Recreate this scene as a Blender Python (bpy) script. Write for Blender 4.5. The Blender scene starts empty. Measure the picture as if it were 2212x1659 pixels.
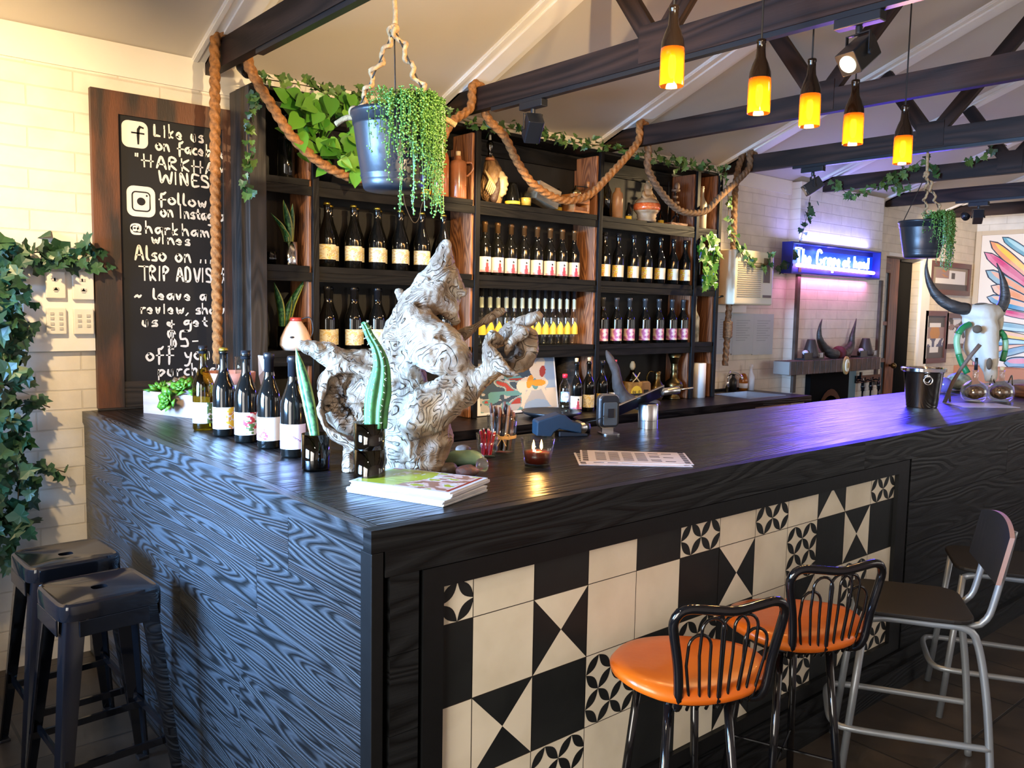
import bpy, math, random
from math import sin, cos, pi, radians, sqrt, atan2
from mathutils import Vector, Matrix, noise
random.seed(7)
scene = bpy.context.scene
col = scene.collection

# ------------------------------------------------------------------ camera
F = 1802.64; CX, CY = 1106.0, 829.5
RM = Matrix(((0.76269656, -0.64649156, 0.01851009), (-0.04501317, -0.08161113, -0.99564725), (0.64518817, 0.75854353, -0.09134516)))
CAM = Vector((-0.9325, -1.558, 1.592))
cam_d = bpy.data.cameras.new('camera'); cam = bpy.data.objects.new('camera', cam_d); col.objects.link(cam)
cam_d.sensor_width = 36.0; cam_d.lens = F / 2212 * 36.0; cam_d.clip_start = 0.02
r0, r1, r2 = RM[0], -RM[1], -RM[2]
cam.matrix_world = Matrix(((r0[0], r1[0], r2[0], CAM[0]), (r0[1], r1[1], r2[1], CAM[1]), (r0[2], r1[2], r2[2], CAM[2]), (0, 0, 0, 1)))
scene.camera = cam

# ------------------------------------------------------------------ world, exposure
scene.view_settings.view_transform = 'Standard'
scene.view_settings.look = 'None'
scene.view_settings.gamma = 1.0
scene.view_settings.exposure = 0.55
world = bpy.data.worlds.new('world'); scene.world = world; world.use_nodes = True
bg = world.node_tree.nodes['Background']; bg.inputs[0].default_value = (0.55, 0.72, 1.0, 1); bg.inputs[1].default_value = 0.15

WY = 2.469          # long brick wall
XL, XR, YF = -2.3, 9.58, -2.3
RIDGE_Y, EAVE, SL = 0.085, 2.715, 0.385
def ceil_z(y): return EAVE + SL * (min(WY - y, y - YF))

def lamp(kind, loc, energy, color, size=0.1, aim=None, size_y=None, angle=None, blend=0.4, name='lamp_light', spread=None):
    d = bpy.data.lights.new(name, kind); d.energy = energy; d.color = color
    if kind == 'AREA':
        d.size = size
        if size_y: d.shape = 'RECTANGLE'; d.size_y = size_y
        if spread: d.spread = spread
    elif kind == 'SPOT':
        d.shadow_soft_size = size; d.spot_size = angle or 1.0; d.spot_blend = blend
    else: d.shadow_soft_size = size
    o = bpy.data.objects.new(name, d); col.objects.link(o); o.location = loc
    if aim is not None:
        o.rotation_euler = (Vector(aim) - Vector(loc)).to_track_quat('-Z', 'Y').to_euler()
    return o
WARM = (1.0, 0.72, 0.38)
# daylight through the two windows of the left wall, then two fill lamps added in the unseen front wall
lamp('AREA', (XL - 0.06, 1.15, 1.65), 130, (0.27, 0.54, 1.0), 1.5, (3, 0.9, 0.85), 1.2, name='window_and_fill_light', spread=radians(56))
lamp('AREA', (XL - 0.06, -1.05, 1.45), 54, (1.0, 0.93, 0.84), 1.7, (4, -0.6, 0.0), 1.8, name='window_and_fill_light', spread=radians(120))
lamp('AREA', (3.2, YF - 0.06, 1.6), 9, (1.0, 0.90, 0.78), 1.6, (3.2, 3, 1.1), 1.0, name='window_and_fill_light')  # added fill for stools and beams, from an unseen opening
lamp('AREA', (6.3, YF - 0.06, 1.6), 20, (1.0, 0.95, 0.88), 1.6, (6.0, 3, 1.5), 1.0, name='window_and_fill_light')  # added to brighten the back wall's right part; its window is made up

# ------------------------------------------------------------------ pixel rays of the photograph -> points on planes of the room
def ray(x, y):
    v = Vector(((x - CX) / F, (y - CY) / F, 1.0)); return RM.transposed() @ v
def onX(x, y, X): d = ray(x, y); return CAM + d * ((X - CAM[0]) / d[0])
def onY(x, y, Y): d = ray(x, y); return CAM + d * ((Y - CAM[1]) / d[1])
def onZ(x, y, Z): d = ray(x, y); return CAM + d * ((Z - CAM[2]) / d[2])
def atD(x, y, D): return CAM + ray(x, y) * D
def lerp(a, b, t): return a + (b - a) * t

# ------------------------------------------------------------------ objects
def tag(o, label=None, cat=None, group=None, kind=None):
    if label: o['label'] = label
    if cat: o['category'] = cat
    if group: o['group'] = group
    if kind: o['kind'] = kind
    return o
def empty(name, loc=(0, 0, 0), label=None, cat=None, group=None, rz=0.0):
    o = bpy.data.objects.new(name, None); col.objects.link(o); o.location = loc; o.rotation_euler = (0, 0, rz)
    o.empty_display_size = 0.05
    return tag(o, label, cat, group)
def copy_tree(o, parent=None):
    c = o.copy(); col.objects.link(c)
    if parent: c.parent = parent
    for ch in list(o.children): copy_tree(ch, c)
    return c

class MB:
    """collects faces, then links them as one mesh object"""
    def __init__(s): s.v = []; s.f = []; s.m = []; s.uv = []
    def face(s, idx, uv=None, m=0):
        s.f.append(tuple(idx)); s.m.append(m); s.uv.append(uv or [(0, 0)] * len(idx))
    def poly(s, pts, m=0, uv=None):
        n = len(s.v); s.v += [tuple(p) for p in pts]; s.face(range(n, n + len(pts)), uv, m)
    def box(s, x0, x1, y0, y1, z0, z1, m=0, grain='x', M=None):
        ox, oy = random.random() * 7, random.random() * 7
        P = [Vector((x, y, z)) for z in (z0, z1) for y in (y0, y1) for x in (x0, x1)]
        g = 'xyz'.index(grain)
        n = len(s.v)
        for f in ((0, 2, 3, 1), (4, 5, 7, 6), (0, 1, 5, 4), (2, 6, 7, 3), (0, 4, 6, 2), (1, 3, 7, 5)):
            pts = [P[i] for i in f]
            ax = [a for a in range(3) if max(p[a] for p in pts) - min(p[a] for p in pts) > 1e-9]
            if g in ax: u, v = g, [a for a in ax if a != g][0] if len(ax) > 1 else g
            else: u, v = (ax + [0, 1])[0], (ax + [0, 1])[1]
            s.face([n + i for i in f], [(p[u] + ox, p[v] + oy) for p in pts], m)
        s.v += [tuple(M @ p) if M else tuple(p) for p in P]
        return s
    def bar(s, a, b, w, h, m=0, up=(0, 0, 1)):
        a, b = Vector(a), Vector(b); d = (b - a); L = d.length; d.normalize(); up = Vector(up)
        sx = d.cross(up); sx.normalize(); uz = sx.cross(d)
        M = Matrix(((d[0], sx[0], uz[0], a[0]), (d[1], sx[1], uz[1], a[1]), (d[2], sx[2], uz[2], a[2]), (0, 0, 0, 1)))
        s.box(0, L, -w / 2, w / 2, -h / 2, h / 2, m, 'x', M); return s
    def tube(s, pts, rad, n=10, m=0, cap=True, lobes=0, twist=0.0, lobe_amp=0.0, squash=None):
        pts = [Vector(p) for p in pts]
        if not hasattr(rad, '__len__'): rad = [rad] * len(pts)
        T = []
        for i in range(len(pts)):
            t = pts[min(i + 1, len(pts) - 1)] - pts[max(i - 1, 0)]
            if t.length < 1e-9: t = Vector((0, 0, 1))
            T.append(t.normalized())
        up = Vector((0, 0, 1)) if abs(T[0][2]) < 0.9 else Vector((1, 0, 0))
        N = (up - T[0] * up.dot(T[0])).normalized()
        base = len(s.v); L = 0
        for i, p in enumerate(pts):
            if i:
                N = N - T[i] * N.dot(T[i])
                if N.length < 1e-6: N = T[i].orthogonal()
                N.normalize(); L += (pts[i] - pts[i - 1]).length
            B = T[i].cross(N)
            for k in range(n):
                a = 2 * pi * k / n; r = rad[i]
                if lobes: r *= 1 + lobe_amp * (abs(cos(lobes / 2 * a + twist * L)) - 0.6)
                q = N * (cos(a) * r) + B * (sin(a) * r * (squash or 1))
                s.v.append(tuple(p + q))
        L = 0
        for i in range(len(pts) - 1):
            d = (pts[i + 1] - pts[i]).length
            for k in range(n):
                k2 = (k + 1) % n
                s.face((base + i * n + k, base + i * n + k2, base + (i + 1) * n + k2, base + (i + 1) * n + k),
                       [(L, k / n), (L, (k + 1) / n), (L + d, (k + 1) / n), (L + d, k / n)], m)
            L += d
        if cap:
            s.face([base + k for k in range(n)][::-1], None, m)
            s.face([base + (len(pts) - 1) * n + k for k in range(n)], None, m)
        return s
    def lathe(s, prof, c=(0, 0, 0), n=24, m=0, cap=True, M=None, rib=None):
        c = Vector(c); base = len(s.v)
        for (r, z) in prof:
            for k in range(n):
                a = 2 * pi * k / n; rr = r * (rib(a, z) if rib else 1)
                p = Vector((rr * cos(a), rr * sin(a), z))
                s.v.append(tuple((M @ p if M else p) + c))
        for i in range(len(prof) - 1):
            for k in range(n):
                k2 = (k + 1) % n
                s.face((base + i * n + k, base + i * n + k2, base + (i + 1) * n + k2, base + (i + 1) * n + k),
                       [(k / n, prof[i][1]), ((k + 1) / n, prof[i][1]), ((k + 1) / n, prof[i + 1][1]), (k / n, prof[i + 1][1])], m)
        if cap:
            if prof[0][0] > 1e-6: s.face([base + k for k in range(n)][::-1], None, m)
            if prof[-1][0] > 1e-6: s.face([base + (len(prof) - 1) * n + k for k in range(n)], None, m)
        return s
    def ball(s, c, rx, ry=None, rz=None, n=12, m=0, M=None):
        ry = ry or rx; rz = rz or rx
        prof = [(max(sin(pi * i / n), 1e-4), -cos(pi * i / n)) for i in range(n + 1)]
        S = Matrix.Diagonal((rx, ry, rz)).to_4x4()
        s.lathe(prof, c, n * 2 if n < 12 else 20, m, False, (M @ S) if M else S); return s
    def prism(s, pts2, M, h, m=0, m_top=None):
        """2D outline in the local xy plane of M, extruded h along local z"""
        n = len(s.v); k = len(pts2)
        for z in (0, h):
            s.v += [tuple(M @ Vector((p[0], p[1], z))) for p in pts2]
        s.face([n + i for i in range(k)][::-1], [(p[0], p[1]) for p in pts2][::-1], m)
        s.face([n + k + i for i in range(k)], [(p[0], p[1]) for p in pts2], m if m_top is None else m_top)
        for i in range(k):
            j = (i + 1) % k
            s.face((n + i, n + j, n + k + j, n + k + i), [(pts2[i][0], 0), (pts2[j][0], 0), (pts2[j][0], h), (pts2[i][0], h)], m)
        return s
    def mesh(s, name, mats, smooth=True):
        me = bpy.data.meshes.new(name); me.from_pydata(s.v, [], s.f)
        for q in (mats if isinstance(mats, (list, tuple)) else [mats]): me.materials.append(q)
        ul = me.uv_layers.new(name='uv'); i = 0
        for fi, f in enumerate(s.f):
            me.polygons[fi].material_index = s.m[fi]; me.polygons[fi].use_smooth = smooth
            for k in range(len(f)): ul.data[i].uv = s.uv[fi][k]; i += 1
        me.update(); return me
    def build(s, name, mats, parent=None, smooth=False, auto=None, bevel=0.0):
        me = s.mesh(name, mats, smooth or auto is not None)
        o = bpy.data.objects.new(name, me); col.objects.link(o)
        if parent: o.parent = parent
        if auto is not None and hasattr(me, 'set_sharp_from_angle'): me.set_sharp_from_angle(angle=radians(auto))
        if bevel:
            b = o.modifiers.new('bevel', 'BEVEL'); b.width = bevel; b.segments = 2; b.limit_method = 'ANGLE'; b.angle_limit = radians(50)
        return o

def catmull(pts, step):
    pts = [Vector(p) for p in pts]; out = []
    P = [pts[0] * 2 - pts[1]] + pts + [pts[-1] * 2 - pts[-2]]
    for i in range(1, len(P) - 2):
        a, b, c, d = P[i - 1:i + 3]; n = max(2, int((c - b).length / step))
        for k in range(n):
            t = k / n
            out.append(0.5 * ((2 * b) + (c - a) * t + (2 * a - 5 * b + 4 * c - d) * t * t + (3 * b - a - 3 * c + d) * t ** 3))
    out.append(pts[-1]); return out

# ------------------------------------------------------------------ materials
MATS = {}
def _nt(name):
    m = bpy.data.materials.new(name); m.use_nodes = True; nt = m.node_tree
    return m, nt, nt.nodes['Principled BSDF']
def mat(name, c, rough=0.5, metal=0.0, var=0.0, vscale=8.0, bump=0.0, bscale=40.0, emit=0.0, trans=0.0, coat=0.0, c2=None, ior=1.5, stretch=None, alpha=1.0, spec=None, uvvar=None, ramp=(0.35, 0.65), sss=0.0):
    """plain procedural material: base colour with noise towards c2, optional bump"""
    if name in MATS: return MATS[name]
    m, nt, b = _nt(name); N, L = nt.nodes, nt.links
    b.inputs['Base Color'].default_value = (*c, 1); b.inputs['Roughness'].default_value = rough; b.inputs['Metallic'].default_value = metal
    b.inputs['Transmission Weight'].default_value = trans; b.inputs['Coat Weight'].default_value = coat; b.inputs['IOR'].default_value = ior
    b.inputs['Alpha'].default_value = alpha
    if spec is not None: b.inputs['Specular IOR Level'].default_value = spec
    if emit: b.inputs['Emission Color'].default_value = (*c, 1); b.inputs['Emission Strength'].default_value = emit
    if sss: b.inputs['Subsurface Weight'].default_value = sss; b.inputs['Subsurface Radius'].default_value = (0.02, 0.02, 0.02)
    if c2 is None: c2 = tuple(max(0, x * (1 - var)) for x in c)
    tc = N.new('ShaderNodeTexCoord'); src = tc.outputs['Object']
    if stretch:
        mp = N.new('ShaderNodeMapping'); mp.inputs['Scale'].default_value = stretch; L.new(src, mp.inputs[0]); src = mp.outputs[0]
    if uvvar is not None:
        sp = N.new('ShaderNodeSeparateXYZ'); L.new(tc.outputs['UV'], sp.inputs[0])
        mx = N.new('ShaderNodeMix'); mx.data_type = 'RGBA'; mx.inputs[6].default_value = (*c, 1); mx.inputs[7].default_value = (*uvvar, 1)
        L.new(sp.outputs[0], mx.inputs[0]); L.new(mx.outputs[2], b.inputs['Base Color'])
    elif var or c2 != c:
        no = N.new('ShaderNodeTexNoise'); no.inputs['Scale'].default_value = vscale; no.inputs['Detail'].default_value = 5; L.new(src, no.inputs['Vector'])
        rp = N.new('ShaderNodeValToRGB'); rp.color_ramp.elements[0].position = ramp[0]; rp.color_ramp.elements[1].position = ramp[1]
        rp.color_ramp.elements[0].color = (*c2, 1); rp.color_ramp.elements[1].color = (*c, 1)
        L.new(no.outputs['Fac'], rp.inputs[0]); L.new(rp.outputs[0], b.inputs['Base Color'])
    if bump:
        n2 = N.new('ShaderNodeTexNoise'); n2.inputs['Scale'].default_value = bscale; n2.inputs['Detail'].default_value = 6; L.new(src, n2.inputs['Vector'])
        bp = N.new('ShaderNodeBump'); bp.inputs['Strength'].default_value = bump; bp.inputs['Distance'].default_value = 0.01
        L.new(n2.outputs['Fac'], bp.inputs['Height']); L.new(bp.outputs[0], b.inputs['Normal'])
    MATS[name] = m; return m

def wood(name, dark, light, rough=0.4, coatr=0.18, bands=26, along=0.9, across=7.0, bump=0.25, edge=0.5, coat=0.0, sharp=(0.25, 0.75), rough2=None, spec=0.5):
    """cathedral grain: contour lines of a noise stretched along u of the uv map"""
    m, nt, b = _nt(name); N, L = nt.nodes, nt.links
    tc = N.new('ShaderNodeTexCoord'); mp = N.new('ShaderNodeMapping'); mp.inputs['Scale'].default_value = (along, across, 1); L.new(tc.outputs['UV'], mp.inputs[0])
    no = N.new('ShaderNodeTexNoise'); no.inputs['Scale'].default_value = 1.0; no.inputs['Detail'].default_value = 1.5; no.inputs['Roughness'].default_value = 0.45; L.new(mp.outputs[0], no.inputs['Vector'])
    mu = N.new('ShaderNodeMath'); mu.operation = 'MULTIPLY'; mu.inputs[1].default_value = bands; L.new(no.outputs['Fac'], mu.inputs[0])
    pp = N.new('ShaderNodeMath'); pp.operation = 'PINGPONG'; pp.inputs[1].default_value = 0.5; L.new(mu.outputs[0], pp.inputs[0])
    m3 = N.new('ShaderNodeMath'); m3.operation = 'MULTIPLY'; m3.inputs[1].default_value = 2.0; L.new(pp.outputs[0], m3.inputs[0])
    mp2 = N.new('ShaderNodeMapping'); mp2.inputs['Scale'].default_value = (6, 160, 1); L.new(tc.outputs['UV'], mp2.inputs[0])
    fb = N.new('ShaderNodeTexNoise'); fb.inputs['Scale'].default_value = 1.0; fb.inputs['Detail'].default_value = 3; L.new(mp2.outputs[0], fb.inputs['Vector'])
    mx = N.new('ShaderNodeMix'); mx.data_type = 'FLOAT'; mx.inputs[0].default_value = 0.38; L.new(m3.outputs[0], mx.inputs[2]); L.new(fb.outputs['Fac'], mx.inputs[3])
    rp = N.new('ShaderNodeValToRGB'); rp.color_ramp.elements[0].position = sharp[0]; rp.color_ramp.elements[1].position = sharp[1]
    rp.color_ramp.elements[0].color = (*dark, 1); rp.color_ramp.elements[1].color = (*light, 1); L.new(mx.outputs[0], rp.inputs[0])
    L.new(rp.outputs[0], b.inputs['Base Color'])
    b.inputs['Coat Weight'].default_value = coat; b.inputs['Coat Roughness'].default_value = coatr; b.inputs['Specular IOR Level'].default_value = spec
    mr = N.new('ShaderNodeMapRange'); mr.inputs['To Min'].default_value = rough; mr.inputs['To Max'].default_value = rough if rough2 is None else rough2
    L.new(mx.outputs[0], mr.inputs['Value']); L.new(mr.outputs[0], b.inputs['Roughness'])
    bp = N.new('ShaderNodeBump'); bp.inputs['Strength'].default_value = bump; bp.inputs['Distance'].default_value = 0.004
    L.new(mx.outputs[0], bp.inputs['Height']); L.new(bp.outputs[0], b.inputs['Normal'])
    MATS[name] = m; return m

def brick_mat(name, c1, c2, mortar, w, h, axes, gap=0.006, rough=0.75, bump=0.6, offset=0.5, coat=0.0, msmooth=0.3, nscale=9, nvar=0.25, distort=0.0):
    m, nt, b = _nt(name); N, L = nt.nodes, nt.links
    tc = N.new('ShaderNodeTexCoord'); sp = N.new('ShaderNodeSeparateXYZ'); cb = N.new('ShaderNodeCombineXYZ'); L.new(tc.outputs['Object'], sp.inputs[0])
    L.new(sp.outputs['XYZ'.index(axes[0])], cb.inputs[0]); L.new(sp.outputs['XYZ'.index(axes[1])], cb.inputs[1])
    vec = cb.outputs[0]
    if distort:
        nd = N.new('ShaderNodeTexNoise'); nd.inputs['Scale'].default_value = 5; L.new(vec, nd.inputs['Vector'])
        vs = N.new('ShaderNodeVectorMath'); vs.operation = 'SCALE'; vs.inputs[3].default_value = distort; L.new(nd.outputs['Color'], vs.inputs[0])
        va = N.new('ShaderNodeVectorMath'); L.new(vec, va.inputs[0]); L.new(vs.outputs[0], va.inputs[1]); vec = va.outputs[0]
    br = N.new('ShaderNodeTexBrick'); br.inputs['Scale'].default_value = 1.0; br.inputs['Brick Width'].default_value = w; br.inputs['Row Height'].default_value = h
    br.inputs['Mortar Size'].default_value = gap; br.inputs['Mortar Smooth'].default_value = msmooth; br.offset = offset
    br.inputs['Color1'].default_value = (*c1, 1); br.inputs['Color2'].default_value = (*c2, 1); br.inputs['Mortar'].default_value = (*mortar, 1); L.new(vec, br.inputs['Vector'])
    no = N.new('ShaderNodeTexNoise'); no.inputs['Scale'].default_value = nscale; no.inputs['Detail'].default_value = 7; L.new(tc.outputs['Object'], no.inputs['Vector'])
    mr = N.new('ShaderNodeMapRange'); mr.inputs['From Min'].default_value = 0.3; mr.inputs['From Max'].default_value = 0.7; mr.inputs['To Min'].default_value = 1 - nvar; mr.inputs['To Max'].default_value = 1.0; L.new(no.outputs['Fac'], mr.inputs['Value'])
    mx = N.new('ShaderNodeVectorMath'); mx.operation = 'SCALE'; L.new(br.outputs['Color'], mx.inputs[0]); L.new(mr.outputs[0], mx.inputs[3])
    L.new(mx.outputs[0], b.inputs['Base Color']); b.inputs['Roughness'].default_value = rough; b.inputs['Coat Weight'].default_value = coat
    ad = N.new('ShaderNodeMath'); ad.operation = 'SUBTRACT'; sc = N.new('ShaderNodeMath'); sc.operation = 'MULTIPLY'; sc.inputs[1].default_value = 0.6
    L.new(no.outputs['Fac'], sc.inputs[0]); L.new(sc.outputs[0], ad.inputs[0]); L.new(br.outputs['Fac'], ad.inputs[1])
    bp = N.new('ShaderNodeBump'); bp.inputs['Strength'].default_value = bump; bp.inputs['Distance'].default_value = 0.012; L.new(ad.outputs[0], bp.inputs['Height']); L.new(bp.outputs[0], b.inputs['Normal'])
    MATS[name] = m; return m

def thin_glass(name, tint, gl=0.06, milk=None, milkf=0.0):
    """glass as walls of no refraction: tinted see-through plus fresnel reflection"""
    m = bpy.data.materials.new(name); m.use_nodes = True; nt = m.node_tree; N, L = nt.nodes, nt.links; N.clear()
    tr = N.new('ShaderNodeBsdfTransparent'); tr.inputs[0].default_value = (*tint, 1); g = N.new('ShaderNodeBsdfGlossy'); g.inputs['Roughness'].default_value = 0.04; g.inputs[0].default_value = (1, 1, 1, 1)
    fr = N.new('ShaderNodeLayerWeight'); fr.inputs[0].default_value = 0.5; pw = N.new('ShaderNodeMath'); pw.operation = 'POWER'; pw.inputs[1].default_value = 4.0; L.new(fr.outputs['Facing'], pw.inputs[0]); ad = N.new('ShaderNodeMath'); ad.operation = 'MULTIPLY_ADD'; ad.inputs[1].default_value = 0.7; ad.inputs[2].default_value = gl; L.new(pw.outputs[0], ad.inputs[0])
    mx = N.new('ShaderNodeMixShader'); L.new(ad.outputs[0], mx.inputs[0]); L.new(tr.outputs[0], mx.inputs[1]); L.new(g.outputs[0], mx.inputs[2]); o = N.new('ShaderNodeOutputMaterial')
    if milk:
        tl = N.new('ShaderNodeBsdfTranslucent'); tl.inputs[0].default_value = (*milk, 1); m2 = N.new('ShaderNodeMixShader'); m2.inputs[0].default_value = milkf; L.new(tr.outputs[0], m2.inputs[1]); L.new(tl.outputs[0], m2.inputs[2]); L.new(m2.outputs[0], mx.inputs[1])
    L.new(mx.outputs[0], o.inputs[0])
    MATS[name] = m; return m
m_brick = brick_mat('painted_brick', (0.83, 0.76, 0.65), (0.80, 0.73, 0.62), (0.68, 0.61, 0.50), 0.36, 0.0855, 'XZ', gap=0.004, nvar=0.14, distort=0.006, bump=0.45)
m_brick_x = brick_mat('painted_brick_end', (0.82, 0.76, 0.66), (0.79, 0.73, 0.63), (0.66, 0.60, 0.50), 0.36, 0.0855, 'YZ', gap=0.004, nvar=0.14, distort=0.006, bump=0.4)
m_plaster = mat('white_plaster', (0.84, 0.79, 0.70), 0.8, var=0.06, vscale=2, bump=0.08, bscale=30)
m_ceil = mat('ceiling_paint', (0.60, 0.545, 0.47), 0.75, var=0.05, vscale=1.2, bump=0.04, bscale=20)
m_trim = mat('trim_paint', (0.88, 0.85, 0.80), 0.45, var=0.04, vscale=6, bump=0.03)
m_floor = brick_mat('slate_floor', (0.050, 0.036, 0.026), (0.068, 0.050, 0.035), (0.022, 0.018, 0.015), 0.40, 0.40, 'XY', gap=0.006, rough=0.42, bump=0.35, offset=0.0, nscale=6, nvar=0.6, coat=0.12)
m_oak = wood('burnt_oak', (0.0014, 0.0016, 0.0019), (0.0075, 0.0085, 0.0095), 0.45, bands=17, along=0.85, across=6.0, bump=0.5, coat=0.0, sharp=(0.25, 0.65), rough2=0.6, spec=0.28)
m_oak_face = wood('burnt_oak_face', (0.002, 0.0025, 0.003), (0.026, 0.031, 0.038), 0.34, bands=32, along=0.8, across=9.0, bump=0.9, coat=0.2, sharp=(0.34, 0.62), rough2=0.5, spec=0.8)
m_oak_top = wood('bar_top_oak', (0.0025, 0.002, 0.0018), (0.012, 0.0085, 0.007), 0.27, bands=12, along=0.7, across=8, bump=0.5, coat=0.10, coatr=0.24, rough2=0.40, spec=0.28)
m_black = mat('black_paint', (0.0035, 0.004, 0.0045), 0.5, spec=0.3, var=0.3, vscale=20, bump=0.05)
m_blackboard = mat('shelf_back_black', (0.008, 0.007, 0.006), 0.6, var=0.5, vscale=3, stretch=(6, 1, 0.6), bump=0.1)
m_shelf = wood('shelf_black_timber', (0.0015, 0.0014, 0.0013), (0.0065, 0.0055, 0.0045), 0.55, bands=14, bump=0.3, spec=0.22)
m_redwood = wood('red_timber', (0.14, 0.048, 0.018), (0.32, 0.125, 0.046), 0.6, bands=20, along=1.2, across=9, bump=0.5)
m_post = wood('grey_brown_timber', (0.012, 0.010, 0.008), (0.034, 0.025, 0.019), 0.55, bands=14, bump=0.4)
m_beam = wood('beam_timber', (0.013, 0.0066, 0.0043), (0.034, 0.0170, 0.0108), 0.6, bands=10, along=0.5, across=5, bump=0.3, spec=0.25)
m_frame = mat('board_frame_timber', (0.135, 0.052, 0.024), 0.55, vscale=2.6, c2=(0.034, 0.024, 0.019), bump=0.15, stretch=(5, 5, 0.9), ramp=(0.42, 0.62))
m_chalk = mat('blackboard_paint', (0.010, 0.010, 0.012), 0.7, var=0.3, vscale=4)
m_white = mat('white_chalk_paint', (0.86, 0.82, 0.74), 0.7)
m_rope = mat('manila_rope', (0.42, 0.175, 0.045), 0.85, var=0.5, vscale=60, bump=0.4, bscale=200)
m_rope_dk = mat('manila_rope_brown', (0.24, 0.13, 0.06), 0.85, var=0.5, vscale=60, bump=0.4, bscale=200)  # darker, browner rope colour for the right-hand lengths
m_jute = mat('jute_string', (0.48, 0.31, 0.15), 0.9, var=0.4, vscale=80, bump=0.5, bscale=220)
m_cable = mat('black_cable', (0.008, 0.008, 0.008), 0.5)
m_gblk = mat('dark_bottle_glass', (0.0045, 0.0045, 0.004), 0.07, coat=0.0, spec=0.6)
m_ggrn = thin_glass('olive_bottle_glass', (0.42, 0.33, 0.05), 0.05)
m_gclr = thin_glass('clear_glass', (0.93, 0.96, 0.95))
m_gcut = thin_glass('cut_bottle_glass', (0.22, 0.19, 0.05), 0.07)
m_gamb = thin_glass('pendant_bottle_glass', (0.80, 0.50, 0.14), 0.05, (0.75, 0.36, 0.06), 0.38)
m_steel = mat('polished_steel', (0.75, 0.75, 0.76), 0.12, 1.0)
m_alu = mat('brushed_aluminium', (0.62, 0.64, 0.67), 0.28, 1.0)
m_brass = mat('aged_brass', (0.22, 0.15, 0.06), 0.32, 1.0, var=0.5, vscale=12)
m_goldcap = mat('gold_crown_cap', (0.62, 0.45, 0.07), 0.3, 0.9)
m_bronze = mat('bronze_capsule', (0.22, 0.12, 0.05), 0.35, 0.7)
m_capblk = mat('black_capsule', (0.012, 0.012, 0.014), 0.3)
m_capgrey = mat('grey_capsule', (0.05, 0.05, 0.05), 0.35)
m_cream = mat('cream_label_paper', (0.84, 0.76, 0.56), 0.7)
m_paper = mat('white_paper', (0.80, 0.80, 0.82), 0.6)
m_plastic = mat('black_plastic', (0.012, 0.013, 0.015), 0.35)
m_blkmetal = mat('black_enamel_metal', (0.004, 0.004, 0.005), 0.09, spec=0.6, bump=0.02, bscale=6)
m_greytube = mat('grey_tube_metal', (0.30, 0.33, 0.36), 0.38, 0.5)
m_leafdk = mat('dark_ivy_leaf', (0.010, 0.045, 0.022), 0.4, uvvar=(0.045, 0.12, 0.050), bump=0.1)
m_leafmd = mat('ivy_leaf', (0.020, 0.065, 0.014), 0.42, uvvar=(0.14, 0.24, 0.05), bump=0.1)
m_leafbr = mat('bright_leaf', (0.035, 0.15, 0.010), 0.35, uvvar=(0.14, 0.33, 0.03), bump=0.1)
m_leafsucc = mat('pearl_leaf', (0.045, 0.15, 0.018), 0.35, uvvar=(0.18, 0.36, 0.08))
m_stem = mat('brown_stem', (0.10, 0.065, 0.030), 0.7)
m_soil = mat('potting_soil', (0.03, 0.02, 0.012), 0.9, bump=0.8)
m_pot = mat('charcoal_pot', (0.014, 0.016, 0.021), 0.38, bump=0.05, bscale=90)
# ================================================================== room shell
def struct(name, mb, m, **k):
    return tag(mb.build(name, m, **k), kind='structure')
b = MB(); b.box(XL - 0.2, XR + 0.2, YF - 0.2, WY + 0.2, -0.12, 0.0); struct('floor', b, m_floor)
DX0, DX1, DZ = onY(1907, 700, WY)[0], onY(1979, 700, WY)[0], onY(1945, 556, WY)[2]
b = MB(); b.box(XL, DX0, WY, WY + 0.2, 0, EAVE + 0.08); b.box(DX1, XR, WY, WY + 0.2, 0, EAVE + 0.08); b.box(DX0, DX1, WY, WY + 0.2, DZ, EAVE + 0.08)
struct('wall_back', b, m_brick)
b = MB(); b.box(XL, 0.9, WY - 0.012, WY, 2.575, EAVE); b.box(4.35, 5.6, WY - 0.012, WY, 2.60, EAVE); struct('trim_1', b, m_plaster)
WINL = [(-1.9, -0.2, 0.55, 2.35), (0.4, 1.9, 1.05, 2.35)]     # window openings y0,y1,z0,z1 of the left wall
b = MB(); t = 0.12
ys = [YF - 0.2, -1.9, -0.2, 0.4, 1.9, WY + 0.2]
for i in (0, 2, 4): b.box(XL - t, XL, ys[i], ys[i + 1], 0, EAVE)
for (y0, y1, z0, z1) in WINL: b.box(XL - t, XL, y0, y1, 0, z0); b.box(XL - t, XL, y0, y1, z1, EAVE)
def gable(b, x0, x1):
    M = Matrix(((0, 0, 1, x0), (1, 0, 0, 0), (0, 1, 0, 0), (0, 0, 0, 1)))
    b.prism([(YF - 0.2, EAVE), (WY + 0.2, EAVE), (WY + 0.2, EAVE + 0.05), (RIDGE_Y, ceil_z(RIDGE_Y) + 0.06), (YF - 0.2, EAVE + 0.05)], M, x1 - x0)
gable(b, XL - t, XL); struct('wall_left', b, m_plaster)
for i, (y0, y1, z0, z1) in enumerate(WINL):
    b = MB(); w = 0.05
    for (a0, a1, c0, c1) in ((y0, y1, z0, z0 + w), (y0, y1, z1 - w, z1), (y0, y0 + w, z0 + w, z1 - w), (y1 - w, y1, z0 + w, z1 - w), ((y0 + y1) / 2 - 0.03, (y0 + y1) / 2 + 0.03, z0 + w, z1 - w)):
        b.box(XL - 0.05, XL + 0.005, a0, a1, c0, c1)
    struct('window_%d' % (i + 1), b, m_trim)
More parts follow.
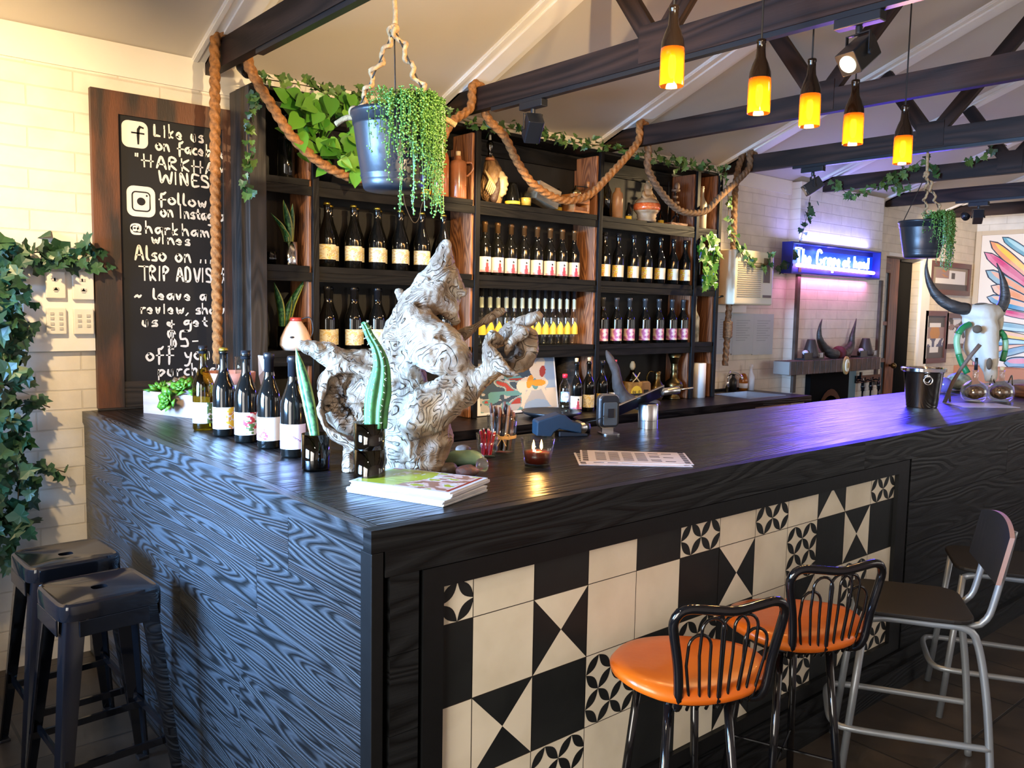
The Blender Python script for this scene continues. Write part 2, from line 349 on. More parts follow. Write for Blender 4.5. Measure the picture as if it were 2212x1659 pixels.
b = MB(); b.box(XR, XR + 0.2, YF - 0.2, WY + 0.2, 0, EAVE); gable(b, XR, XR + 0.2); struct('wall_right', b, m_brick_x)
b = MB(); b.box(XL, 2.4, YF - 0.2, YF, 0, EAVE + 0.05); b.box(4.0, 5.5, YF - 0.2, YF, 0, EAVE + 0.05); b.box(7.1, XR, YF - 0.2, YF, 0, EAVE + 0.05); b.box(5.5, 7.1, YF - 0.2, YF, 0, 1.1); b.box(5.5, 7.1, YF - 0.2, YF, 2.1, EAVE + 0.05); b.box(2.4, 4.0, YF - 0.2, YF, 0, 1.1); b.box(2.4, 4.0, YF - 0.2, YF, 2.1, EAVE + 0.05)  # both openings are made for the added fill lamps
struct('wall_front', b, m_plaster)
b = MB()
for (ya, yb) in ((WY + 0.2, RIDGE_Y), (RIDGE_Y, YF - 0.2)):
    za = EAVE + SL * (WY - ya) if ya > RIDGE_Y else ceil_z(RIDGE_Y); zb = ceil_z(RIDGE_Y) if yb == RIDGE_Y else EAVE + SL * (yb - YF)
    n = len(b.v)
    for dz in (0, 0.06):
        b.v += [(XL - 0.1, ya, za + dz), (XR + 0.1, ya, za + dz), (XR + 0.1, yb, zb + dz), (XL - 0.1, yb, zb + dz)]
    for f in ((0, 1, 2, 3), (7, 6, 5, 4), (0, 4, 5, 1), (2, 6, 7, 3), (1, 5, 6, 2), (0, 3, 7, 4)): b.face([n + i for i in f])
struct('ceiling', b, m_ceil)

# white cover strips on the slope above every truss, and dark timber trusses
TX = [0.56 + 1.345 * k for k in range(-1, 7)]
def slope_strip(b, x0, x1, th, y0, y1):
    n = len(b.v)
    for dz in (0.0, -th):
        b.v += [(x0, y0, ceil_z(y0) + dz), (x1, y0, ceil_z(y0) + dz), (x1, y1, ceil_z(y1) + dz), (x0, y1, ceil_z(y1) + dz)]
    for f in ((3, 2, 1, 0), (4, 5, 6, 7), (0, 1, 5, 4), (2, 3, 7, 6), (1, 2, 6, 5), (3, 0, 4, 7)): b.face([n + i for i in f])
for k, x in enumerate(TX):
    b = MB(); slope_strip(b, x - 0.06, x + 0.14, 0.014, WY - 0.001, RIDGE_Y); slope_strip(b, x + 0.0, x + 0.10, 0.026, WY - 0.001, RIDGE_Y); slope_strip(b, x - 0.055, x - 0.035, 0.020, WY - 0.001, RIDGE_Y)
    struct('trim_%d' % (k + 2), b, m_trim)
ORD = ['nearest the left wall', 'above the blackboard', 'second from the left, over the shelving', 'third from the left, over the shelving', 'at the right end of the shelving', 'over the neon sign', 'just right of the fireplace', 'last, over the buffalo skull']
TRUSS = []
CB, CT = 2.65, 2.772
for k, x in enumerate(TX):
    t = empty('roof_truss', (x, RIDGE_Y, CB), 'dark stained timber roof truss with V webs, ' + ORD[k], 'roof truss', 'timber roof trusses')
    def loc(o): o.location = (-x, -RIDGE_Y, -CB); return o
    th = 0.045
    b = MB(); M = Matrix(((0, 0, 1, x), (1, 0, 0, 0), (0, 1, 0, 0), (0, 0, 0, 1)))
    yi = WY - (CT - EAVE) / SL - 0.02; yj = YF + (CT - EAVE) / SL + 0.02
    out = [(YF + 0.01, CB), (WY - 0.01, CB), (WY - 0.01, EAVE - 0.012), (yi, CT), (yj, CT), (YF + 0.01, EAVE - 0.012)]
    n = len(b.v)
    for dx in (0, th): b.v += [(x + dx, p[0], p[1]) for p in out]
    b.face([n + i for i in range(6)][::-1], [(p[0], p[1] + k) for p in out][::-1]); b.face([n + 6 + i for i in range(6)], [(p[0], p[1] + k + 3) for p in out])
    for i in range(6):
        j = (i + 1) % 6; b.face((n + i, n + j, n + 6 + j, n + 6 + i), [(out[i][0], k), (out[j][0], k), (out[j][0], k + th), (out[i][0], k + th)])
    loc(b.build('bottom_chord', m_beam, t))
    for (ya, za, yb, zb) in ((0.90, CT - 0.03, 1.205, ceil_z(1.205) - 0.03), (0.86, CT - 0.03, RIDGE_Y + 0.05, ceil_z(RIDGE_Y + 0.05) - 0.05), (-0.72, CT - 0.03, -1.03, ceil_z(-1.03) - 0.03), (-0.68, CT - 0.03, RIDGE_Y - 0.05, ceil_z(RIDGE_Y - 0.05) - 0.05)):
        b = MB(); b.bar((x + 0.0225, ya, za), (x + 0.0225, yb, zb), 0.04, 0.085, up=(1, 0, 0) if False else (0, 0, 1)); loc(b.build('web', m_beam, t))
    for yn in (0.88, -0.71):
        b = MB(); b.box(x - 0.004, x + th + 0.004, yn - 0.085, yn + 0.085, CB + 0.01, CT + 0.045, grain='y'); loc(b.build('gusset_plate', m_beam, t))
    TRUSS.append(t)

# chimney breast with its brown edge strips
CBY = WY - 0.10
b = MB(); b.box(5.60, 7.08, CBY, WY, 0, EAVE - 0.01); struct('wall_chimney', b, m_brick)
m_strip = mat('brown_edge_strip', (0.11, 0.075, 0.055), 0.7, var=0.5, vscale=10)
b = MB(); b.box(5.575, 5.62, CBY - 0.025, CBY, 0.9, 2.02); p = onY(1899, 640, CBY)[0]; b.box(p - 0.02, p + 0.02, CBY - 0.025, CBY, 0.9, 1.92)
struct('trim_11', b, m_strip)
b = MB(); b.box(DX1 + 0.02, DX1 + 0.22, WY - 0.03, WY, 0, DZ + 0.02); struct('trim_12', b, m_trim)
b = MB(); b.box(DX0 - 0.02, DX1 + 0.02, WY - 0.035, WY, DZ, DZ + 0.035); struct('trim_13', b, m_trim)
# doorway: glazed timber door on the left, black curtain on the right, black backing standing in for the darkness behind
m_door = wood('door_timber', (0.11, 0.034, 0.014), (0.22, 0.075, 0.030), 0.4, bands=10)
m_pane = mat('dim_door_glass', (0.05, 0.085, 0.11), 0.08, spec=0.6)
d = tag(empty('door_1', (DX0 + 0.3, WY + 0.08, 0)), kind='structure')
dl = DX0 + (DX1 - DX0) * 0.53; o0 = Vector((DX0 + 0.3, WY + 0.08, 0))
def dpart(b, n, m): o = b.build(n, m, d); o.location = -o0; return o
b = MB()
for (x0, x1, z0, z1) in ((DX0 + 0.005, DX0 + 0.10, 0.004, DZ - 0.01), (dl - 0.19, dl, 0.004, DZ - 0.01), (DX0 + 0.1, dl - 0.19, DZ - 0.16, DZ - 0.01), (DX0 + 0.1, dl - 0.19, 0.004, 0.35)):
    b.box(x0, x1, WY + 0.05, WY + 0.09, z0, z1, grain='z' if z1 - z0 > 1 else 'x')
for z in (0.75, 1.12, 1.50): b.box(DX0 + 0.1, dl - 0.19, WY + 0.055, WY + 0.085, z - 0.02, z + 0.02)
dpart(b, 'door_frame', m_door)
b = MB(); b.box(DX0 + 0.1, dl - 0.19, WY + 0.066, WY + 0.074, 0.35, DZ - 0.16); dpart(b, 'glass_pane', m_pane)
b = MB(); hz = onY(1930, 790, WY)[2]; b.ball((dl - 0.1, WY + 0.005, hz), 0.03); b.tube([(dl - 0.1, WY + 0.05, hz), (dl - 0.1, WY + 0.005, hz)], 0.012, 8); dpart(b, 'door_handle', m_brass)
b = MB(); pts = []
for i in range(41):
    x = lerp(dl + 0.01, DX1 - 0.01, i / 40); pts.append((x, WY + 0.10 + 0.03 * sin(i * 1.25)))
for i in range(40):
    (xa, ya), (xb, yb) = pts[i], pts[i + 1]
    b.poly([(xa, ya, 0.02), (xb, yb, 0.02), (xb, yb, DZ - 0.03), (xa, ya, DZ - 0.03)]); b.poly([(xa, ya + 0.006, 0.02), (xa, ya + 0.006, DZ - 0.03), (xb, yb + 0.006, DZ - 0.03), (xb, yb + 0.006, 0.02)])
tag(b.build('door_curtain', mat('black_cloth', (0.004, 0.004, 0.006), 0.9), smooth=True), 'black pleated curtain hanging in the doorway beside the timber door', 'curtain')
b = MB(); b.box(DX0 - 0.2, DX1 + 0.2, WY + 0.21, WY + 0.26, 0, DZ + 0.1); struct('wall_dark_backing', b, m_black)
# ================================================================== bar counter
BT = 1.10
bar = empty('bar_counter', (2.9, 0.45, 0), 'long L-shaped bar counter clad in charred black oak with a patterned tile front', 'bar counter')
bo = Vector((2.9, 0.45, 0))
def bpart(b, n, m, **k): o = b.build(n, m, bar, **k); o.location = -bo; return o
BX1, BYI, BXI = 6.4, 0.865, 0.74
b = MB()
rows = [0.0305, 0.145, 0.29, 0.435, 0.58, 0.72, BYI]
for i in range(len(rows) - 1):
    x = random.uniform(0.9, 1.9)
    cuts = [0.0305]
    while x < BX1 - 0.5: cuts.append(x); x += random.uniform(1.3, 2.2)
    cuts.append(BX1)
    for j in range(len(cuts) - 1): b.box(cuts[j] + 0.0008, cuts[j + 1] - 0.0008, rows[i] + 0.0008, rows[i + 1] - 0.0008, BT - 0.03, BT)
cols = [0.0305, 0.15, 0.30, 0.45, 0.60, BXI]
for i in range(5):
    cuts = [BYI, random.uniform(1.3, 2.0), WY - 0.004]
    for j in range(2): b.box(cols[i] + 0.0008, cols[i + 1] - 0.0008, cuts[j] + 0.0008, cuts[j + 1] - 0.0008, BT - 0.03, BT, grain='y')
bpart(b, 'countertop', m_oak_top)
# body behind the cladding
b = MB(); b.box(0.03, BX1, 0.03, BYI - 0.03, 0.0, BT - 0.031); b.box(0.03, BXI - 0.03, BYI - 0.03, WY - 0.004, 0.0, BT - 0.031); bpart(b, 'carcass', m_black)
# left end face: edge band and staggered planks
b = MB(); b.box(-0.006, 0.03, 0.0305, WY - 0.004, BT - 0.052, BT - 0.0005, grain='y'); bpart(b, 'end_edge_band', m_oak_face)
b = MB(); zs = [BT - 0.053, 0.90, 0.71, 0.52, 0.33, 0.14, 0.0]
for i in range(6):
    cuts = [0.0452, [0.42, 0.62, 1.25, 0.75, 1.5, 0.9][i], [1.55, 1.9, 2.1, 1.8, 2.2, 2.0][i], WY - 0.004]
    for j in range(3): b.box(0.0, 0.03, cuts[j] + 0.0007, cuts[j + 1] - 0.0007, zs[i + 1] + 0.0007, zs[i] - 0.0007, grain='y')
bpart(b, 'end_planks', m_oak_face)
b = MB(); b.box(-0.005, 0.026, -0.0035, 0.0445, 0, BT - 0.053, grain='z'); bpart(b, 'corner_post', m_black, bevel=0.002)
# front: fascia, planks, tile panel in a black frame, kick board
b = MB(); x = 0.03; b.box(-0.006, 2.2, -0.004, 0.03, BT - 0.052, BT - 0.0005); b.box(2.2, BX1, -0.004, 0.03, BT - 0.052, BT - 0.0005); b.box(0.031, 2.2, -0.004, 0.03, 0.988, BT - 0.0522); b.box(2.2, BX1, -0.004, 0.03, 0.988, BT - 0.0522); bpart(b, 'front_fascia', m_oak)
b = MB(); FX0, FX1 = 0.135, 2.60
zs = [0.987, 0.80, 0.61, 0.42, 0.23, 0.0]
for i in range(5):
    for (xa, xb) in ((FX1 + 0.02, 3.7 + 0.3 * (i % 2)), (3.7 + 0.3 * (i % 2), 5.2 - 0.4 * (i % 2)), (5.2 - 0.4 * (i % 2), BX1)): b.box(xa + 0.001, xb - 0.001, 0.0, 0.03, zs[i + 1] + 0.001, zs[i] - 0.001)
bpart(b, 'front_planks', m_oak)
b = MB()
for i in range(5): b.box(0.045, FX0 - 0.012, 0.0, 0.03, zs[i + 1] + 0.001, zs[i] - 0.001)
bpart(b, 'corner_planks', m_oak)
TX0, TX1, TZ0, TZ1 = 0.193, 2.506, 0.21, 0.934
b = MB()
for (x0, x1, z0, z1) in ((FX0, TX0, 0.16, 0.985), (TX1, FX1, 0.16, 0.985), (TX0, TX1, TZ1, 0.985), (TX0, TX1, 0.16, TZ0)): b.box(x0, x1, -0.002, 0.03, z0, z1)
bpart(b, 'panel_frame', m_black)
b = MB(); b.box(0.045, BX1, -0.03, 0.03, 0.0, 0.10); b.box(FX0, FX1 + 0.4, -0.012, 0.03, 0.10, 0.155); bpart(b, 'kick_board', m_oak)
# tiles: solid cream / black, hourglasses and petal tiles
m_tc = mat('cream_cement_tile', (0.76, 0.69, 0.54), 0.5, vscale=5, c2=(0.63, 0.56, 0.42), bump=0.05, ramp=(0.3, 0.6), bscale=15)
m_tb = mat('black_cement_tile', (0.008, 0.0095, 0.010), 0.5, spec=0.3, vscale=5, c2=(0.014, 0.016, 0.016), bump=0.05)
m_gr = mat('dark_grout', (0.05, 0.035, 0.025), 0.9)
b = MB(); b.box(TX0, TX1, 0.018, 0.03, TZ0, TZ1, 2)
xs = [TX0, 0.293] + [0.293 + 0.2012 * k for k in range(1, 12)]; zr = [TZ1, 0.831, 0.624, 0.416, TZ0]
ROWS = ['pcbcbpcpcHcp', 'bcHccbHcpbVb', 'cVbpVpbcVcpc', 'bcpcbcHbpbVp']
G = 0.0012; TY = 0.0145
def quad(xa, xb, za, zb, m): b.poly([(xa, TY, za), (xb, TY, za), (xb, TY, zb), (xa, TY, zb)], m)
def tri(p, m, y=None): b.poly([(q[0], TY - 0.0004 if y is None else y, q[1]) for q in p], m)
for r in range(4):
    for c in range(12):
        xa, xb, za, zb = xs[c] + G, xs[c + 1] - G, zr[r + 1] + G, zr[r] - G; k = ROWS[r][c]
        fz0, fz1 = zr[r + 1] + G, (zr[r + 1] + 0.207 - G); fx0, fx1 = (xs[c + 1] - 0.2012 + G, xs[c + 1] - G)   # the full tile, clipped by the frame
        cx, cz = (fx0 + fx1) / 2, (fz0 + fz1) / 2
        def clip(poly):
            out = poly
            for (ax, lim, sg) in ((0, xa, 1), (0, xb, -1), (1, za, 1), (1, zb, -1)):
                res = []
                for i in range(len(out)):
                    p, q = out[i], out[(i + 1) % len(out)]
                    ip, iq = sg * (p[ax] - lim) >= -1e-9, sg * (q[ax] - lim) >= -1e-9
                    if ip: res.append(p)
                    if ip != iq:
                        t = (lim - p[ax]) / (q[ax] - p[ax]); res.append((p[0] + (q[0] - p[0]) * t, p[1] + (q[1] - p[1]) * t))
                out = res
                if len(out) < 3: return None
            return out
        if k == 'c': quad(xa, xb, za, zb, 0)
        elif k == 'b': quad(xa, xb, za, zb, 1)
        elif k in 'HV':
            quad(xa, xb, za, zb, 1)
            T = [[(fx0, fz1), (fx1, fz1), (cx, cz)], [(fx0, fz0), (fx1, fz0), (cx, cz)]] if k == 'H' else [[(fx0, fz0), (fx0, fz1), (cx, cz)], [(fx1, fz0), (fx1, fz1), (cx, cz)]]
            for q in T:
                q = clip(q)
                if q: tri(q, 0)
        else:
            quad(xa, xb, za, zb, 0); R = 0.1006
            for sx in (0, 1):
                for sz in (0, 1):
                    ox, oz = fx0 + sx * R, fz0 + sz * R; h = R / 2; mid = [(ox + h, oz), (ox + R, oz + h), (ox + h, oz + R), (ox, oz + h)]
                    for dg in range(4):
                        p0, p1 = mid[dg], mid[(dg + 1) % 4]
                        dx, dz = p1[0] - p0[0], p1[1] - p0[1]; poly = []
                        for i in range(9): s = i / 8; w = 0.20 * sin(pi * s); poly.append((p0[0] + dx * s - dz * w, p0[1] + dz * s + dx * w))
                        for i in range(7, 0, -1): s = i / 8; w = -0.20 * sin(pi * s); poly.append((p0[0] + dx * s - dz * w, p0[1] + dz * s + dx * w))
                        q = clip(poly)
                        if q: tri(q, 1)
bpart(b, 'tile_panel', [m_tc, m_tb, m_gr])

# ================================================================== back counter, sink and shelving
BC = 0.95
bc = empty('back_counter', (2.9, 2.15, 0), 'dark back counter under the bottle shelving with a sink at its right end', 'counter')
def cpart(b, n, m, **k): o = b.build(n, m, bc, **k); o.location = (-2.9, -2.15, 0); return o
SX0, SX1, SY0, SY1 = 4.40, 4.88, 1.98, 2.34
b = MB()
for (x0, x1, y0, y1) in ((0.78, SX0, 1.87, WY - 0.004), (SX1, 5.06, 1.87, WY - 0.004), (SX0, SX1, 1.87, SY0), (SX0, SX1, SY1, WY - 0.004)): b.box(x0, x1, y0, y1, BC - 0.045, BC)
cpart(b, 'worktop', m_oak_top)
b = MB(); b.box(0.78, 4.36, 1.91, WY - 0.004, 0.0, BC - 0.046); b.box(4.36, 5.04, 1.91, WY - 0.004, 0.0, BC - 0.2); cpart(b, 'cabinet_body', m_black)
b = MB()
for (x0, x1, y0, y1) in ((SX0 + 0.001, SX1 - 0.001, SY0 + 0.001, SY0 + 0.012), (SX0 + 0.001, SX1 - 0.001, SY1 - 0.012, SY1 - 0.001), (SX0 + 0.001, SX0 + 0.012, SY0 + 0.012, SY1 - 0.012), (SX1 - 0.012, SX1 - 0.001, SY0 + 0.012, SY1 - 0.012)): b.box(x0, x1, y0, y1, BC - 0.15, BC + 0.003)
b.box(SX0 + 0.001, SX1 - 0.001, SY0 + 0.001, SY1 - 0.001, BC - 0.155, BC - 0.15); cpart(b, 'sink_basin', m_alu)
b = MB(); tx = 4.70; b.tube([(tx, 2.40, BC), (tx, 2.40, BC + 0.13)], 0.014, 12); b.tube(catmull([(tx, 2.40, BC + 0.12), (tx, 2.36, BC + 0.155), (tx, 2.28, BC + 0.14), (tx, 2.26, BC + 0.11)], 0.02), 0.010, 10); b.tube([(tx, 2.40, BC + 0.13), (tx + 0.05, 2.41, BC + 0.165)], 0.007, 8); cpart(b, 'tap', m_steel, smooth=True)
b = MB(); b.box(0.78, 5.06, WY - 0.02, WY - 0.004, BC, BC + 0.02); cpart(b, 'splash_strip', m_black)

SFY = 2.219                                  # front plane of the shelving
SU = empty('bottle_shelving', (2.46, 2.34, BC), 'tall black timber bottle shelving with rough red-brown uprights behind the bar', 'shelving unit')
so = Vector((2.46, 2.34, BC))
def spart(b, n, m, **k): o = b.build(n, m, SU, **k); o.location = -so; return o
SH = [2.190, 1.775, 1.363]; STOP = 2.585
PX = [0.605, 1.0, 2.0, 3.0, 4.0, 4.265]
b = MB(); b.box(0.752, 4.27, 2.445, 2.464, BC + 0.001, STOP - 0.001); spart(b, 'back_panel', m_blackboard)
W2 = 0.022
for i, x in enumerate(PX):
    b = MB()
    if i == 0: b.box(0.668, 0.752, SFY, 2.444, BC + 0.001, STOP, grain='z'); spart(b, 'upright', m_post, bevel=0.004)
    else:
        # rough timber cheek: wavy inner edge; a dark trim strip on its front
        b.box(x - 0.028, x + W2 - 0.002, SFY + 0.022, 2.444, BC + 0.001, STOP - (0.0 if i in (1, 5) else 0.02), grain='z'); spart(b, 'upright', m_redwood, bevel=0.006)
        b = MB(); b.box(x - 0.012, x + W2, SFY, SFY + 0.021, BC + 0.001, STOP, grain='z'); spart(b, 'upright_trim', m_shelf, bevel=0.002)
for z in SH:
    for i in range(5):
        x0 = PX[i] + (W2 if i else 0.148); x1 = PX[i + 1] - 0.0285
        b = MB(); b.box(x0, x1, SFY + 0.004, 2.444, z - 0.03, z); b.box(x0, x1 + 0.016, SFY + 0.008, SFY + 0.0215, z - 0.075, z - 0.031); spart(b, 'shelf', m_shelf)
b = MB(); b.box(0.70, 4.27, SFY + 0.03, 2.444, STOP + 0.001, STOP + 0.02); b.box(1.03, 3.94, 2.42, 2.444, 2.49, 2.58); spart(b, 'top_board', m_shelf)
# ================================================================== writing: single-stroke hand lettering
GL = {  # each glyph: width, strokes as strings of x,y digits (0-9 grid: y 0 = descender, 3 = baseline, 6 = x-height, 9 = cap)
 'L': (5, ['18 14 13 23 43']), 'i': (2, ['16 13', '17 18']), 'k': (4, ['19 13', '36 14 33']), 'e': (4, ['14 34 35 26 15 14 23 33']), 'u': (4, ['16 14 23 33 36', '36 33']),
 's': (3, ['36 26 15 25 34 33 23 13']), 'o': (4, ['26 15 14 23 33 44 45 36 26']), 'n': (4, ['16 13', '15 26 36 43']), 'f': (4, ['49 38 28 26 21', '15 45']), 'a': (4, ['46 26 15 14 23 34 46', '46 43']),
 'c': (3, ['36 26 15 14 23 33']), 'b': (4, ['19 13', '15 26 36 45 34 23 13']), 'l': (2, ['19 14 23']), 'w': (5, ['16 23 35 43 56']), 't': (3, ['28 24 33', '16 36']), 'g': (4, ['46 26 15 14 24 45', '46 41 30 10']),
 'r': (3, ['16 13', '15 26 36']), 'm': (6, ['16 13', '15 26 33', '35 46 53']), 'h': (4, ['19 13', '15 26 36 43']), 'p': (4, ['16 10', '15 26 36 45 34 23 14']), 'v': (4, ['16 23 36']), 'y': (4, ['16 24 34', '46 31 20 10']), 'd': (4, ['39 33', '36 26 15 14 23 34']),
 'A': (5, ['13 39 53', '25 45']), 'I': (2, ['19 13']), 'H': (5, ['19 13', '49 43', '06 56']), 'R': (5, ['13 19 39 48 37 16 43']), 'K': (5, ['19 13', '49 16 43']), 'M': (6, ['13 19 35 59 53']), 'W': (7, ['19 23 47 63 79']), 'N': (5, ['13 19 43 49']), 'E': (4, ['49 19 13 43', '16 36']), 'S': (4, ['48 39 19 17 36 45 43 13']),
 'T': (5, ['09 59', '39 33']), 'P': (4, ['13 19 39 48 37 16']), 'D': (5, ['13 19 39 47 44 33 13']), 'V': (5, ['19 33 59']), 'O': (5, ['29 17 14 23 43 55 57 49 29']), 'G': (6, ['58 49 29 17 14 23 43 54 55 45']),
 '@': (6, ['45 34 24 15 26 36 45 44 54 56 47 27 16 13 22 42 52']), '"': (3, ['19 18', '29 28']), '.': (2, ['13 14']), ',': (2, ['23 12']), '~': (5, ['14 25 34 45']), '&': (4, ['24 44', '36 32', '25 15 14 23']), '$': (5, ['48 39 19 17 36 45 43 13', '29 22', '39 32']), '5': (5, ['49 19 16 36 45 43 13']), '-': (3, ['15 35']), ' ': (3, []), "'": (1, ['19 18']), '1': (2, ['19 13']), '0': (4, ['29 15 23 35 29'])}
def strokes(text, h):
    """list of polylines (x, y) in metres; h = cap height; baseline y = 0"""
    u = h / 6.0; x = 0; out = []
    for ch in text:
        w, st = GL.get(ch, (3, []))
        for s in st:
            p = [(x + int(q[0]) * u * 0.82, (int(q[1]) - 3) * u) for q in s.split()]
            p = [(a + random.uniform(-.1, .1) * u, c + random.uniform(-.12, .12) * u) for a, c in p]
            if len(p) > 2: p = [(q[0], q[1]) for q in catmull([(a, c, 0) for a, c in p], h * 0.12)]
            out.append(p)
        x += (w + 0.75) * u * 0.82
    return out, x
def ink(b, polys, M, w, m=0):
    """flat ribbons of width w along polylines, in the xy plane of M"""
    for p in polys:
        L, Rr = [], []
        for i in range(len(p)):
            a, c = p[max(i - 1, 0)], p[min(i + 1, len(p) - 1)]; d = Vector((c[0] - a[0], c[1] - a[1])); d = d.normalized() if d.length > 1e-9 else Vector((1, 0))
            nx, ny = -d[1] * w / 2, d[0] * w / 2; e = (0 if 0 < i < len(p) - 1 else (w * 0.4 if i else -w * 0.4))
            q = (p[i][0] + d[0] * e, p[i][1] + d[1] * e); s = 1 if 0 < i < len(p) - 1 else 0.6
            L.append((q[0] + nx * s, q[1] + ny * s)); Rr.append((q[0] - nx * s, q[1] - ny * s))
        n = len(b.v)
        for q in L + Rr: b.v.append(tuple(M @ Vector((q[0], q[1], 0))))
        k = len(p)
        for i in range(k - 1): b.face((n + k + i, n + k + i + 1, n + i + 1, n + i), None, m)

# ------------------------------------------------------------------ blackboard on the wall
cb = empty('blackboard', (0.40, WY, 1.8), 'tall brown-framed blackboard with white hand lettering on the brick wall', 'blackboard'); cbo = Vector((0.40, WY, 1.8))
def kpart(b, n, m, **k): o = b.build(n, m, cb, **k); o.location = -cbo; return o
KX0, KX1, KZ0, KZ1 = 0.055, 0.745, 1.11, 2.503; ky = WY - 0.035
IX0, IX1, IZ0, IZ1 = onY(255, 246, ky)[0], onY(482, 300, ky)[0], 1.225, onY(255, 246, ky)[2]
b = MB()
b.box(KX0, IX0, ky, WY - 0.002, KZ0, KZ1, grain='z'); b.box(IX1, KX1, ky, WY - 0.002, KZ0, KZ1, grain='z'); b.box(IX0, IX1, ky, WY - 0.002, IZ1, KZ1); kpart(b, 'frame', m_frame)
b = MB(); b.box(IX0, IX1, ky + 0.012, WY - 0.002, IZ0, IZ1); kpart(b, 'board', m_chalk)
b = MB(); b.box(KX0 + 0.005, KX1 - 0.005, ky - 0.004, WY - 0.002, BT + 0.001, KZ0 - 0.001); b.box(IX0, IX1, ky + 0.004, WY - 0.002, KZ0, IZ0); kpart(b, 'base_rail', m_post)
yb = ky + 0.0105
MK = Matrix(((1, 0, 0, 0), (0, 0, -1, yb), (0, 1, 0, 0), (0, 0, 0, 1)))
b = MB()
LINES = [('Like us', 330, 292, 440, 27), ('on facebook', 334, 322, 505, 24), ('"HARKHAM', 288, 356, 495, 25), ('WINES"', 340, 393, 468, 24), ('follow us', 340, 438, 497, 24), ('on Instagram', 345, 466, 506, 24), ('@harkham', 280, 500, 458, 24), ('wines', 324, 524, 412, 22), ('Also on ...', 288, 560, 462, 30), ('TRIP ADVISOR', 302, 604, 494, 29), ('~ leave a', 288, 645, 448, 22), ('review, show', 302, 676, 486, 22), ('us & get', 304, 704, 450, 22), ('$5-', 360, 748, 430, 32), ('off your', 312, 778, 474, 28), ('purchase', 338, 812, 485, 24)]
for (tx, x0, y0, x1, hp) in LINES:
    a = onY(x0, y0, yb); c = onY(x1, y0 + (x1 - x0) * 0.09, yb); h = a[2] - onY(x0, y0 + hp, yb)[2]
    st, w = strokes(tx, h); sx = (c[0] - a[0]) / w
    b = MB(); ink(b, [[(a[0] + p[0] * sx, a[2] + p[1]) for p in q] for q in st], MK, 0.0105); kpart(b, 'lettering', m_white)
def rrect(cx, cz, w, h, r):
    out = []
    for (sx, sz, a0) in ((1, 1, 0), (-1, 1, 90), (-1, -1, 180), (1, -1, 270)):
        for i in range(6): a = radians(a0 + 18 * i); out.append((cx + sx * (w / 2 - r) + r * cos(a), cz + sz * (h / 2 - r) + r * sin(a)))
    return out
MK2 = Matrix(((1, 0, 0, 0), (0, 0, -1, yb - 0.0006), (0, 1, 0, 0), (0, 0, 0, 1)))
for (px0, py0, px1, py1, kind) in ((262, 262, 320, 318, 'f'), (273, 404, 336, 466, 'i')):
    b = MB(); a, c = onY(px0, py0, yb), onY(px1, py1, yb); cx, cz, w, h = (a[0] + c[0]) / 2, (a[2] + c[2]) / 2, c[0] - a[0], a[2] - c[2] + 0.02
    b.poly([tuple(MK @ Vector((p[0], p[1], 0))) for p in rrect(cx, cz, w, h, w * 0.25)])
    if kind == 'f': ink(b, [[(cx + .3 * w, cz + .28 * h), (cx + .2 * w, cz + .31 * h), (cx + .13 * w, cz + .2 * h), (cx + .12 * w, cz - .02 * h), (cx + .12 * w, cz - .32 * h)], [(cx - .1 * w, cz + .06 * h), (cx + .32 * w, cz + .06 * h)]], MK2, 0.012, 1)
    else:
        q = rrect(cx, cz, w * .62, h * .62, w * .13); ink(b, [q + q[:1]], MK2, 0.006, 1)
        b.poly([tuple(MK2 @ Vector((cx + .15 * w * cos(t * pi / 8), cz + .13 * h * sin(t * pi / 8), 0))) for t in range(16)], 1); b.poly([tuple(MK2 @ Vector((cx + .2 * w + .035 * w * cos(t * pi / 4), cz + .2 * h + .035 * h * sin(t * pi / 4), 0))) for t in range(8)], 1)
    kpart(b, 'painted_icon', [m_white, m_chalk])


# ================================================================== bottles
def bprof(r, h, neck=0.0148, sh=0.56, ss=0.78, rim=True):
    """slope-shouldered bottle outline: radius, z"""
    p = [(0.001, 0.002), (r * 0.9, 0.0), (r, 0.006)]
    p += [(r, h * sh * 0.5), (r, h * sh)]
    for i in range(1, 9): t = i / 8; s = t * t * (3 - 2 * t); p.append((lerp(r, neck, s), h * lerp(sh, ss, t)))
    p += [(neck * 0.98, h * 0.93)]
    if rim: p += [(neck * 1.0, h * 0.935), (neck * 1.18, h * 0.94), (neck * 1.18, h * 0.962), (neck * 1.0, h * 0.968)]
    p += [(neck, h * 0.995), (neck * 0.9, h), (0.0005, h)]
    return p
def raster(fn, nu, nv):
    return [[fn((i + .5) / nu, (j + .5) / nv) for i in range(nu)] for j in range(nv)]
def label_mesh(name, r, z0, z1, a0, a1, grid, mats):
    b = MB(); nv, nu = len(grid), len(grid[0])
    for j in range(nv + 1):
        for i in range(nu + 1):
            a = radians(lerp(a0, a1, i / nu)); b.v.append((r * cos(a), r * sin(a), lerp(z1, z0, j / nv)))
    for j in range(nv):
        for i in range(nu):
            q = j * (nu + 1) + i; b.face((q, q + nu + 1, q + nu + 2, q + 1), None, grid[j][i])
    return b.mesh(name, mats)
def nz(u, v, s, o=0): return noise.noise(Vector((u * s + o, v * s - o, o * 1.7)))
ink_ = lambda n, c, r=0.7: mat(n, c, r)
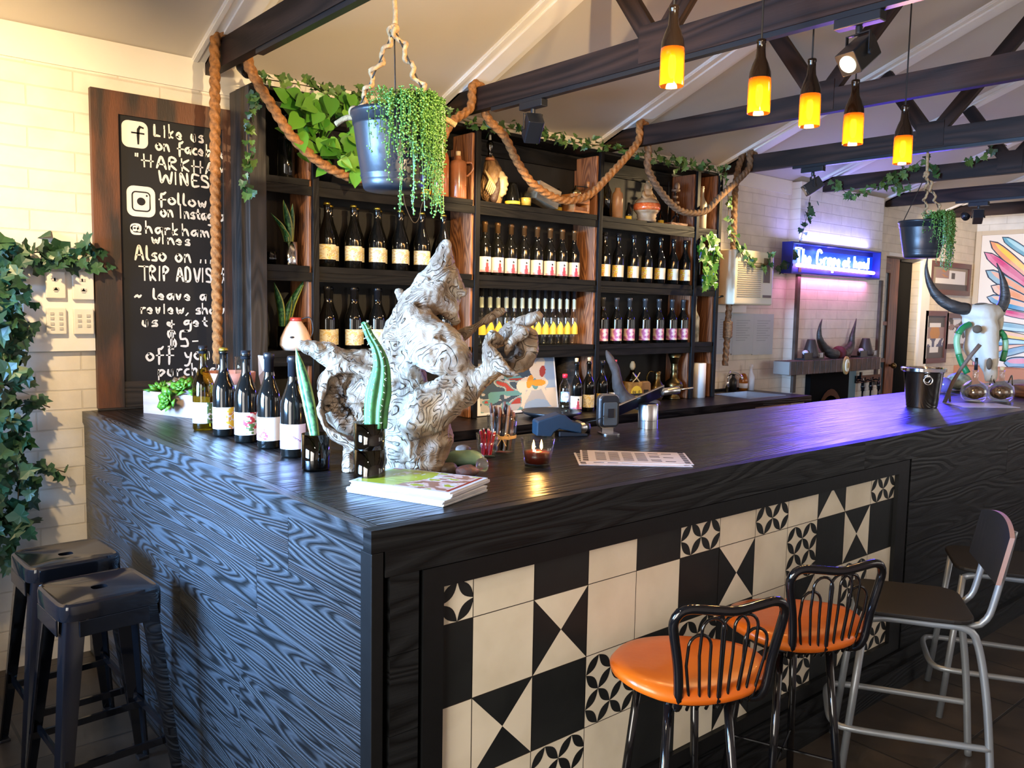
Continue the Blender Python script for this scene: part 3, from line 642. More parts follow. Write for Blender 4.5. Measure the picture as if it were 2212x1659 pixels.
m_ired, m_ipink, m_imag, m_iyel, m_iorg, m_igrn, m_iblk, m_ipur, m_itan, m_ilav = (ink_('red_label_ink', (0.55, 0.05, 0.07)), ink_('pink_label_ink', (0.75, 0.30, 0.36)), ink_('magenta_label_ink', (0.60, 0.03, 0.22)), ink_('yellow_label_ink', (0.86, 0.58, 0.05)), ink_('orange_label_ink', (0.78, 0.33, 0.05)),
    ink_('green_label_ink', (0.12, 0.22, 0.07)), ink_('black_label_ink', (0.02, 0.02, 0.025)), ink_('purple_label_ink', (0.30, 0.15, 0.40)), ink_('tan_label_ink', (0.62, 0.46, 0.24)), ink_('lavender_label_paper', (0.74, 0.66, 0.84)))
def fig_red(u, v):      # red-robed figure at the lower right of a white label
    x, y = u - 0.62, v - 0.62
    if (x / .13) ** 2 + ((v - .80) / .22) ** 2 < 1: return 1
    if (x / .08) ** 2 + ((v - .50) / .20) ** 2 < 1: return 1 if v > .42 else 2
    if (x / .06) ** 2 + ((v - .26) / .10) ** 2 < 1: return 3
    if v > .86 and nz(u, v, 5, 3) > -.1: return 4
    return 0
def floral(u, v): q = nz(u, v, 6, 1); return 1 if q > .22 else (2 if q < -.34 else (3 if abs(q) < .02 and .2 < v < .8 and u > .45 else 0))
def pinkl(u, v): q = nz(u, v, 4, 9); return 1 if q > .18 else (2 if q < -.15 else 0)
def leftflor(u, v): q = nz(u, v, 7, 4); return (1 if q > .0 else 2 if q < -.25 else 0) if u < .45 else 0
def gumleaf(u, v): q = nz(u, v, 6, 7); return 1 if u > .62 and q > -.12 else (2 if u > .7 and q < -.3 else 0)
def wattle(u, v): q = nz(u, v, 6, 12); return 1 if u > .55 and q > .0 else (2 if u > .6 and q < -.2 else 0)
def petals(u, v):
    q = nz(u, v, 9, 5)
    if u > .4 and v < .75 and q > .1: return 1
    if u > .45 and v > .35 and q < -.15: return 2
    return 0
def scrawl(u, v):
    if v > .55 and u < .55 and abs(sin(u * 26) * .10 + .72 - v) < .06: return 1
    if v > .5 and u < .5 and abs(nz(u, v, 8, 2)) < .10: return 1
    if u < .3 and .12 < v < .4 and abs(u - .1 - v * .2) < .025: return 2
    return 0
def feather(u, v): d = v - .35 - (u - .2) * .5; return 1 if .1 < u < .95 and abs(d - .06 * sin(u * 9)) < .035 else (2 if .15 < u < .9 and abs(d - .2) < .12 and nz(u, v, 8, 6) > .05 else 0)
LB = {'red': (fig_red, [m_white, m_ired, m_ipink, m_iblk, m_ipink]), 'floral': (floral, [m_cream, mat('soft_gold_ink', (0.80, 0.60, 0.22), 0.7), mat('soft_tan_ink', (0.66, 0.52, 0.30), 0.7), mat('soft_brown_ink', (0.45, 0.30, 0.14), 0.7)]), 'pink': (pinkl, [mat('blush_label_ink', (0.74, 0.36, 0.40), 0.7), mat('plum_label_ink', (0.46, 0.12, 0.24), 0.7), mat('peach_label_ink', (0.82, 0.62, 0.45), 0.7)]), 'leftfloral': (leftflor, [m_cream, m_iyel, m_iorg]), 'gum': (gumleaf, [m_paper, m_igrn, m_iblk]), 'wattle': (wattle, [m_paper, m_iyel, m_iorg]), 'petal': (petals, [m_paper, m_ired, m_igrn]), 'scrawl': (scrawl, [m_paper, m_imag, m_iblk]), 'feather': (feather, [m_ilav, m_ipur, m_ilav])}
PROTO = {}
def bottle(name, loc, label, group, key, r, h, lab, lz, glass, cap, capc, sh=0.56, ss=0.78, wrap=150, face=None, cat='bottle', neck=0.0148, nu=26, nv=22):
    """wine bottle on its base centre; face = direction the label looks at"""
    a = face if face is not None else degrees_to(loc)
    k = key
    if k not in PROTO:
        g = MB().lathe(bprof(r, h, neck, sh, ss), n=28).mesh('glass_body', glass)
        fn, ms = LB[lab]
        l = label_mesh("label", r + 0.0006, lz[0], lz[1], -wrap / 2, wrap / 2, [row[::1] for row in raster(fn, nu, nv)], ms)
        c = MB()
        if cap == 'crown': c.lathe([(0.0165, h - 0.010), (0.0172, h - 0.004), (0.014, h + 0.002), (0.0005, h + 0.003)], n=20, rib=lambda q, z: 1 + .04 * cos(10 * q))
        elif cap == 'capsule': c.lathe([(neck + 0.0012, h * 0.80), (neck + 0.001, h * 0.935), (neck * 1.18 + .001, h * 0.94), (neck * 1.18 + .001, h * 0.985), (neck * 1.1, h + 0.001), (0.0005, h + 0.0015)], n=20)
        elif cap == 'cork': c.lathe([(0.0105, h - 0.004), (0.0115, h + 0.022), (0.0005, h + 0.024)], n=14)
        else: c.lathe([(neck + 0.002, h - 0.03), (neck + 0.002, h), (0.0005, h + 0.001)], n=16)
        PROTO[k] = (g, l, c.mesh('cap', capc))
    g, l, c = PROTO[k]
    t = empty(name, loc, label, cat, group, radians(a))
    for n, me in (('glass_body', g), ('label', l), ('cap', c)):
        o = bpy.data.objects.new(n, me); col.objects.link(o); o.parent = t
    return t
def degrees_to(loc): return math.degrees(atan2(CAM[1] - loc[1], CAM[0] - loc[0])) + 8
ORDN = ['first', 'second', 'third', 'fourth', 'fifth', 'sixth', 'seventh', 'eighth', 'ninth', 'tenth', 'eleventh', 'twelfth', 'thirteenth', 'last']
# five wine bottles on the bar's left end
FIVE = [((0.234, 1.647), 'gum', m_ggrn, 'none', m_capblk, 'olive-green wine bottle with leaf-print label, farthest of the five on the bar'), ((0.242, 1.462), 'wattle', m_gblk, 'crown', m_goldcap, 'dark wine bottle with yellow-green cap and yellow blossom label on the bar'), ((0.252, 1.284), 'petal', m_gblk, 'none', m_capblk, 'dark wine bottle with red-petal label, middle of the five on the bar'), ((0.266, 1.124), 'scrawl', m_gblk, 'capsule', m_capblk, 'dark wine bottle with magenta scrawl label, fourth of five on the bar'), ((0.259, 0.927), 'feather', m_gblk, 'capsule', m_capblk, 'dark wine bottle with lavender feather label, nearest the snake plant leaf')]
for i, ((x, y), lab, gl, cap, cm, txt) in enumerate(FIVE):
    bottle('wine_bottle', (x, y, BT + 0.0005), txt, 'wine bottles lined up on the bar end', 'five%d' % i, 0.0405, 0.323, lab, (0.028, 0.108), gl, cap, cm, sh=0.50, ss=0.80, wrap=170, face=[-112, -110, -108, -128, -130][i])
# shelf bottles
BY = 2.305
for i, x in enumerate((1.107, 1.258, 1.400, 1.543, 1.683, 1.828)):
    bottle('wine_bottle', (x, BY, SH[1] + .0005), 'crown-capped bottle with gold floral label, %s from left, front row, upper left shelf' % ORDN[i], 'gold-label bottles on the upper left shelf', 'crown', 0.045, 0.324, 'floral', (0.040, 0.115), m_gblk, 'crown', m_goldcap, sh=0.44, ss=0.84)
    bottle('wine_bottle', (x + 0.066, BY + 0.09, SH[1] + .0005), 'crown-capped bottle half hidden behind the %s front bottle, upper left shelf' % ORDN[i], 'gold-label bottles on the upper left shelf', 'crown', 0.045, 0.324, 'floral', (0.040, 0.115), m_gblk, 'crown', m_goldcap, sh=0.44, ss=0.84)
for i, x in enumerate((1.107, 1.258, 1.401, 1.543, 1.683, 1.850)):
    bottle('wine_bottle', (x, BY, SH[2] + .0005), 'long-necked bottle with gold floral label, %s from left, front row, lower left shelf' % ORDN[i], 'gold-label bottles on the lower left shelf', 'lower', 0.043, 0.318, 'floral', (0.018, 0.100), m_gblk, 'capsule', m_capblk, sh=0.46, ss=0.80)
    bottle('wine_bottle', (x + 0.066, BY + 0.09, SH[2] + .0005), 'long-necked bottle half hidden behind the %s front bottle, lower left shelf' % ORDN[i], 'gold-label bottles on the lower left shelf', 'lower', 0.043, 0.318, 'floral', (0.018, 0.100), m_gblk, 'capsule', m_capblk, sh=0.46, ss=0.80)
for i, x in enumerate((2.124, 2.221, 2.325, 2.429, 2.535, 2.643, 2.747, 2.854)):
    bottle('wine_bottle', (x, BY, SH[1] + .0005), 'bronze-capped wine bottle with red-robed figure on white label, %s from left' % ORDN[i], 'red-figure wine bottles on the middle shelf', 'redfig', 0.0385, 0.312, 'red', (0.020, 0.108), m_gblk, 'capsule', m_bronze, sh=0.52, ss=0.76)
for i, x in enumerate((3.090, 3.219, 3.370, 3.512, 3.650, 3.792, 3.926)):
    bottle('wine_bottle', (x, 2.26, SH[1] + .0005), 'dark bottle with cream floral label, %s from left on the upper right shelf' % ORDN[i], 'cream-label bottles on the upper right shelf', 'lflor', 0.039, 0.318, 'leftfloral', (0.030, 0.108), m_gblk, 'none', m_capblk, sh=0.50, ss=0.76)
for i, x in enumerate((3.088, 3.220, 3.350, 3.508, 3.656, 3.800, 3.926)):
    bottle('wine_bottle', (x, 2.26, SH[2] + .0005), 'grey-capped bottle with pink swirl label, %s from left on the lower right shelf' % ORDN[i], 'pink-label bottles on the lower right shelf', 'pinkb', 0.039, 0.306, 'pink', (0.020, 0.100), m_gblk, 'capsule', m_capgrey, sh=0.52, ss=0.76)
# thirteen slim clear bottles with yellow peaked labels
YG = MB().lathe(bprof(0.0275, 0.335, 0.0125, 0.50, 0.62, False), n=20).mesh('glass_body', m_gclr)
yfn = lambda u, v: 1 if v > abs(u - .5) * 1.1 + (.14 if u > .5 else .3) else 0
lab = MB(); nu, nv = 20, 16; gr = raster(yfn, nu, nv)
for j in range(nv):
    for i in range(nu):
        if gr[j][i]:
            q = []
            for (ii, jj) in ((i, j), (i, j + 1), (i + 1, j + 1), (i + 1, j)): a = radians(lerp(-80, 80, ii / nu)); q.append((0.0281 * cos(a), 0.0281 * sin(a), lerp(0.165, 0.065, jj / nv)))
            lab.poly(q)
YL = lab.mesh('label', mat('yellow_label_paper', (0.90, 0.60, 0.06), 0.6))
YN = MB().lathe([(0.0132, 0.225), (0.0132, 0.285)], n=16, cap=False).mesh('neck_label', mat('pale_neck_label', (0.42, 0.46, 0.34), 0.6))
YC = MB().lathe([(0.0136, 0.29), (0.0136, 0.336), (0.017, 0.338), (0.017, 0.352), (0.0005, 0.353)], n=16).mesh('stopper', m_capblk)
for i in range(13):
    x = 2.108 + 0.0632 * i
    t = empty('spirit_bottle', (x, BY, SH[2] + .0005), 'slim clear bottle with peaked yellow label, %s from left in the yellow row' % ORDN[i], 'bottle', 'yellow-label clear bottles on the middle shelf', radians(degrees_to((x, BY))))
    for n, me in (('glass_body', YG), ('label', YL), ('neck_label', YN), ('stopper', YC)):
        o = bpy.data.objects.new(n, me); col.objects.link(o); o.parent = t
# four wine bottles standing on the back counter, and odd ones among the shelves
for i, (x, y, key, lab, cap, cm, txt) in enumerate(((2.70, 2.10, 'cork1', 'red', 'cork', m_itan, 'corked dark wine bottle with red-figure label beside the water bottle'), (2.83, 2.12, 'cork2', 'floral', 'cork', m_itan, 'corked dark wine bottle with orange floral label on the back counter'), (2.96, 2.13, 'plain1', 'leftfloral', 'none', m_capblk, 'uncorked dark wine bottle, third of four on the back counter'), (3.085, 2.14, 'plain2', 'petal', 'none', m_ired, 'dark wine bottle with red rim, last of four on the back counter'))):
    bottle('wine_bottle', (x, y, BC + .0005), txt, 'wine bottles on the back counter', key, 0.040, 0.315, lab, (0.025, 0.105), m_gblk, cap, cm, sh=0.50, ss=0.78, wrap=120)
def plain(name, loc, label, prof, m, cat='bottle', n=24, extra=None):
    t = empty(name, loc, label, cat)
    MB().lathe(prof, n=n).build('body', m, t, smooth=True)
    if extra:
        for (nm, pr, mm) in extra: MB().lathe(pr, n=n).build(nm, mm, t, smooth=True)
    return t
def onsh(px, Y, i): return onY(px, 600, Y)[0]
plain('wine_bottle', (onY(618, 370, 2.32)[0], 2.32, SH[0] + .0005), 'dark wine bottle alone on the top shelf of the narrow left bay', bprof(0.041, 0.32), m_gblk)
plain('wine_bottle', (4.10, 2.30, SH[1] + .0005), 'dark wine bottle behind the hanging leaves in the narrow right bay', bprof(0.039, 0.31), m_gblk)
plain('glass_tumbler', (0.795, 2.28, SH[1] + .0005), 'small dark glass beside the potted snake plant in the left bay', [(0.026, 0), (0.030, 0.06), (0.028, 0.06), (0.024, 0.004), (0.0005, 0.004)], m_gcut, 'glass')
# ================================================================== soft, fused forms (driftwood, skull, rocks)
def fused(name, mb, vox, m, parent=None, disp=None, floor=None, smooth=2):
    me = mb.mesh('tmp', m); o = bpy.data.objects.new('tmp', me); col.objects.link(o)
    r = o.modifiers.new('r', 'REMESH'); r.mode = 'VOXEL'; r.voxel_size = vox
    s = o.modifiers.new('s', 'SMOOTH'); s.factor = 0.5; s.iterations = smooth
    dg = bpy.context.evaluated_depsgraph_get(); n = bpy.data.meshes.new_from_object(o.evaluated_get(dg)); bpy.data.objects.remove(o)
    n.name = name; n.materials.clear(); n.materials.append(m)
    if disp:
        no = [v.normal.copy() for v in n.vertices]
        for i, v in enumerate(n.vertices): v.co += no[i] * disp(v.co)
    if floor is not None:
        for v in n.vertices: v.co.z = max(v.co.z, floor)
    for p in n.polygons: p.use_smooth = True
    n.update(); q = bpy.data.objects.new(name, n); col.objects.link(q)
    if parent: q.parent = parent
    return q
def recenter(o, c):
    """give a mesh built in room coordinates its own origin c"""
    c = Vector(c); o.data.transform(Matrix.Translation(-c)); o.location = c; return o
def limb(b, pts, D):
    """tapering limb through (px, py, depth offset, radius px) points of the photograph"""
    P = [atD(p[0], p[1], D + p[2]) for p in pts]; Rr = [p[3] * (D + p[2]) / F for p in pts]
    Q = []; W = []
    for i in range(len(P) - 1):
        for k in range(6): t = k / 6; Q.append(P[i].lerp(P[i + 1], t)); W.append(lerp(Rr[i], Rr[i + 1], t))
    Q.append(P[-1]); W.append(Rr[-1]); b.tube(Q, W, 14)
    for i in (0, -1): b.ball(P[i], Rr[i] * 0.98, n=10)
def blob(b, px, py, dz, rx, ry, D, rot=0, rd=None):
    c = atD(px, py, D + dz); s = (D + dz) / F
    Mr = RM.transposed().to_4x4() @ Matrix.Rotation(radians(rot), 4, 'Z')
    b.ball(c, rx * s, ry * s, (rd or min(rx, ry)) * s, n=12, M=Mr)

def weathered(name):
    """silvery driftwood: flowing grain lines, brown patches, and rot where the mesh attribute 'rot' says so"""
    m, nt, p = _nt(name); N, L = nt.nodes, nt.links
    tc = N.new('ShaderNodeTexCoord')
    n1 = N.new('ShaderNodeTexNoise'); n1.inputs['Scale'].default_value = 9; n1.inputs['Detail'].default_value = 8; n1.inputs['Roughness'].default_value = 0.62; n1.inputs['Distortion'].default_value = 1.0; L.new(tc.outputs['Object'], n1.inputs['Vector'])
    at = N.new('ShaderNodeAttribute'); at.attribute_name = 'rot'
    sb = N.new('ShaderNodeMath'); sb.operation = 'MULTIPLY_ADD'; sb.inputs[1].default_value = -0.30; L.new(at.outputs['Fac'], sb.inputs[0]); L.new(n1.outputs['Fac'], sb.inputs[2])
    r1 = N.new('ShaderNodeValToRGB'); e = r1.color_ramp.elements; e[0].position = 0.18; e[0].color = (0.045, 0.028, 0.018, 1); e[1].position = 0.66; e[1].color = (0.47, 0.435, 0.385, 1)
    for (po, c) in ((0.32, (0.15, 0.095, 0.055, 1)), (0.46, (0.20, 0.135, 0.085, 1)), (0.545, (0.33, 0.265, 0.19, 1))): x = e.new(po); x.color = c
    L.new(sb.outputs[0], r1.inputs[0])
    n0 = N.new('ShaderNodeTexNoise'); n0.inputs['Scale'].default_value = 4.5; n0.inputs['Detail'].default_value = 2; n0.inputs['Distortion'].default_value = 1.8; L.new(tc.outputs['Object'], n0.inputs['Vector'])
    mu = N.new('ShaderNodeMath'); mu.operation = 'MULTIPLY'; mu.inputs[1].default_value = 21; L.new(n0.outputs['Fac'], mu.inputs[0])
    pp = N.new('ShaderNodeMath'); pp.operation = 'PINGPONG'; pp.inputs[1].default_value = 0.5; L.new(mu.outputs[0], pp.inputs[0])
    n3 = N.new('ShaderNodeTexNoise'); n3.inputs['Scale'].default_value = 22; n3.inputs['Detail'].default_value = 3; L.new(tc.outputs['Object'], n3.inputs['Vector'])
    ad0 = N.new('ShaderNodeMath'); ad0.operation = 'MULTIPLY_ADD'; ad0.inputs[1].default_value = 0.9; L.new(n3.outputs['Fac'], ad0.inputs[0]); L.new(pp.outputs[0], ad0.inputs[2])
    r2 = N.new('ShaderNodeValToRGB'); r2.color_ramp.elements[0].position = 0.42; r2.color_ramp.elements[1].position = 0.56; r2.color_ramp.elements[0].color = (0.34, 0.25, 0.17, 1); L.new(ad0.outputs[0], r2.inputs[0])
    mx = N.new('ShaderNodeMix'); mx.data_type = 'RGBA'; mx.blend_type = 'MULTIPLY'; mx.inputs[0].default_value = 0.30; L.new(r1.outputs[0], mx.inputs[6]); L.new(r2.outputs[0], mx.inputs[7]); L.new(mx.outputs[2], p.inputs['Base Color'])
    p.inputs['Roughness'].default_value = 0.6
    ad = N.new('ShaderNodeMath'); L.new(n1.outputs['Fac'], ad.inputs[0]); L.new(r2.outputs[0], ad.inputs[1])
    bp = N.new('ShaderNodeBump'); bp.inputs['Strength'].default_value = 1.0; bp.inputs['Distance'].default_value = 0.016; L.new(ad.outputs[0], bp.inputs['Height']); L.new(bp.outputs[0], p.inputs['Normal'])
    return m
m_drift = weathered('driftwood')
DD = 2.44
dw = empty('driftwood_sculpture', (0.42, 0.50, BT), 'large pale gnarled driftwood sculpture standing on the bar beside the cactus', 'driftwood'); dwo = Vector((0.42, 0.50, BT))
b = MB()
limb(b, [(892, 1020, 0.02, 60), (888, 950, 0.02, 58), (880, 880, 0.02, 56), (868, 800, 0.03, 54), (876, 740, 0.03, 50)], DD)
limb(b, [(925, 1010, 0.0, 34), (938, 940, 0.0, 42), (930, 870, 0.0, 46)], DD)
blob(b, 935, 748, -0.03, 84, 54, DD, 32, 52); blob(b, 985, 776, -0.05, 42, 34, DD, 30, 34); limb(b, [(900, 700, -0.02, 44), (950, 735, -0.05, 44), (1000, 775, -0.06, 28)], DD)
limb(b, [(872, 740, 0.04, 46), (888, 688, 0.03, 42), (925, 640, 0.02, 44), (946, 605, 0.01, 46), (957, 565, 0.0, 25), (965, 528, -0.01, 8)], DD)
limb(b, [(960, 600, 0.01, 36), (985, 618, 0.01, 24), (1002, 630, 0.01, 11)], DD); limb(b, [(955, 640, 0.02, 42), (972, 668, 0.02, 24), (984, 690, 0.02, 12)], DD)
limb(b, [(895, 690, 0.03, 30), (876, 662, 0.02, 16), (863, 634, 0.01, 7)], DD)
limb(b, [(905, 905, -0.04, 50), (930, 885, -0.05, 52), (975, 852, -0.06, 43), (1020, 822, -0.06, 30), (1066, 796, -0.06, 24)], DD)
limb(b, [(1062, 800, -0.07, 20), (1050, 775, -0.08, 17), (1052, 745, -0.08, 16), (1066, 726, -0.07, 15), (1078, 735, -0.05, 12)], DD)
limb(b, [(1062, 765, -0.09, 16), (1078, 790, -0.09, 14), (1096, 803, -0.10, 10), (1120, 811, -0.11, 4)], DD)
limb(b, [(1070, 790, -0.03, 18), (1100, 795, -0.01, 18), (1128, 782, 0.0, 20), (1141, 758, 0.0, 20), (1136, 725, 0.0, 18), (1120, 712, 0.0, 10)], DD)
limb(b, [(1128, 720, -0.05, 14), (1108, 738, -0.05, 13), (1096, 765, -0.05, 9)], DD)
limb(b, [(1070, 738, 0.03, 12), (1100, 712, 0.03, 14), (1138, 692, 0.04, 17), (1162, 680, 0.04, 15)], DD)
limb(b, [(955, 725, 0.08, 20), (990, 728, 0.10, 13), (1025, 708, 0.11, 9), (1055, 690, 0.12, 8), (1084, 672, 0.12, 5)], DD)
limb(b, [(650, 744, -0.02, 12), (675, 752, 0.0, 21), (712, 766, 0.03, 24), (748, 778, 0.04, 23), (790, 775, 0.06, 25), (850, 790, 0.06, 36)], DD)
blob(b, 750, 862, 0.08, 60, 78, DD, -12, 60); limb(b, [(700, 850, 0.02, 16), (692, 880, 0.0, 12), (698, 910, 0.0, 12), (722, 940, 0.0, 18), (760, 960, 0.0, 18), (800, 955, 0.0, 22)], DD)
limb(b, [(700, 850, 0.02, 14), (712, 815, 0.02, 13), (745, 800, 0.03, 22), (800, 815, 0.04, 38), (840, 860, 0.03, 50)], DD)
limb(b, [(756, 950, 0.02, 15), (750, 985, 0.02, 14), (751, 1022, 0.02, 16)], DD)
def ddisp(c):
    q = c * 11; w = noise.noise(c * 6) * 3; return 0.013 * noise.noise(q) + 0.007 * noise.noise(c * 26) + 0.0045 * (abs(noise.noise(Vector((c.x * 55 + w, c.y * 55, c.z * 16 + w)))) - .25) + 0.0025 * noise.noise(c * 90)
o = fused('driftwood_body', b, 0.0045, m_drift, dw, ddisp, None, 2)
# knots and hollows carved into the wood: px, py, depth, radius px, how deep (m), rot colour; then broad brown patches
KN = [(1008, 790, -0.11, 13, .022, 1), (996, 796, -0.11, 10, .016, 1), (950, 722, -0.115, 13, .016, .8), (962, 728, -0.115, 10, .014, .9), (909, 655, -0.05, 9, .018, 1), (853, 832, -0.055, 15, .016, .8), (953, 785, -0.12, 9, .014, .9), (968, 784, -0.12, 9, .012, .8), (941, 770, -0.11, 14, .010, .35),
      (735, 850, -0.0, 36, .050, .9), (745, 895, -0.0, 38, .055, 1), (775, 925, -0.0, 30, .040, .9), (765, 830, 0.0, 26, .028, .7), (712, 880, 0.0, 16, .012, .5), (905, 985, -0.06, 7, .016, 1), (1066, 742, -0.085, 9, .014, .8), (1124, 765, -0.02, 14, .016, .9), (1098, 780, -0.04, 20, .018, .7), (912, 850, -0.06, 22, .016, .8), (890, 900, -0.05, 26, .014, .7), (1003, 634, -.01, 7, .010, .9), (880, 1000, -.05, 14, .008, .4), (925, 960, -.05, 16, .008, .5), (860, 780, -.03, 20, .008, .4), (880, 720, -.03, 16, .008, .4), (975, 640, -.03, 16, .01, .4), (930, 600, -.03, 12, .008, .3)]
PATCH = [(905, 960, -.04, 85, .85), (935, 650, -.02, 50, .5), (760, 880, 0, 70, .75), (790, 780, .04, 36, .7), (885, 880, -.03, 45, .6), (965, 660, -.02, 30, .5), (1115, 770, -.01, 34, .45), (860, 760, 0, 40, .35), (1150, 690, .03, 30, .35), (1050, 690, .12, 40, .4), (800, 840, .02, 50, .55)]
kc = [(atD(x, y, DD + d), r * DD / F, dp, c) for (x, y, d, r, dp, c) in KN]; pcs = [(atD(x, y, DD + d), r * DD / F, c) for (x, y, d, r, c) in PATCH]
me = o.data; nn_ = [v.normal.copy() for v in me.vertices]; rot = []
for i, v in enumerate(me.vertices):
    q = v.co.copy(); q += Vector((noise.noise(q * 40), noise.noise(q * 40 + Vector((9, 0, 0))), noise.noise(q * 40 + Vector((0, 9, 0))))) * .010; k_ = 0; off = 0
    for (c, r, dp, cc) in kc:
        d = (q - c).length / (r * 1.35)
        if d < 1: f = 1 - d * d * (3 - 2 * d); k_ = max(k_, cc * min(1, f * 1.4)); off += dp * f
    for (c, r, cc) in pcs:
        d = (q - c).length / (r * 1.3)
        if d < 1: k_ = max(k_, cc * (1 - d * d * (3 - 2 * d)) * (.75 + .5 * noise.noise(q * 14)))
    v.co -= nn_[i] * min(off, .05); rot.append(max(0, min(1, k_))); v.co.z = max(v.co.z, BT + .0006)
a_ = me.attributes.new('rot', 'FLOAT', 'POINT')
for i, r_ in enumerate(rot): a_.data[i].value = r_
me.update(); o.location = -dwo

# cut-bottle planters: snake plant leaf and cactus
def planter(b, r, h, z=0, th=0.003): b.lathe([(0.0005, z), (r * 0.93, z), (r, z + 0.006), (r, z + h), (r - th, z + h), (r - th, z + 0.008), (0.0005, z + 0.006)], n=32)
m_snk = None
def snake_mat():
    m, nt, p = _nt('snake_plant_leaf'); N, L = nt.nodes, nt.links
    tc = N.new('ShaderNodeTexCoord'); sp = N.new('ShaderNodeSeparateXYZ'); L.new(tc.outputs['UV'], sp.inputs[0])
    ab = N.new('ShaderNodeMath'); ab.operation = 'ABSOLUTE'; L.new(sp.outputs[1], ab.inputs[0])
    gt = N.new('ShaderNodeMath'); gt.operation = 'GREATER_THAN'; gt.inputs[1].default_value = 0.72; L.new(ab.outputs[0], gt.inputs[0])
    mp = N.new('ShaderNodeMapping'); mp.inputs['Scale'].default_value = (60, 1.5, 1); L.new(tc.outputs['UV'], mp.inputs[0])
    no = N.new('ShaderNodeTexNoise'); no.inputs['Scale'].default_value = 1; no.inputs['Distortion'].default_value = 0.6; L.new(mp.outputs[0], no.inputs['Vector'])
    rp = N.new('ShaderNodeValToRGB'); rp.color_ramp.elements[0].position = .45; rp.color_ramp.elements[1].position = .6; rp.color_ramp.elements[0].color = (0.010, 0.055, 0.022, 1); rp.color_ramp.elements[1].color = (0.06, 0.19, 0.06, 1); L.new(no.outputs['Fac'], rp.inputs[0])
    mx = N.new('ShaderNodeMix'); mx.data_type = 'RGBA'; mx.inputs[7].default_value = (0.42, 0.46, 0.08, 1); L.new(gt.outputs[0], mx.inputs[0]); L.new(rp.outputs[0], mx.inputs[6]); L.new(mx.outputs[2], p.inputs['Base Color']); p.inputs['Roughness'].default_value = 0.35
    return m
m_snk = snake_mat()
def blade(b, pts, wid, side):
    """thick sword leaf along pts; side = direction of its width"""
    pts = catmull(pts, 0.02); n = len(pts); side = Vector(side).normalized(); base = len(b.v); Ls = 0
    for i, p in enumerate(pts):
        t = i / (n - 1); w = wid * (0.55 + 0.45 * sin(min(t * 1.8, 1) * pi / 2)) * (1 if t < .6 else max(0.03, 1 - ((t - .6) / .4) ** 1.8)) / 2
        T = (pts[min(i + 1, n - 1)] - pts[max(i - 1, 0)]).normalized(); nn = T.cross(side).normalized()
        for (s, d) in ((-1, 0), (0, 0.006), (1, 0), (0, -0.002)): b.v.append(tuple(p + side * (w * s) + nn * d * (1 - t * .7)))
        if i:
            d0, d1 = Ls, Ls + (pts[i] - pts[i - 1]).length; Ls = d1; q = base + (i - 1) * 4
            for (j, k, u, v) in ((0, 1, -1, 0), (1, 2, 0, 1), (2, 3, 1, 0), (3, 0, 0, -1)): b.face((q + j, q + k, q + 4 + k, q + 4 + j), [(d0, u), (d0, v), (d1, v), (d1, u)])
vr = RM[0].copy(); vr.z = 0; vr.normalize()    # a horizontal direction across the view, used to turn leaves broadside
t = empty('snake_plant', (0.216, 0.688, BT), 'single snake plant leaf in an olive cut-bottle planter beside the driftwood', 'plant'); to = Vector((0.216, 0.688, BT))
b = MB(); planter(b, 0.042, 0.108); b.build('planter', m_gcut, t, smooth=True)
b = MB().lathe([(0.0005, 0.008), (0.036, 0.009), (0.036, 0.06), (0.0005, 0.062)], n=20); b.build('soil', m_soil, t, smooth=True)
b = MB(); blade(b, [atD(684, 975, 2.46) - to, atD(678, 930, 2.46) - to, atD(663, 850, 2.46) - to, atD(650, 795, 2.46) - to, atD(639, 752, 2.46) - to], 0.038, vr); b.build('leaf', m_snk, t, smooth=True)
t = empty('potted_cactus', (0.224, 0.392, BT), 'tall ribbed green cactus in two stacked cut-bottle planters on the bar', 'cactus'); to = Vector((0.224, 0.392, BT))
b = MB(); planter(b, 0.0425, 0.104); b.build('lower_planter', m_gcut, t, smooth=True)
b = MB(); b.lathe([(0.0005, 0.092), (0.036, 0.092), (0.0375, 0.098), (0.0410, 0.106), (0.0430, 0.176), (0.040, 0.176), (0.037, 0.112), (0.0005, 0.108)], n=32); b.build('upper_planter', m_gcut, t, smooth=True)
b = MB().lathe([(0.0005, 0.110), (0.034, 0.112), (0.036, 0.150), (0.0005, 0.152)], n=20); b.build('soil', m_soil, t, smooth=True)
CD = 2.25
cp = catmull([atD(812, 925, CD) - to, atD(814, 880, CD) - to, atD(820, 838, CD) - to, atD(824, 792, CD) - to, atD(815, 755, CD) - to, atD(799, 726, CD) - to, atD(790, 706, CD) - to, atD(783, 696, CD) - to], 0.008)
n = len(cp); rr = []
for i in range(n):
    s = i / (n - 1); rr.append(lerp(0.027, 0.031, min(1, s * 3)) if s < .33 else lerp(0.031, 0.012, ((s - .33) / .42)) if s < .75 else lerp(0.012, 0.008, (s - .75) / .25))
rr[-1] = 0.003
b = MB(); b.tube(cp, rr, 48, lobes=7, lobe_amp=0.42); b.build('stem', mat('cactus_skin', (0.05, 0.20, 0.055), 0.5, c2=(0.028, 0.11, 0.040), vscale=30, bump=0.1), t, smooth=True)
b = MB()
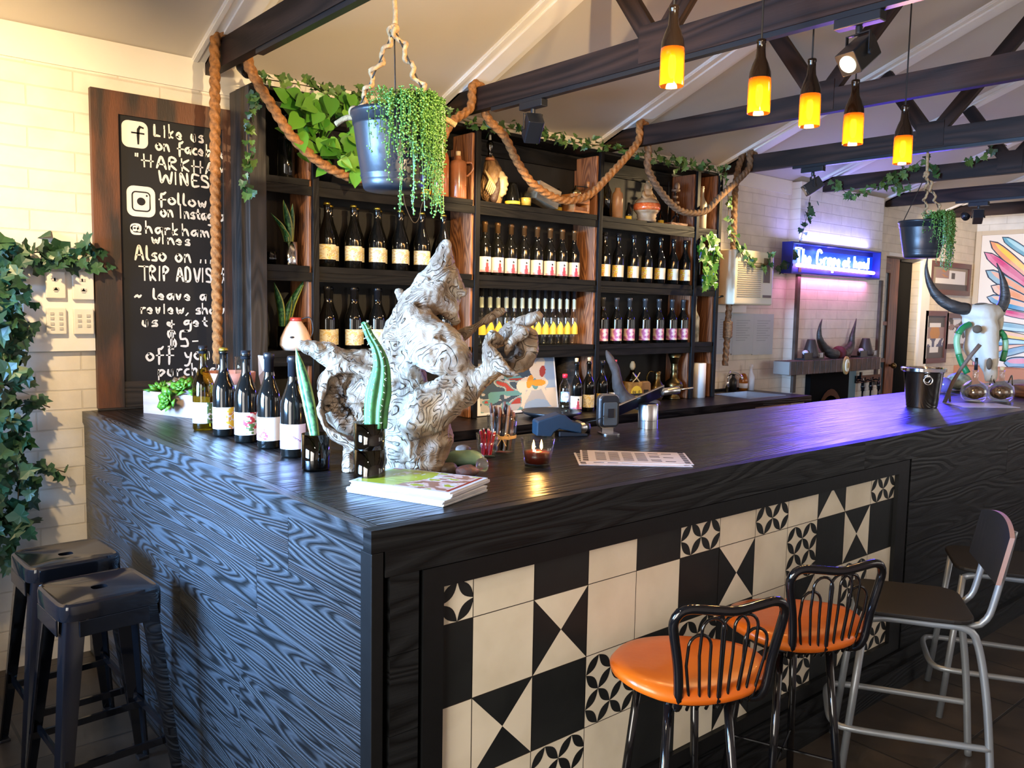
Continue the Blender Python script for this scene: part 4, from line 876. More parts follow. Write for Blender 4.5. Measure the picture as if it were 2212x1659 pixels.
for i in range(2, n - 1, 2):
    T = (cp[i + 1] - cp[i - 1]).normalized(); u = T.orthogonal().normalized()
    N_ = Vector((0, 0, 1)) if abs(T[2]) < .9 else Vector((1, 0, 0)); N_ = (N_ - T * N_.dot(T)).normalized(); B_ = T.cross(N_)
    for k in range(7):
        a = 2 * pi * k / 7; d = N_ * cos(a) + B_ * sin(a); q = cp[i] + d * rr[i] * 1.14
        for _ in range(3): e = (d + Vector((random.uniform(-.8, .8), random.uniform(-.8, .8), random.uniform(-.8, .8)))).normalized(); b.tube([q, q + e * 0.007], [0.0006, 0.0002], 3, cap=False)
        b.ball(q, 0.0011, n=4)
b.build('spines', mat('cactus_spine', (0.75, 0.70, 0.50), 0.6), t)

# stack of magazines, top one with a green food cover
m_mgw = mat('magazine_pages', (0.62, 0.63, 0.65), 0.45, var=0.12, vscale=30, stretch=(1, 1, 14))
m_mgg = mat('magazine_green', (0.36, 0.40, 0.03), 0.3); m_mgb = mat('magazine_brown', (0.30, 0.15, 0.10), 0.3); m_mgr = mat('magazine_red', (0.28, 0.03, 0.02), 0.3); m_mgp = mat('magazine_pink', (0.62, 0.46, 0.42), 0.3)
def cover(u, v):
    if u < .03 or u > .97 or v < .03 or v > .96: return 0
    if v < .1 and u < .14: return 3
    if u > .93: return 3
    if u < .50 + .06 * sin(v * 5):
        if .18 < v < .42 and .18 < u < .44 and nz(u * 2, v, 9, 2) > .12: return 0
        if .6 < v < .8 and .2 < u < .5 and sin(v * 80) > .5: return 5
        return 1
    q = nz(u, v, 9, 8); return 2 if q < -.18 else (4 if q < .16 else (0 if q < .3 else 1))
mg_mats = [m_mgw, m_mgg, m_mgb, m_mgr, m_mgp, mat('magazine_dark_green', (0.16, 0.22, 0.02), 0.3)]
for k in range(9):
    b = MB(); w, h = 0.302, 0.212; b.box(-w / 2, w / 2, -h / 2, h / 2, 0, 0.0031)
    if k == 8:
        nu, nv = 60, 40; g = raster(cover, nu, nv)
        for j in range(nv):
            for i in range(nu):
                x0, x1 = -w / 2 + w * i / nu, -w / 2 + w * (i + 1) / nu; y0, y1 = h / 2 - h * j / nv, h / 2 - h * (j + 1) / nv
                b.poly([(x0, y1, 0.00325), (x1, y1, 0.00325), (x1, y0, 0.00325), (x0, y0, 0.00325)], g[j][i])
    o = b.build('magazine', mg_mats)
    lo = k < 5
    o.location = (0.300 + (-0.010 if lo else 0.006) + random.uniform(-.004, .004), 0.262 + (-0.006 if lo else 0.008) + random.uniform(-.004, .004), BT + 0.0008 + k * 0.0033); o.rotation_euler = (0, 0, radians(-66 + (-3 if lo else 1) + random.uniform(-1, 1)))
    tag(o, 'magazine with a green and food-photo cover on top of the pile by the cactus' if k == 8 else 'white-edged magazine in the pile under the green-covered one', 'magazine', 'pile of magazines on the bar')

# rocks and crystals
def rock(name, c, rx, ry, rz, m, label, seed, facet=0.0, rz_=0):
    b = MB(); b.ball((0, 0, 0), rx, ry, rz, n=14); v2 = []
    for v in b.v:
        q = Vector(v); q = q * (1 + 0.22 * noise.noise(q * 28 + Vector((seed, 0, 0))) + 0.12 * noise.noise(q * 60 + Vector((0, seed, 0)))); q.z = max(q.z, -rz * 0.82); v2.append(tuple(q))
    b.v = v2; o = b.build(name, m, smooth=True, auto=28 if facet else None); o.location = (c[0], c[1], BT + rz * 0.82 + 0.001); o.rotation_euler = (0, 0, rz_); return tag(o, label, 'rock', 'rocks and crystals on the bar')
rock('rock', onZ(1012, 1034, BT) + Vector((0.012, 0.024, 0)), 0.034, 0.024, 0.019, mat('red_stone', (0.16, 0.055, 0.04), 0.5, c2=(0.07, 0.045, 0.05), vscale=60, bump=.4), 'reddish brown rock in front of the green stone', 3)
rock('rock', onZ(970, 1030, BT) + Vector((0.012, 0.030, 0)), 0.030, 0.030, 0.021, mat('dark_stone', (0.035, 0.020, 0.015), 0.6, c2=(0.07, 0.045, 0.03), vscale=40, bump=.4), 'dark brown rock between the driftwood and the red rock', 8)
rock('crystal', onZ(1044, 1022, BT) + Vector((0.010, 0.02, 0)), 0.022, 0.018, 0.023, mat('quartz', (0.80, 0.80, 0.76), 0.06, trans=0.9, ior=1.3), 'clear faceted quartz crystal beside the green stone', 5, 1)
gp = onZ(1010, 1012, BT)
rock('stone_slab', (gp[0] + .02, gp[1] + .045, 0), 0.060, 0.034, 0.026, mat('green_stone', (0.22, 0.36, 0.24), 0.35, c2=(0.14, 0.26, 0.18), vscale=20), 'pale green stone slab behind the red rock', 11, 1, radians(-35))
rock('rock', onZ(997, 985, BT) + Vector((0.03, 0.03, 0)), 0.026, 0.022, 0.016, mat('pink_stone', (0.33, 0.24, 0.19), 0.6, c2=(0.2, 0.14, 0.11), vscale=50), 'small pinkish rock behind the green stone', 15)

# glass of red pencils, bundle of wooden pens, candle
def tumbler(b, r0, r1, h, th=0.0022, base=0.006): b.lathe([(0.0005, 0), (r0, 0), (r1, h), (r1 - th, h), (r0 - th, base), (0.0005, base)], n=28)
pc = Vector((0.765, 0.560, BT)); t = empty('glass_jar', pc, 'small clear glass holding red pencils beside the green stone', 'glass'); b = MB(); tumbler(b, 0.030, 0.036, 0.080); b.build('glass_body', m_gclr, t, smooth=True)
m_red = mat('red_lacquer', (0.50, 0.012, 0.022), 0.3); m_wd = mat('bare_pencil_wood', (0.62, 0.45, 0.30), 0.7)
for i in range(10):
    a = 2 * pi * i / 10 + .2; r = 0.014 if i % 3 else 0.006; p0 = pc + Vector((r * cos(a), r * sin(a), 0.009)); p1 = pc + Vector(((r + .013) * cos(a + .5), (r + .013) * sin(a + .5), 0.092 + random.uniform(-.006, .006)))
    t = empty('pencil', p0, 'red pencil standing tip up in the small clear glass', 'pencil', 'red pencils in the glass'); d = p1 - p0
    b = MB(); b.tube([Vector(), d * .93], 0.0037, 6); b.build('barrel', m_red, t); b = MB(); b.tube([d * .931, d * .985, d], [0.0036, 0.0014, 0.0004], 6); b.build('tip', m_wd, t)
pc = Vector((0.862, 0.600, BT)); t = empty('pen_glass', pc, 'tall clear glass tied with a raffia bow holding brown wooden pens', 'glass'); b = MB(); tumbler(b, 0.044, 0.052, 0.128); b.build('glass_body', m_gclr, t, smooth=True)
b = MB(); b.lathe([(0.0490, 0.052), (0.0495, 0.054), (0.0495, 0.062), (0.0490, 0.063)], n=28, cap=False); dn = (CAM - pc); dn.z = 0; dn.normalize()
bw = dn * 0.051 + Vector((0, 0, .058)); sd = vr
for s in (-1, 1): b.tube(catmull([bw, bw + sd * .022 * s + Vector((0, 0, .012)), bw + sd * .026 * s + Vector((0, 0, -.004)), bw], .006), 0.002, 6); b.tube([bw, bw + sd * .015 * s + Vector((0, 0, -.028))], 0.0015, 5)
b.build('raffia_bow', mat('raffia', (0.62, 0.40, 0.16), 0.8), t)
pm = [mat('walnut_pen', (0.10, 0.045, 0.028), 0.35), mat('rosy_pen', (0.26, 0.12, 0.085), 0.35), mat('black_pen', (0.02, 0.015, 0.015), 0.3), mat('pale_pen', (0.42, 0.27, 0.20), 0.4)]
for i in range(16):
    a = 2 * pi * i / 16; r = 0.030 if i % 2 else 0.016; p0 = pc + Vector((r * cos(a), r * sin(a), 0.010)); hgt = 0.150 + random.uniform(-.02, .022); p1 = pc + Vector(((r + .010) * cos(a + .3), (r + .010) * sin(a + .3), hgt)); d = p1 - p0
    t = empty('pen', p0, '%s wooden pen standing in the raffia-tied glass' % ['dark brown', 'rosy brown', 'black', 'pale'][i % 4], 'pen', '%s pens in the raffia-tied glass' % ['dark brown', 'rosy brown', 'black', 'pale'][i % 4])
    b = MB(); b.tube([Vector(), d * .5, d * .78], [0.004, 0.0055, 0.0048], 8); b.build('barrel', pm[i % 4], t, smooth=True); b = MB(); b.tube([d * .781, d * .9, d], [0.0055, 0.006, 0.004], 8); b.build('cap', pm[(i * 3 + 2) % 4], t, smooth=True)
cd = Vector((0.803, 0.353, BT)); t = empty('candle', cd, 'lit candle in a clear glass cup with dark red wax on the bar', 'candle')
b = MB(); tumbler(b, 0.040, 0.054, 0.088, 0.0025, 0.008); b.build('glass_cup', m_gclr, t, smooth=True)
b = MB().lathe([(0.0005, 0.010), (0.0375, 0.010), (0.0435, 0.046), (0.0005, 0.047)], n=28); b.build('wax', mat('dark_red_wax', (0.10, 0.012, 0.006), 0.3, sss=0.3), t, smooth=True)
m_flame = mat('candle_flame', (1.0, 0.45, 0.10), 0.5, emit=26)
for (dx, dy) in ((-0.012, 0.006), (0.012, -0.004)):
    f = MB().lathe([(0.0005, 0.050), (0.0045, 0.056), (0.0048, 0.062), (0.003, 0.072), (0.0004, 0.082)], (dx, dy, 0), n=12); f.build('flame', m_flame, t, smooth=True); MB().tube([(dx, dy, 0.046), (dx, dy, 0.052)], 0.0008, 5).build('wick', m_cable, t)
lamp('POINT', cd + Vector((0, 0, 0.075)), 0.9, (1.0, 0.5, 0.15), 0.012, name='candle_light')
# card terminal, customer display, tablet on a metal stand
def frame_at(p, yaw): return Matrix.Translation(Vector(p)) @ Matrix.Rotation(radians(yaw), 4, 'Z')
def extr(b, prof, y0, y1, m=0):
    """side outline (x, z) extruded in y"""
    M = Matrix(((1, 0, 0, 0), (0, 0, -1, y1), (0, 1, 0, 0), (0, 0, 0, 1))); b.prism(prof, M, y1 - y0, m)
t = empty('card_terminal', (1.285, 0.775, BT), 'dark blue hand-held card payment terminal lying on the bar behind the candle', 'card terminal', rz=radians(-28))
m_blu = mat('blue_grey_plastic', (0.012, 0.024, 0.036), 0.4)
b = MB(); extr(b, [(-.09, .004), (-.03, .0), (-.02, .018), (.0, .03), (.09, .012), (.09, .05), (.055, .058), (.02, .085), (.0, .088), (-.085, .062), (-.09, .055)], -.040, .040); b.build('body', m_blu, t, bevel=0.005)
b = MB(); extr(b, [(.005, .0885), (.052, .062), (.046, .0600), (.005, .0830)], -.032, .032); b.build('screen', m_plastic, t)
b = MB(); b.tube([(.092, -.034, .032), (.092, .034, .032)], 0.022, 16); b.build('paper_roll_cover', m_alu, t, smooth=True)
b = MB(); extr(b, [(.0, .0005), (.115, .0005), (.115, .010), (.0, .020)], -.038, .038); b.build('base', m_plastic, t, bevel=0.003)
t = empty('receipt_printer', (1.44, 0.79, BT), 'small dark receipt puck between the card terminal and the customer display', 'printer')
MB().lathe([(0.0005, 0.0005), (.032, .0005), (.034, .02), (.030, .034), (0.0005, .036)], n=20).build('body', m_plastic, t, smooth=True)
t = empty('customer_display', (1.490, 0.700, BT), 'upright rounded payment display seen from behind with silver edge', 'payment display', rz=radians(-20))
def rbox(b, w, h, y0, y1, z0, r, m=0): M = Matrix(((1, 0, 0, 0), (0, 0, -1, y1), (0, 1, 0, z0 + h / 2), (0, 0, 0, 1))); b.prism(rrect(0, 0, w, h, r), M, y1 - y0, m)
b = MB(); rbox(b, .088, .135, -.012, .016, .022, .022); b.build('shell', m_alu, t, bevel=0.003)
b = MB(); rbox(b, .080, .127, -.020, -.0121, .026, .019); b.build('back_cover', m_plastic, t, bevel=0.003)
b = MB(); rbox(b, .062, .092, -.026, -.0201, .035, .008); b.build('back_plate', mat('grey_plastic', (0.06, 0.065, 0.065), 0.4), t, bevel=0.002)
b = MB(); rbox(b, .026, .036, -.028, -.0261, .066, .003); b.build('socket', m_capblk, t)
b = MB(); b.prism(rrect(0, -.012, .07, .075, .014), Matrix.Translation((0, 0, .0006)), .004); b.bar((0, .0, .003), (0, .0, .024), .05, .008, up=(0, 1, 0)); b.build('foot', m_alu, t)
b = MB(); b.tube(catmull([(-.03, -.03, .075), (-.06, -.03, .06), (-.10, 0, .045), (-.14, .01, .01)], .01), .0018, 6); b.build('cable', m_cable, t, smooth=True)
t = empty('tablet_stand', (1.751, 0.714, BT), 'tablet tilted on a shiny metal cylinder stand on the bar', 'tablet stand', rz=radians(-35))
b = MB().lathe([(0.0005, .0005), (.041, .0005), (.041, .032), (.0395, .033), (.041, .034), (.041, .098), (.038, .102), (.0005, .103)], n=36); b.build('stand', m_alu, t, auto=40)
b = MB(); M = Matrix.Translation((-.03, 0, .112)) @ Matrix.Rotation(radians(-24), 4, 'Y') @ Matrix.Rotation(radians(-26), 4, 'X'); b.box(-.12, .10, -.075, .075, 0, .008, M=M); b.build('tablet', m_steel, t, bevel=0.003)
b = MB(); b.box(-.112, .092, -.068, .068, -.0008, -.0001, M=M); b.box(-.112, .092, -.068, .068, .0081, .0088, M=M); b.build('screen', m_plastic, t)
b = MB(); b.tube([(.05, 0, .150), (.13, 0, .162)], 0.016, 16); b.tube([(.13, 0, .162), (.19, 0, .170)], 0.004, 8); b.build('hinge_tube', m_alu, t, smooth=True)
# menus
m_mn = mat('laminated_menu', (0.66, 0.62, 0.66), 0.35, coat=0.1); m_mi = mat('menu_print', (0.03, 0.028, 0.03), 0.85, spec=0.1)
for k, (x, y, rz, lb) in enumerate(((1.165, 0.270, -44, 'laminated menu sheet with dark corner ornaments, upper of two on the bar'), (1.125, 0.250, -40, 'laminated menu sheet peeking out under the other menu on the bar'))):
    b = MB(); z = 0.0010 if k == 0 else 0.0; w, h = 0.36, 0.22; b.box(-w / 2, w / 2, -h / 2, h / 2, 0.0003 + z, 0.0011 + z)
    def mark(x0, x1, y0, y1): b.poly([(x0, y0, .0014 + z), (x1, y0, .0014 + z), (x1, y1, .0014 + z), (x0, y1, .0014 + z)], 1)
    for s in (-1, 1):
        for i in range(12): a = -h / 2 + .012 + i * .0175; mark(s * (w / 2 - .016) - .009, s * (w / 2 - .016) + .009, a, a + .008 + .005 * (i % 2))
    for i in range(7):
        y0 = -h / 2 + .04 + i * .023
        for j in range(6 - (i % 3)): x0 = -.13 + j * .045; mark(x0, x0 + .034, y0, y0 + .009)
    o = b.build('menu_sheet', [m_mn, m_mi]); o.location = (x, y, BT + 0.0005); o.rotation_euler = (0, 0, radians(rz)); tag(o, lb, 'menu', 'menus on the bar')

# left end of the bar: planter box with succulents, two-tone pot, napkin
A = Vector((0.194, 2.264, BT)); dx = Vector((0.35, -0.937, 0)); px_ = Vector((0.937, 0.35, 0))
t = empty('planter_box', A, 'pale weathered wooden planter box of succulents under the blackboard', 'planter', rz=atan2(dx[1], dx[0]))
m_pale = mat('pale_pink_timber', (0.46, 0.34, 0.28), 0.7, vscale=4, c2=(0.34, 0.24, 0.20), stretch=(1, 8, 8), bump=.1)
b = MB(); L_, W_, H_ = .42, .13, .098
for (x0, x1, y0, y1) in ((0, L_, 0, .012), (0, L_, W_ - .012, W_), (0, .012, .012, W_ - .012), (L_ - .012, L_, .012, W_ - .012)): b.box(x0, x1, y0, y1, .0005, H_)
b.box(.012, L_ - .012, .012, W_ - .012, .0005, .01); b.build('box', m_pale, t)
b = MB(); b.box(.0125, L_ - .0125, .0125, W_ - .0125, .011, H_ - .015); b.build('soil', m_soil, t)
def rosette(b, c, n, r, up, w=0.5, m=0):
    up = Vector(up).normalized(); u = up.orthogonal().normalized(); v = up.cross(u)
    for i in range(n):
        a = i * 2.39996; k = i / n; el = lerp(1.15, 0.15, k); L = r * lerp(.35, 1, k)
        d = (u * cos(a) + v * sin(a)) * cos(el) + up * sin(el); s = d.cross(up).normalized() * (L * w * .5); nn = s.cross(d).normalized() * L * .10
        q = len(b.v); rv = random.random()
        P = [c, c + d * L * .45 + s * .75 - nn, c + d * L * .8 + s - nn * .3, c + d * L + nn * .6, c + d * L * .8 - s - nn * .3, c + d * L * .45 - s * .75 - nn, c + d * L * .6 + nn * 1.2]
        b.v += [tuple(p) for p in P]
        for f in ((0, 1, 6), (1, 2, 6), (2, 3, 6), (3, 4, 6), (4, 5, 6), (5, 0, 6)): b.face([q + z for z in f], [(rv, 0)] * 3, m)
        for f in ((0, 5, 1), (1, 5, 4, 2), (2, 4, 3)): b.face([q + z for z in f], [(rv, 0)] * len(f), m)
m_suc2 = mat('coppery_succulent_leaf', (0.16, 0.10, 0.05), 0.4, uvvar=(0.30, 0.20, 0.10))
b = MB(); rosette(b, Vector((.06, .055, .10)), 26, .085, (0, -.2, 1), .32); b.build('spiky_succulent', m_leafbr, t, smooth=True)
b = MB(); rosette(b, Vector((.155, .08, .125)), 20, .075, (.1, -.3, 1), .6); b.build('coppery_succulent', m_suc2, t, smooth=True)
b = MB(); rosette(b, Vector((.22, .03, .115)), 18, .075, (.1, -.6, .8), .7); rosette(b, Vector((.20, -.02, .07)), 16, .075, (-.1, -1, .15), .7); rosette(b, Vector((.31, .03, .11)), 14, .05, (0, -.5, .8), .7); b.build('green_succulent', m_leafbr, t, smooth=True)
pc = Vector((0.50, 2.06, BT)); t = empty('terracotta_pot', pc, 'white pot with a terracotta pink rim behind the wine bottles on the bar end', 'pot')
MB().lathe([(0.0005, 0.0005), (.075, .0005), (.096, .135), (.090, .135), (.070, .01), (.0005, .01)], n=32).build('body', mat('white_pot_glaze', (0.80, 0.77, 0.74), 0.5), t, smooth=True)
MB().lathe([(.0965, .1355), (.108, .137), (.112, .185), (.103, .185), (.098, .14), (.0966, .1358)], n=32, cap=False).build('rim', mat('terracotta', (0.56, 0.22, 0.14), 0.7), t, smooth=True)
MB().lathe([(.0005, .120), (.0885, .120), (.0885, .15), (.0005, .152)], n=24).build('soil', m_soil, t)
for i, (dx_, dy_) in enumerate(((-.03, .01), (.045, -.02))):
    o = MB(); tumbler(o, .024, .028, .10); o = o.build('drinking_glass', m_gclr, smooth=True); o.location = pc + Vector((dx_, dy_, .1525)); tag(o, 'clear straight drinking glass standing in the terracotta-rimmed pot, %s one' % ('left', 'right')[i], 'glass', 'glasses in the pot')
pc = Vector((0.56, 1.50, BT)); t = empty('napkin_glass', pc, 'white folded napkin standing in a small glass behind the third wine bottle', 'napkin')
MB().lathe([(0.0005, 0.0005), (.022, .0005), (.030, .11), (.028, .11), (.020, .006), (.0005, .006)], n=20).build('glass_body', m_gcut, t, smooth=True)
b = MB(); P = [atD(557, 768, 3.20) - pc, atD(582, 770, 3.20) - pc, atD(592, 812, 3.24) - pc, atD(566, 842, 3.22) - pc, atD(559, 812, 3.16) - pc]; cn = sum(P, Vector()) / 5 - vr * .0 + dn * .02
for i in range(5): b.poly([P[i], P[(i + 1) % 5], cn]); b.poly([P[(i + 1) % 5] - dn * .012, P[i] - dn * .012, cn - dn * .03]); b.poly([P[i], P[i] - dn * .012, P[(i + 1) % 5] - dn * .012, P[(i + 1) % 5]])
b.build('napkin', m_paper, t)
# ================================================================== ropes over the trusses
def rope(pts, label, r=0.019, m=None, name='rope', step=0.006):
    P = catmull(pts, step); b = MB(); b.tube(P, r * 1.12, 18, lobes=3, twist=66, lobe_amp=0.48)
    o = b.build(name, m or m_rope, smooth=True); recenter(o, P[0]); return tag(o, label, 'rope')
RY = 2.13
def xb(k): return TX[k + 1]          # near face of truss k (0 = above the blackboard)
TOP = CT + 0.02
a0 = onX(468, 100, xb(0) - .02); yR = a0[1]
zb_ = onY(471, 786, yR)
rope([(zb_[0], yR, zb_[2]), (xb(0) - .035, yR, 2.0), (xb(0) - .03, yR, 2.60), (xb(0) - .022, yR, CT - .0), (xb(0) + .022, yR - .02, CT + .018), (xb(0) + .068, yR - .06, CT - .02), (xb(0) + .085, yR - .12, 2.62)], 'thick rope hanging over the truss in front of the blackboard')
def swag(k, ylo, pxs, label, yend, m=None):
    """rope from the right side of truss k dipping through photo points and over the top of truss k + 1"""
    xa, xc = xb(k), xb(k + 1)
    pts = [(xa + .068, ylo + .02, CT - .03), (xa + .075, ylo, 2.63)]
    for i, (px, py) in enumerate(pxs): pts.append(tuple(onY(px, py, lerp(ylo, yend, (i + 1) / (len(pxs) + 1)))))
    pts += [(xc - .035, yend, 2.66), (xc - .020, yend, CT + .004), (xc + .022, yend, CT + .020), (xc + .066, yend, CT - .01)]
    return rope(pts, label, m=m)
swag(0, 2.12, [(585, 225), (640, 305), (710, 362), (790, 388), (880, 372), (940, 325), (975, 265)], 'rope swag dipping behind the hanging pot between the first two trusses', 2.13)
swag(1, 2.12, [(1090, 295), (1118, 350), (1155, 400), (1215, 432), (1270, 422), (1315, 380)], 'golden lit rope swag dipping in front of the coffee grinder', 2.12)
swag(2, 2.12, [(1400, 365), (1428, 415), (1470, 455), (1520, 457), (1555, 425)], 'brown rope swag dipping in front of the seated-figure decanter', 2.20, m_rope_dk)
x4 = xb(3)
E_ = onY(1566, 790, 2.26); K1 = onY(1573, 690, 2.26)
rope([(x4 + .020, 2.26, CT + .016), (x4 - .026, 2.26, CT + .002), tuple(onY(1589, 400, 2.26)), tuple(onY(1583, 560, 2.26)), tuple(K1 + Vector((0, 0, .03))), tuple(K1 - Vector((0, 0, .06))), tuple(E_)], 'rope hanging down beside the air conditioner, knotted near its end', m=m_rope_dk)
kn = MB()
for s in range(3):
    kn.tube([K1 + Vector((.026 * cos(t * .55 + s * 2.1), .026 * sin(t * .55 + s * 2.1), -.003 * t - .02)) for t in range(40)], .011, 8)
o = kn.build('rope_binding', m_rope_dk, smooth=True); recenter(o, K1); tag(o, 'coarse rope binding knotted round the end of the hanging rope', 'rope')

# ================================================================== leaves
def ivy_leaf(b, c, d, nrm, s, rv, m=0, kind='ivy'):
    d = d.normalized(); side = d.cross(nrm).normalized(); nn = side.cross(d).normalized()
    if kind == 'ivy': O = [(0, 0), (.42, -.08), (.50, .22), (.34, .36), (.36, .62), (.16, .62), (0, 1), (-.16, .62), (-.36, .62), (-.34, .36), (-.50, .22), (-.42, -.08)]
    elif kind == 'heart': O = [(0, 0), (.26, -.10), (.42, .08), (.42, .32), (.28, .62), (.12, .85), (0, 1.02), (-.12, .85), (-.28, .62), (-.42, .32), (-.42, .08), (-.26, -.10)]
    else: O = [(0, 0), (.2, .2), (.26, .5), (.16, .8), (0, 1), (-.16, .8), (-.26, .5), (-.2, .2)]
    q = len(b.v); mid = c + d * (s * .42) + nn * (-s * .05)
    b.v.append(tuple(mid))
    for (x, y) in O: b.v.append(tuple(c + side * (x * s) + d * (y * s) + nn * (s * (.16 * abs(x) - .10 * y * y))))
    k = len(O)
    for i in range(k): b.face((q, q + 1 + i, q + 1 + (i + 1) % k), [(rv, 0), (rv, 1), (rv, 1)], m)
def vine(pts, label, normal, size=0.045, dens=60, spread=0.03, m=None, kind='ivy', name='ivy_vine', group=None, down=0.5, step=0.02, clamp=None):
    P = catmull(pts, step); c0 = P[0].copy()
    t = empty(name, c0, label, 'vine', group); normal = Vector(normal).normalized()
    b = MB(); b.tube([p - c0 for p in P], 0.0028, 5); b.build('stem', m_stem, t, smooth=True)
    b = MB(); L = sum((P[i + 1] - P[i]).length for i in range(len(P) - 1)); n = int(L * dens)
    for _ in range(n):
        i = random.randrange(len(P) - 1); p = P[i].lerp(P[i + 1], random.random()); T = (P[i + 1] - P[i]).normalized()
        off = Vector((random.gauss(0, 1), random.gauss(0, 1), random.gauss(0, 1))) * spread * .6; off += normal * abs(random.gauss(0, spread * .5)) 
        if off.dot(normal) < 0: off -= normal * off.dot(normal) * .9
        q = p + off; d = T * random.uniform(-.8, .8) + Vector((random.uniform(-.8, .8), random.uniform(-.8, .8), random.uniform(-.6, .6) - down))
        nr = normal + Vector((random.uniform(-.7, .7), random.uniform(-.7, .7), random.uniform(-.3, .7)))
        if clamp is not None: q.y = min(q.y, clamp)
        ivy_leaf(b, q - c0, d, nr, size * random.uniform(.6, 1.25), random.random() ** 1.5, 0, kind)
    b.build('leaves', m or m_leafmd, t, smooth=False); return t
VY = 2.19
g = lambda L, Y: [tuple(onY(x, y, Y)) for (x, y) in L]
gz = STOP + 0.028
vine([(0.70, 2.20, gz), (0.95, 2.20, gz + .01), (1.30, 2.21, gz), (1.62, 2.20, gz + .01), (2.0, 2.20, gz - .01), (2.25, 2.20, gz), (2.6, 2.20, gz - .01), (2.95, 2.20, gz + .005), (3.25, 2.2, gz), (3.6, 2.2, gz - .01), (3.95, 2.2, gz), (4.27, 2.2, gz - .02)], 'green ivy garland along the top of the bottle shelving', (0, -1, .35), .045, 85, .035, down=.2)
vine(g([(560, 190), (540, 230), (533, 290), (536, 350), (533, 415)], VY), 'ivy strand hanging beside the top left corner of the shelving', (-.3, -1, 0), .042, 90, .025)
vine(g([(1562, 372), (1572, 420), (1574, 480), (1578, 520)], 2.22), 'thin ivy strand hanging at the right end of the shelving', (0, -1, 0), .040, 75, .022)
vine(g([(1582, 515), (1605, 550), (1630, 575), (1655, 572), (1668, 548)], WY - .303), 'ivy spray draped over the front of the air conditioner', (0, -1, .2), .055, 60, .025)
vine(g([(1750, 424), (1742, 470), (1728, 520), (1706, 555), (1690, 580)], CBY - .022), 'dark ivy strand hanging at the left edge of the neon sign', (-.3, -1, 0), .06, 55, .04, m=m_leafdk)
# big dark ivy on the left wall
LW = WY - .05
vine(g([(215, 560), (170, 545), (130, 555), (80, 545), (40, 555), (10, 580)], LW), 'dark ivy branch running above the white switch plates', (-.2, -1, .2), .070, 150, .045, m=m_leafdk, clamp=WY - .02)
vine(g([(30, 550), (18, 640), (30, 720), (22, 800), (28, 900), (34, 985), (40, 1060), (30, 1130), (15, 1210)], LW - .04), 'long dark ivy curtain hanging down the left wall', (-.2, -1, .1), .070, 140, .055, m=m_leafdk, clamp=WY - .02)
vine(g([(-30, 600), (-25, 760), (-12, 900), (-18, 1050), (-15, 1150)], LW - .05), 'second dark ivy strand at the far left of the brick wall', (-.2, -1, .1), .070, 150, .05, m=m_leafdk, clamp=WY - .02)
vine(g([(35, 880), (75, 870), (108, 880)], LW), 'short ivy sprig sticking out of the left wall ivy, above the bar top', (0, -1, 0), .05, 70, .02, m=m_leafdk, clamp=WY - .02)
vine(g([(45, 1000), (90, 1005), (140, 1020)], LW), 'thin ivy sprig reaching right towards the bar end', (0, -1, 0), .05, 60, .02, m=m_leafdk, clamp=WY - .02)
# spiky plant in a pot on the floor below the ivy
pp = Vector((-0.62, 2.12, 0)); t = empty('potted_aloe', pp, 'yellow-edged sword-leaf plant on the floor behind the metal stools', 'plant')
MB().lathe([(.0005, .001), (.085, .001), (.11, .24), (.10, .24), (.095, .215), (.0005, .215)], n=24).build('pot', m_pot, t, smooth=True)
b = MB()
for i in range(9):
    a = 2 * pi * i / 9; r = .06; h = random.uniform(.5, .72); blade(b, [(r * .3 * cos(a), r * .3 * sin(a), .2), (r * cos(a), r * sin(a), .2 + h * .5), (r * (2.2 + i % 3) * cos(a), max(-.5, r * (2.2 + i % 3) * sin(a)), .2 + h)], .05, (-sin(a), cos(a), 0))
b.build('leaves', m_snk, t, smooth=True)
# ivy on the fifth truss
x5 = xb(4)
vine([tuple(onX(x, y, x5 - .03)) for (x, y) in ((1792, 385), (1815, 405), (1835, 420), (1870, 412), (1905, 402), (1930, 380), (1960, 372), (1992, 345), (2010, 365), (2030, 385))], 'ivy trailing along the truss behind the far hanging pot', (-1, -.3, 0), .055, 55, .03)
vine([tuple(onX(x, y, x5 - .03)) for (x, y) in ((2085, 350), (2115, 345), (2135, 322), (2150, 305), (2175, 315))], 'small ivy sprig beside the V joint of the truss at far right', (-1, -.3, 0), .055, 45, .02)
vine([tuple(onX(x, y, x5 - .03)) for (x, y) in ((1940, 370), (1935, 395), (1950, 410), (1968, 400))], 'ivy tuft hanging from the truss left of the far hanging pot', (-1, -.3, 0), .05, 110, .03)

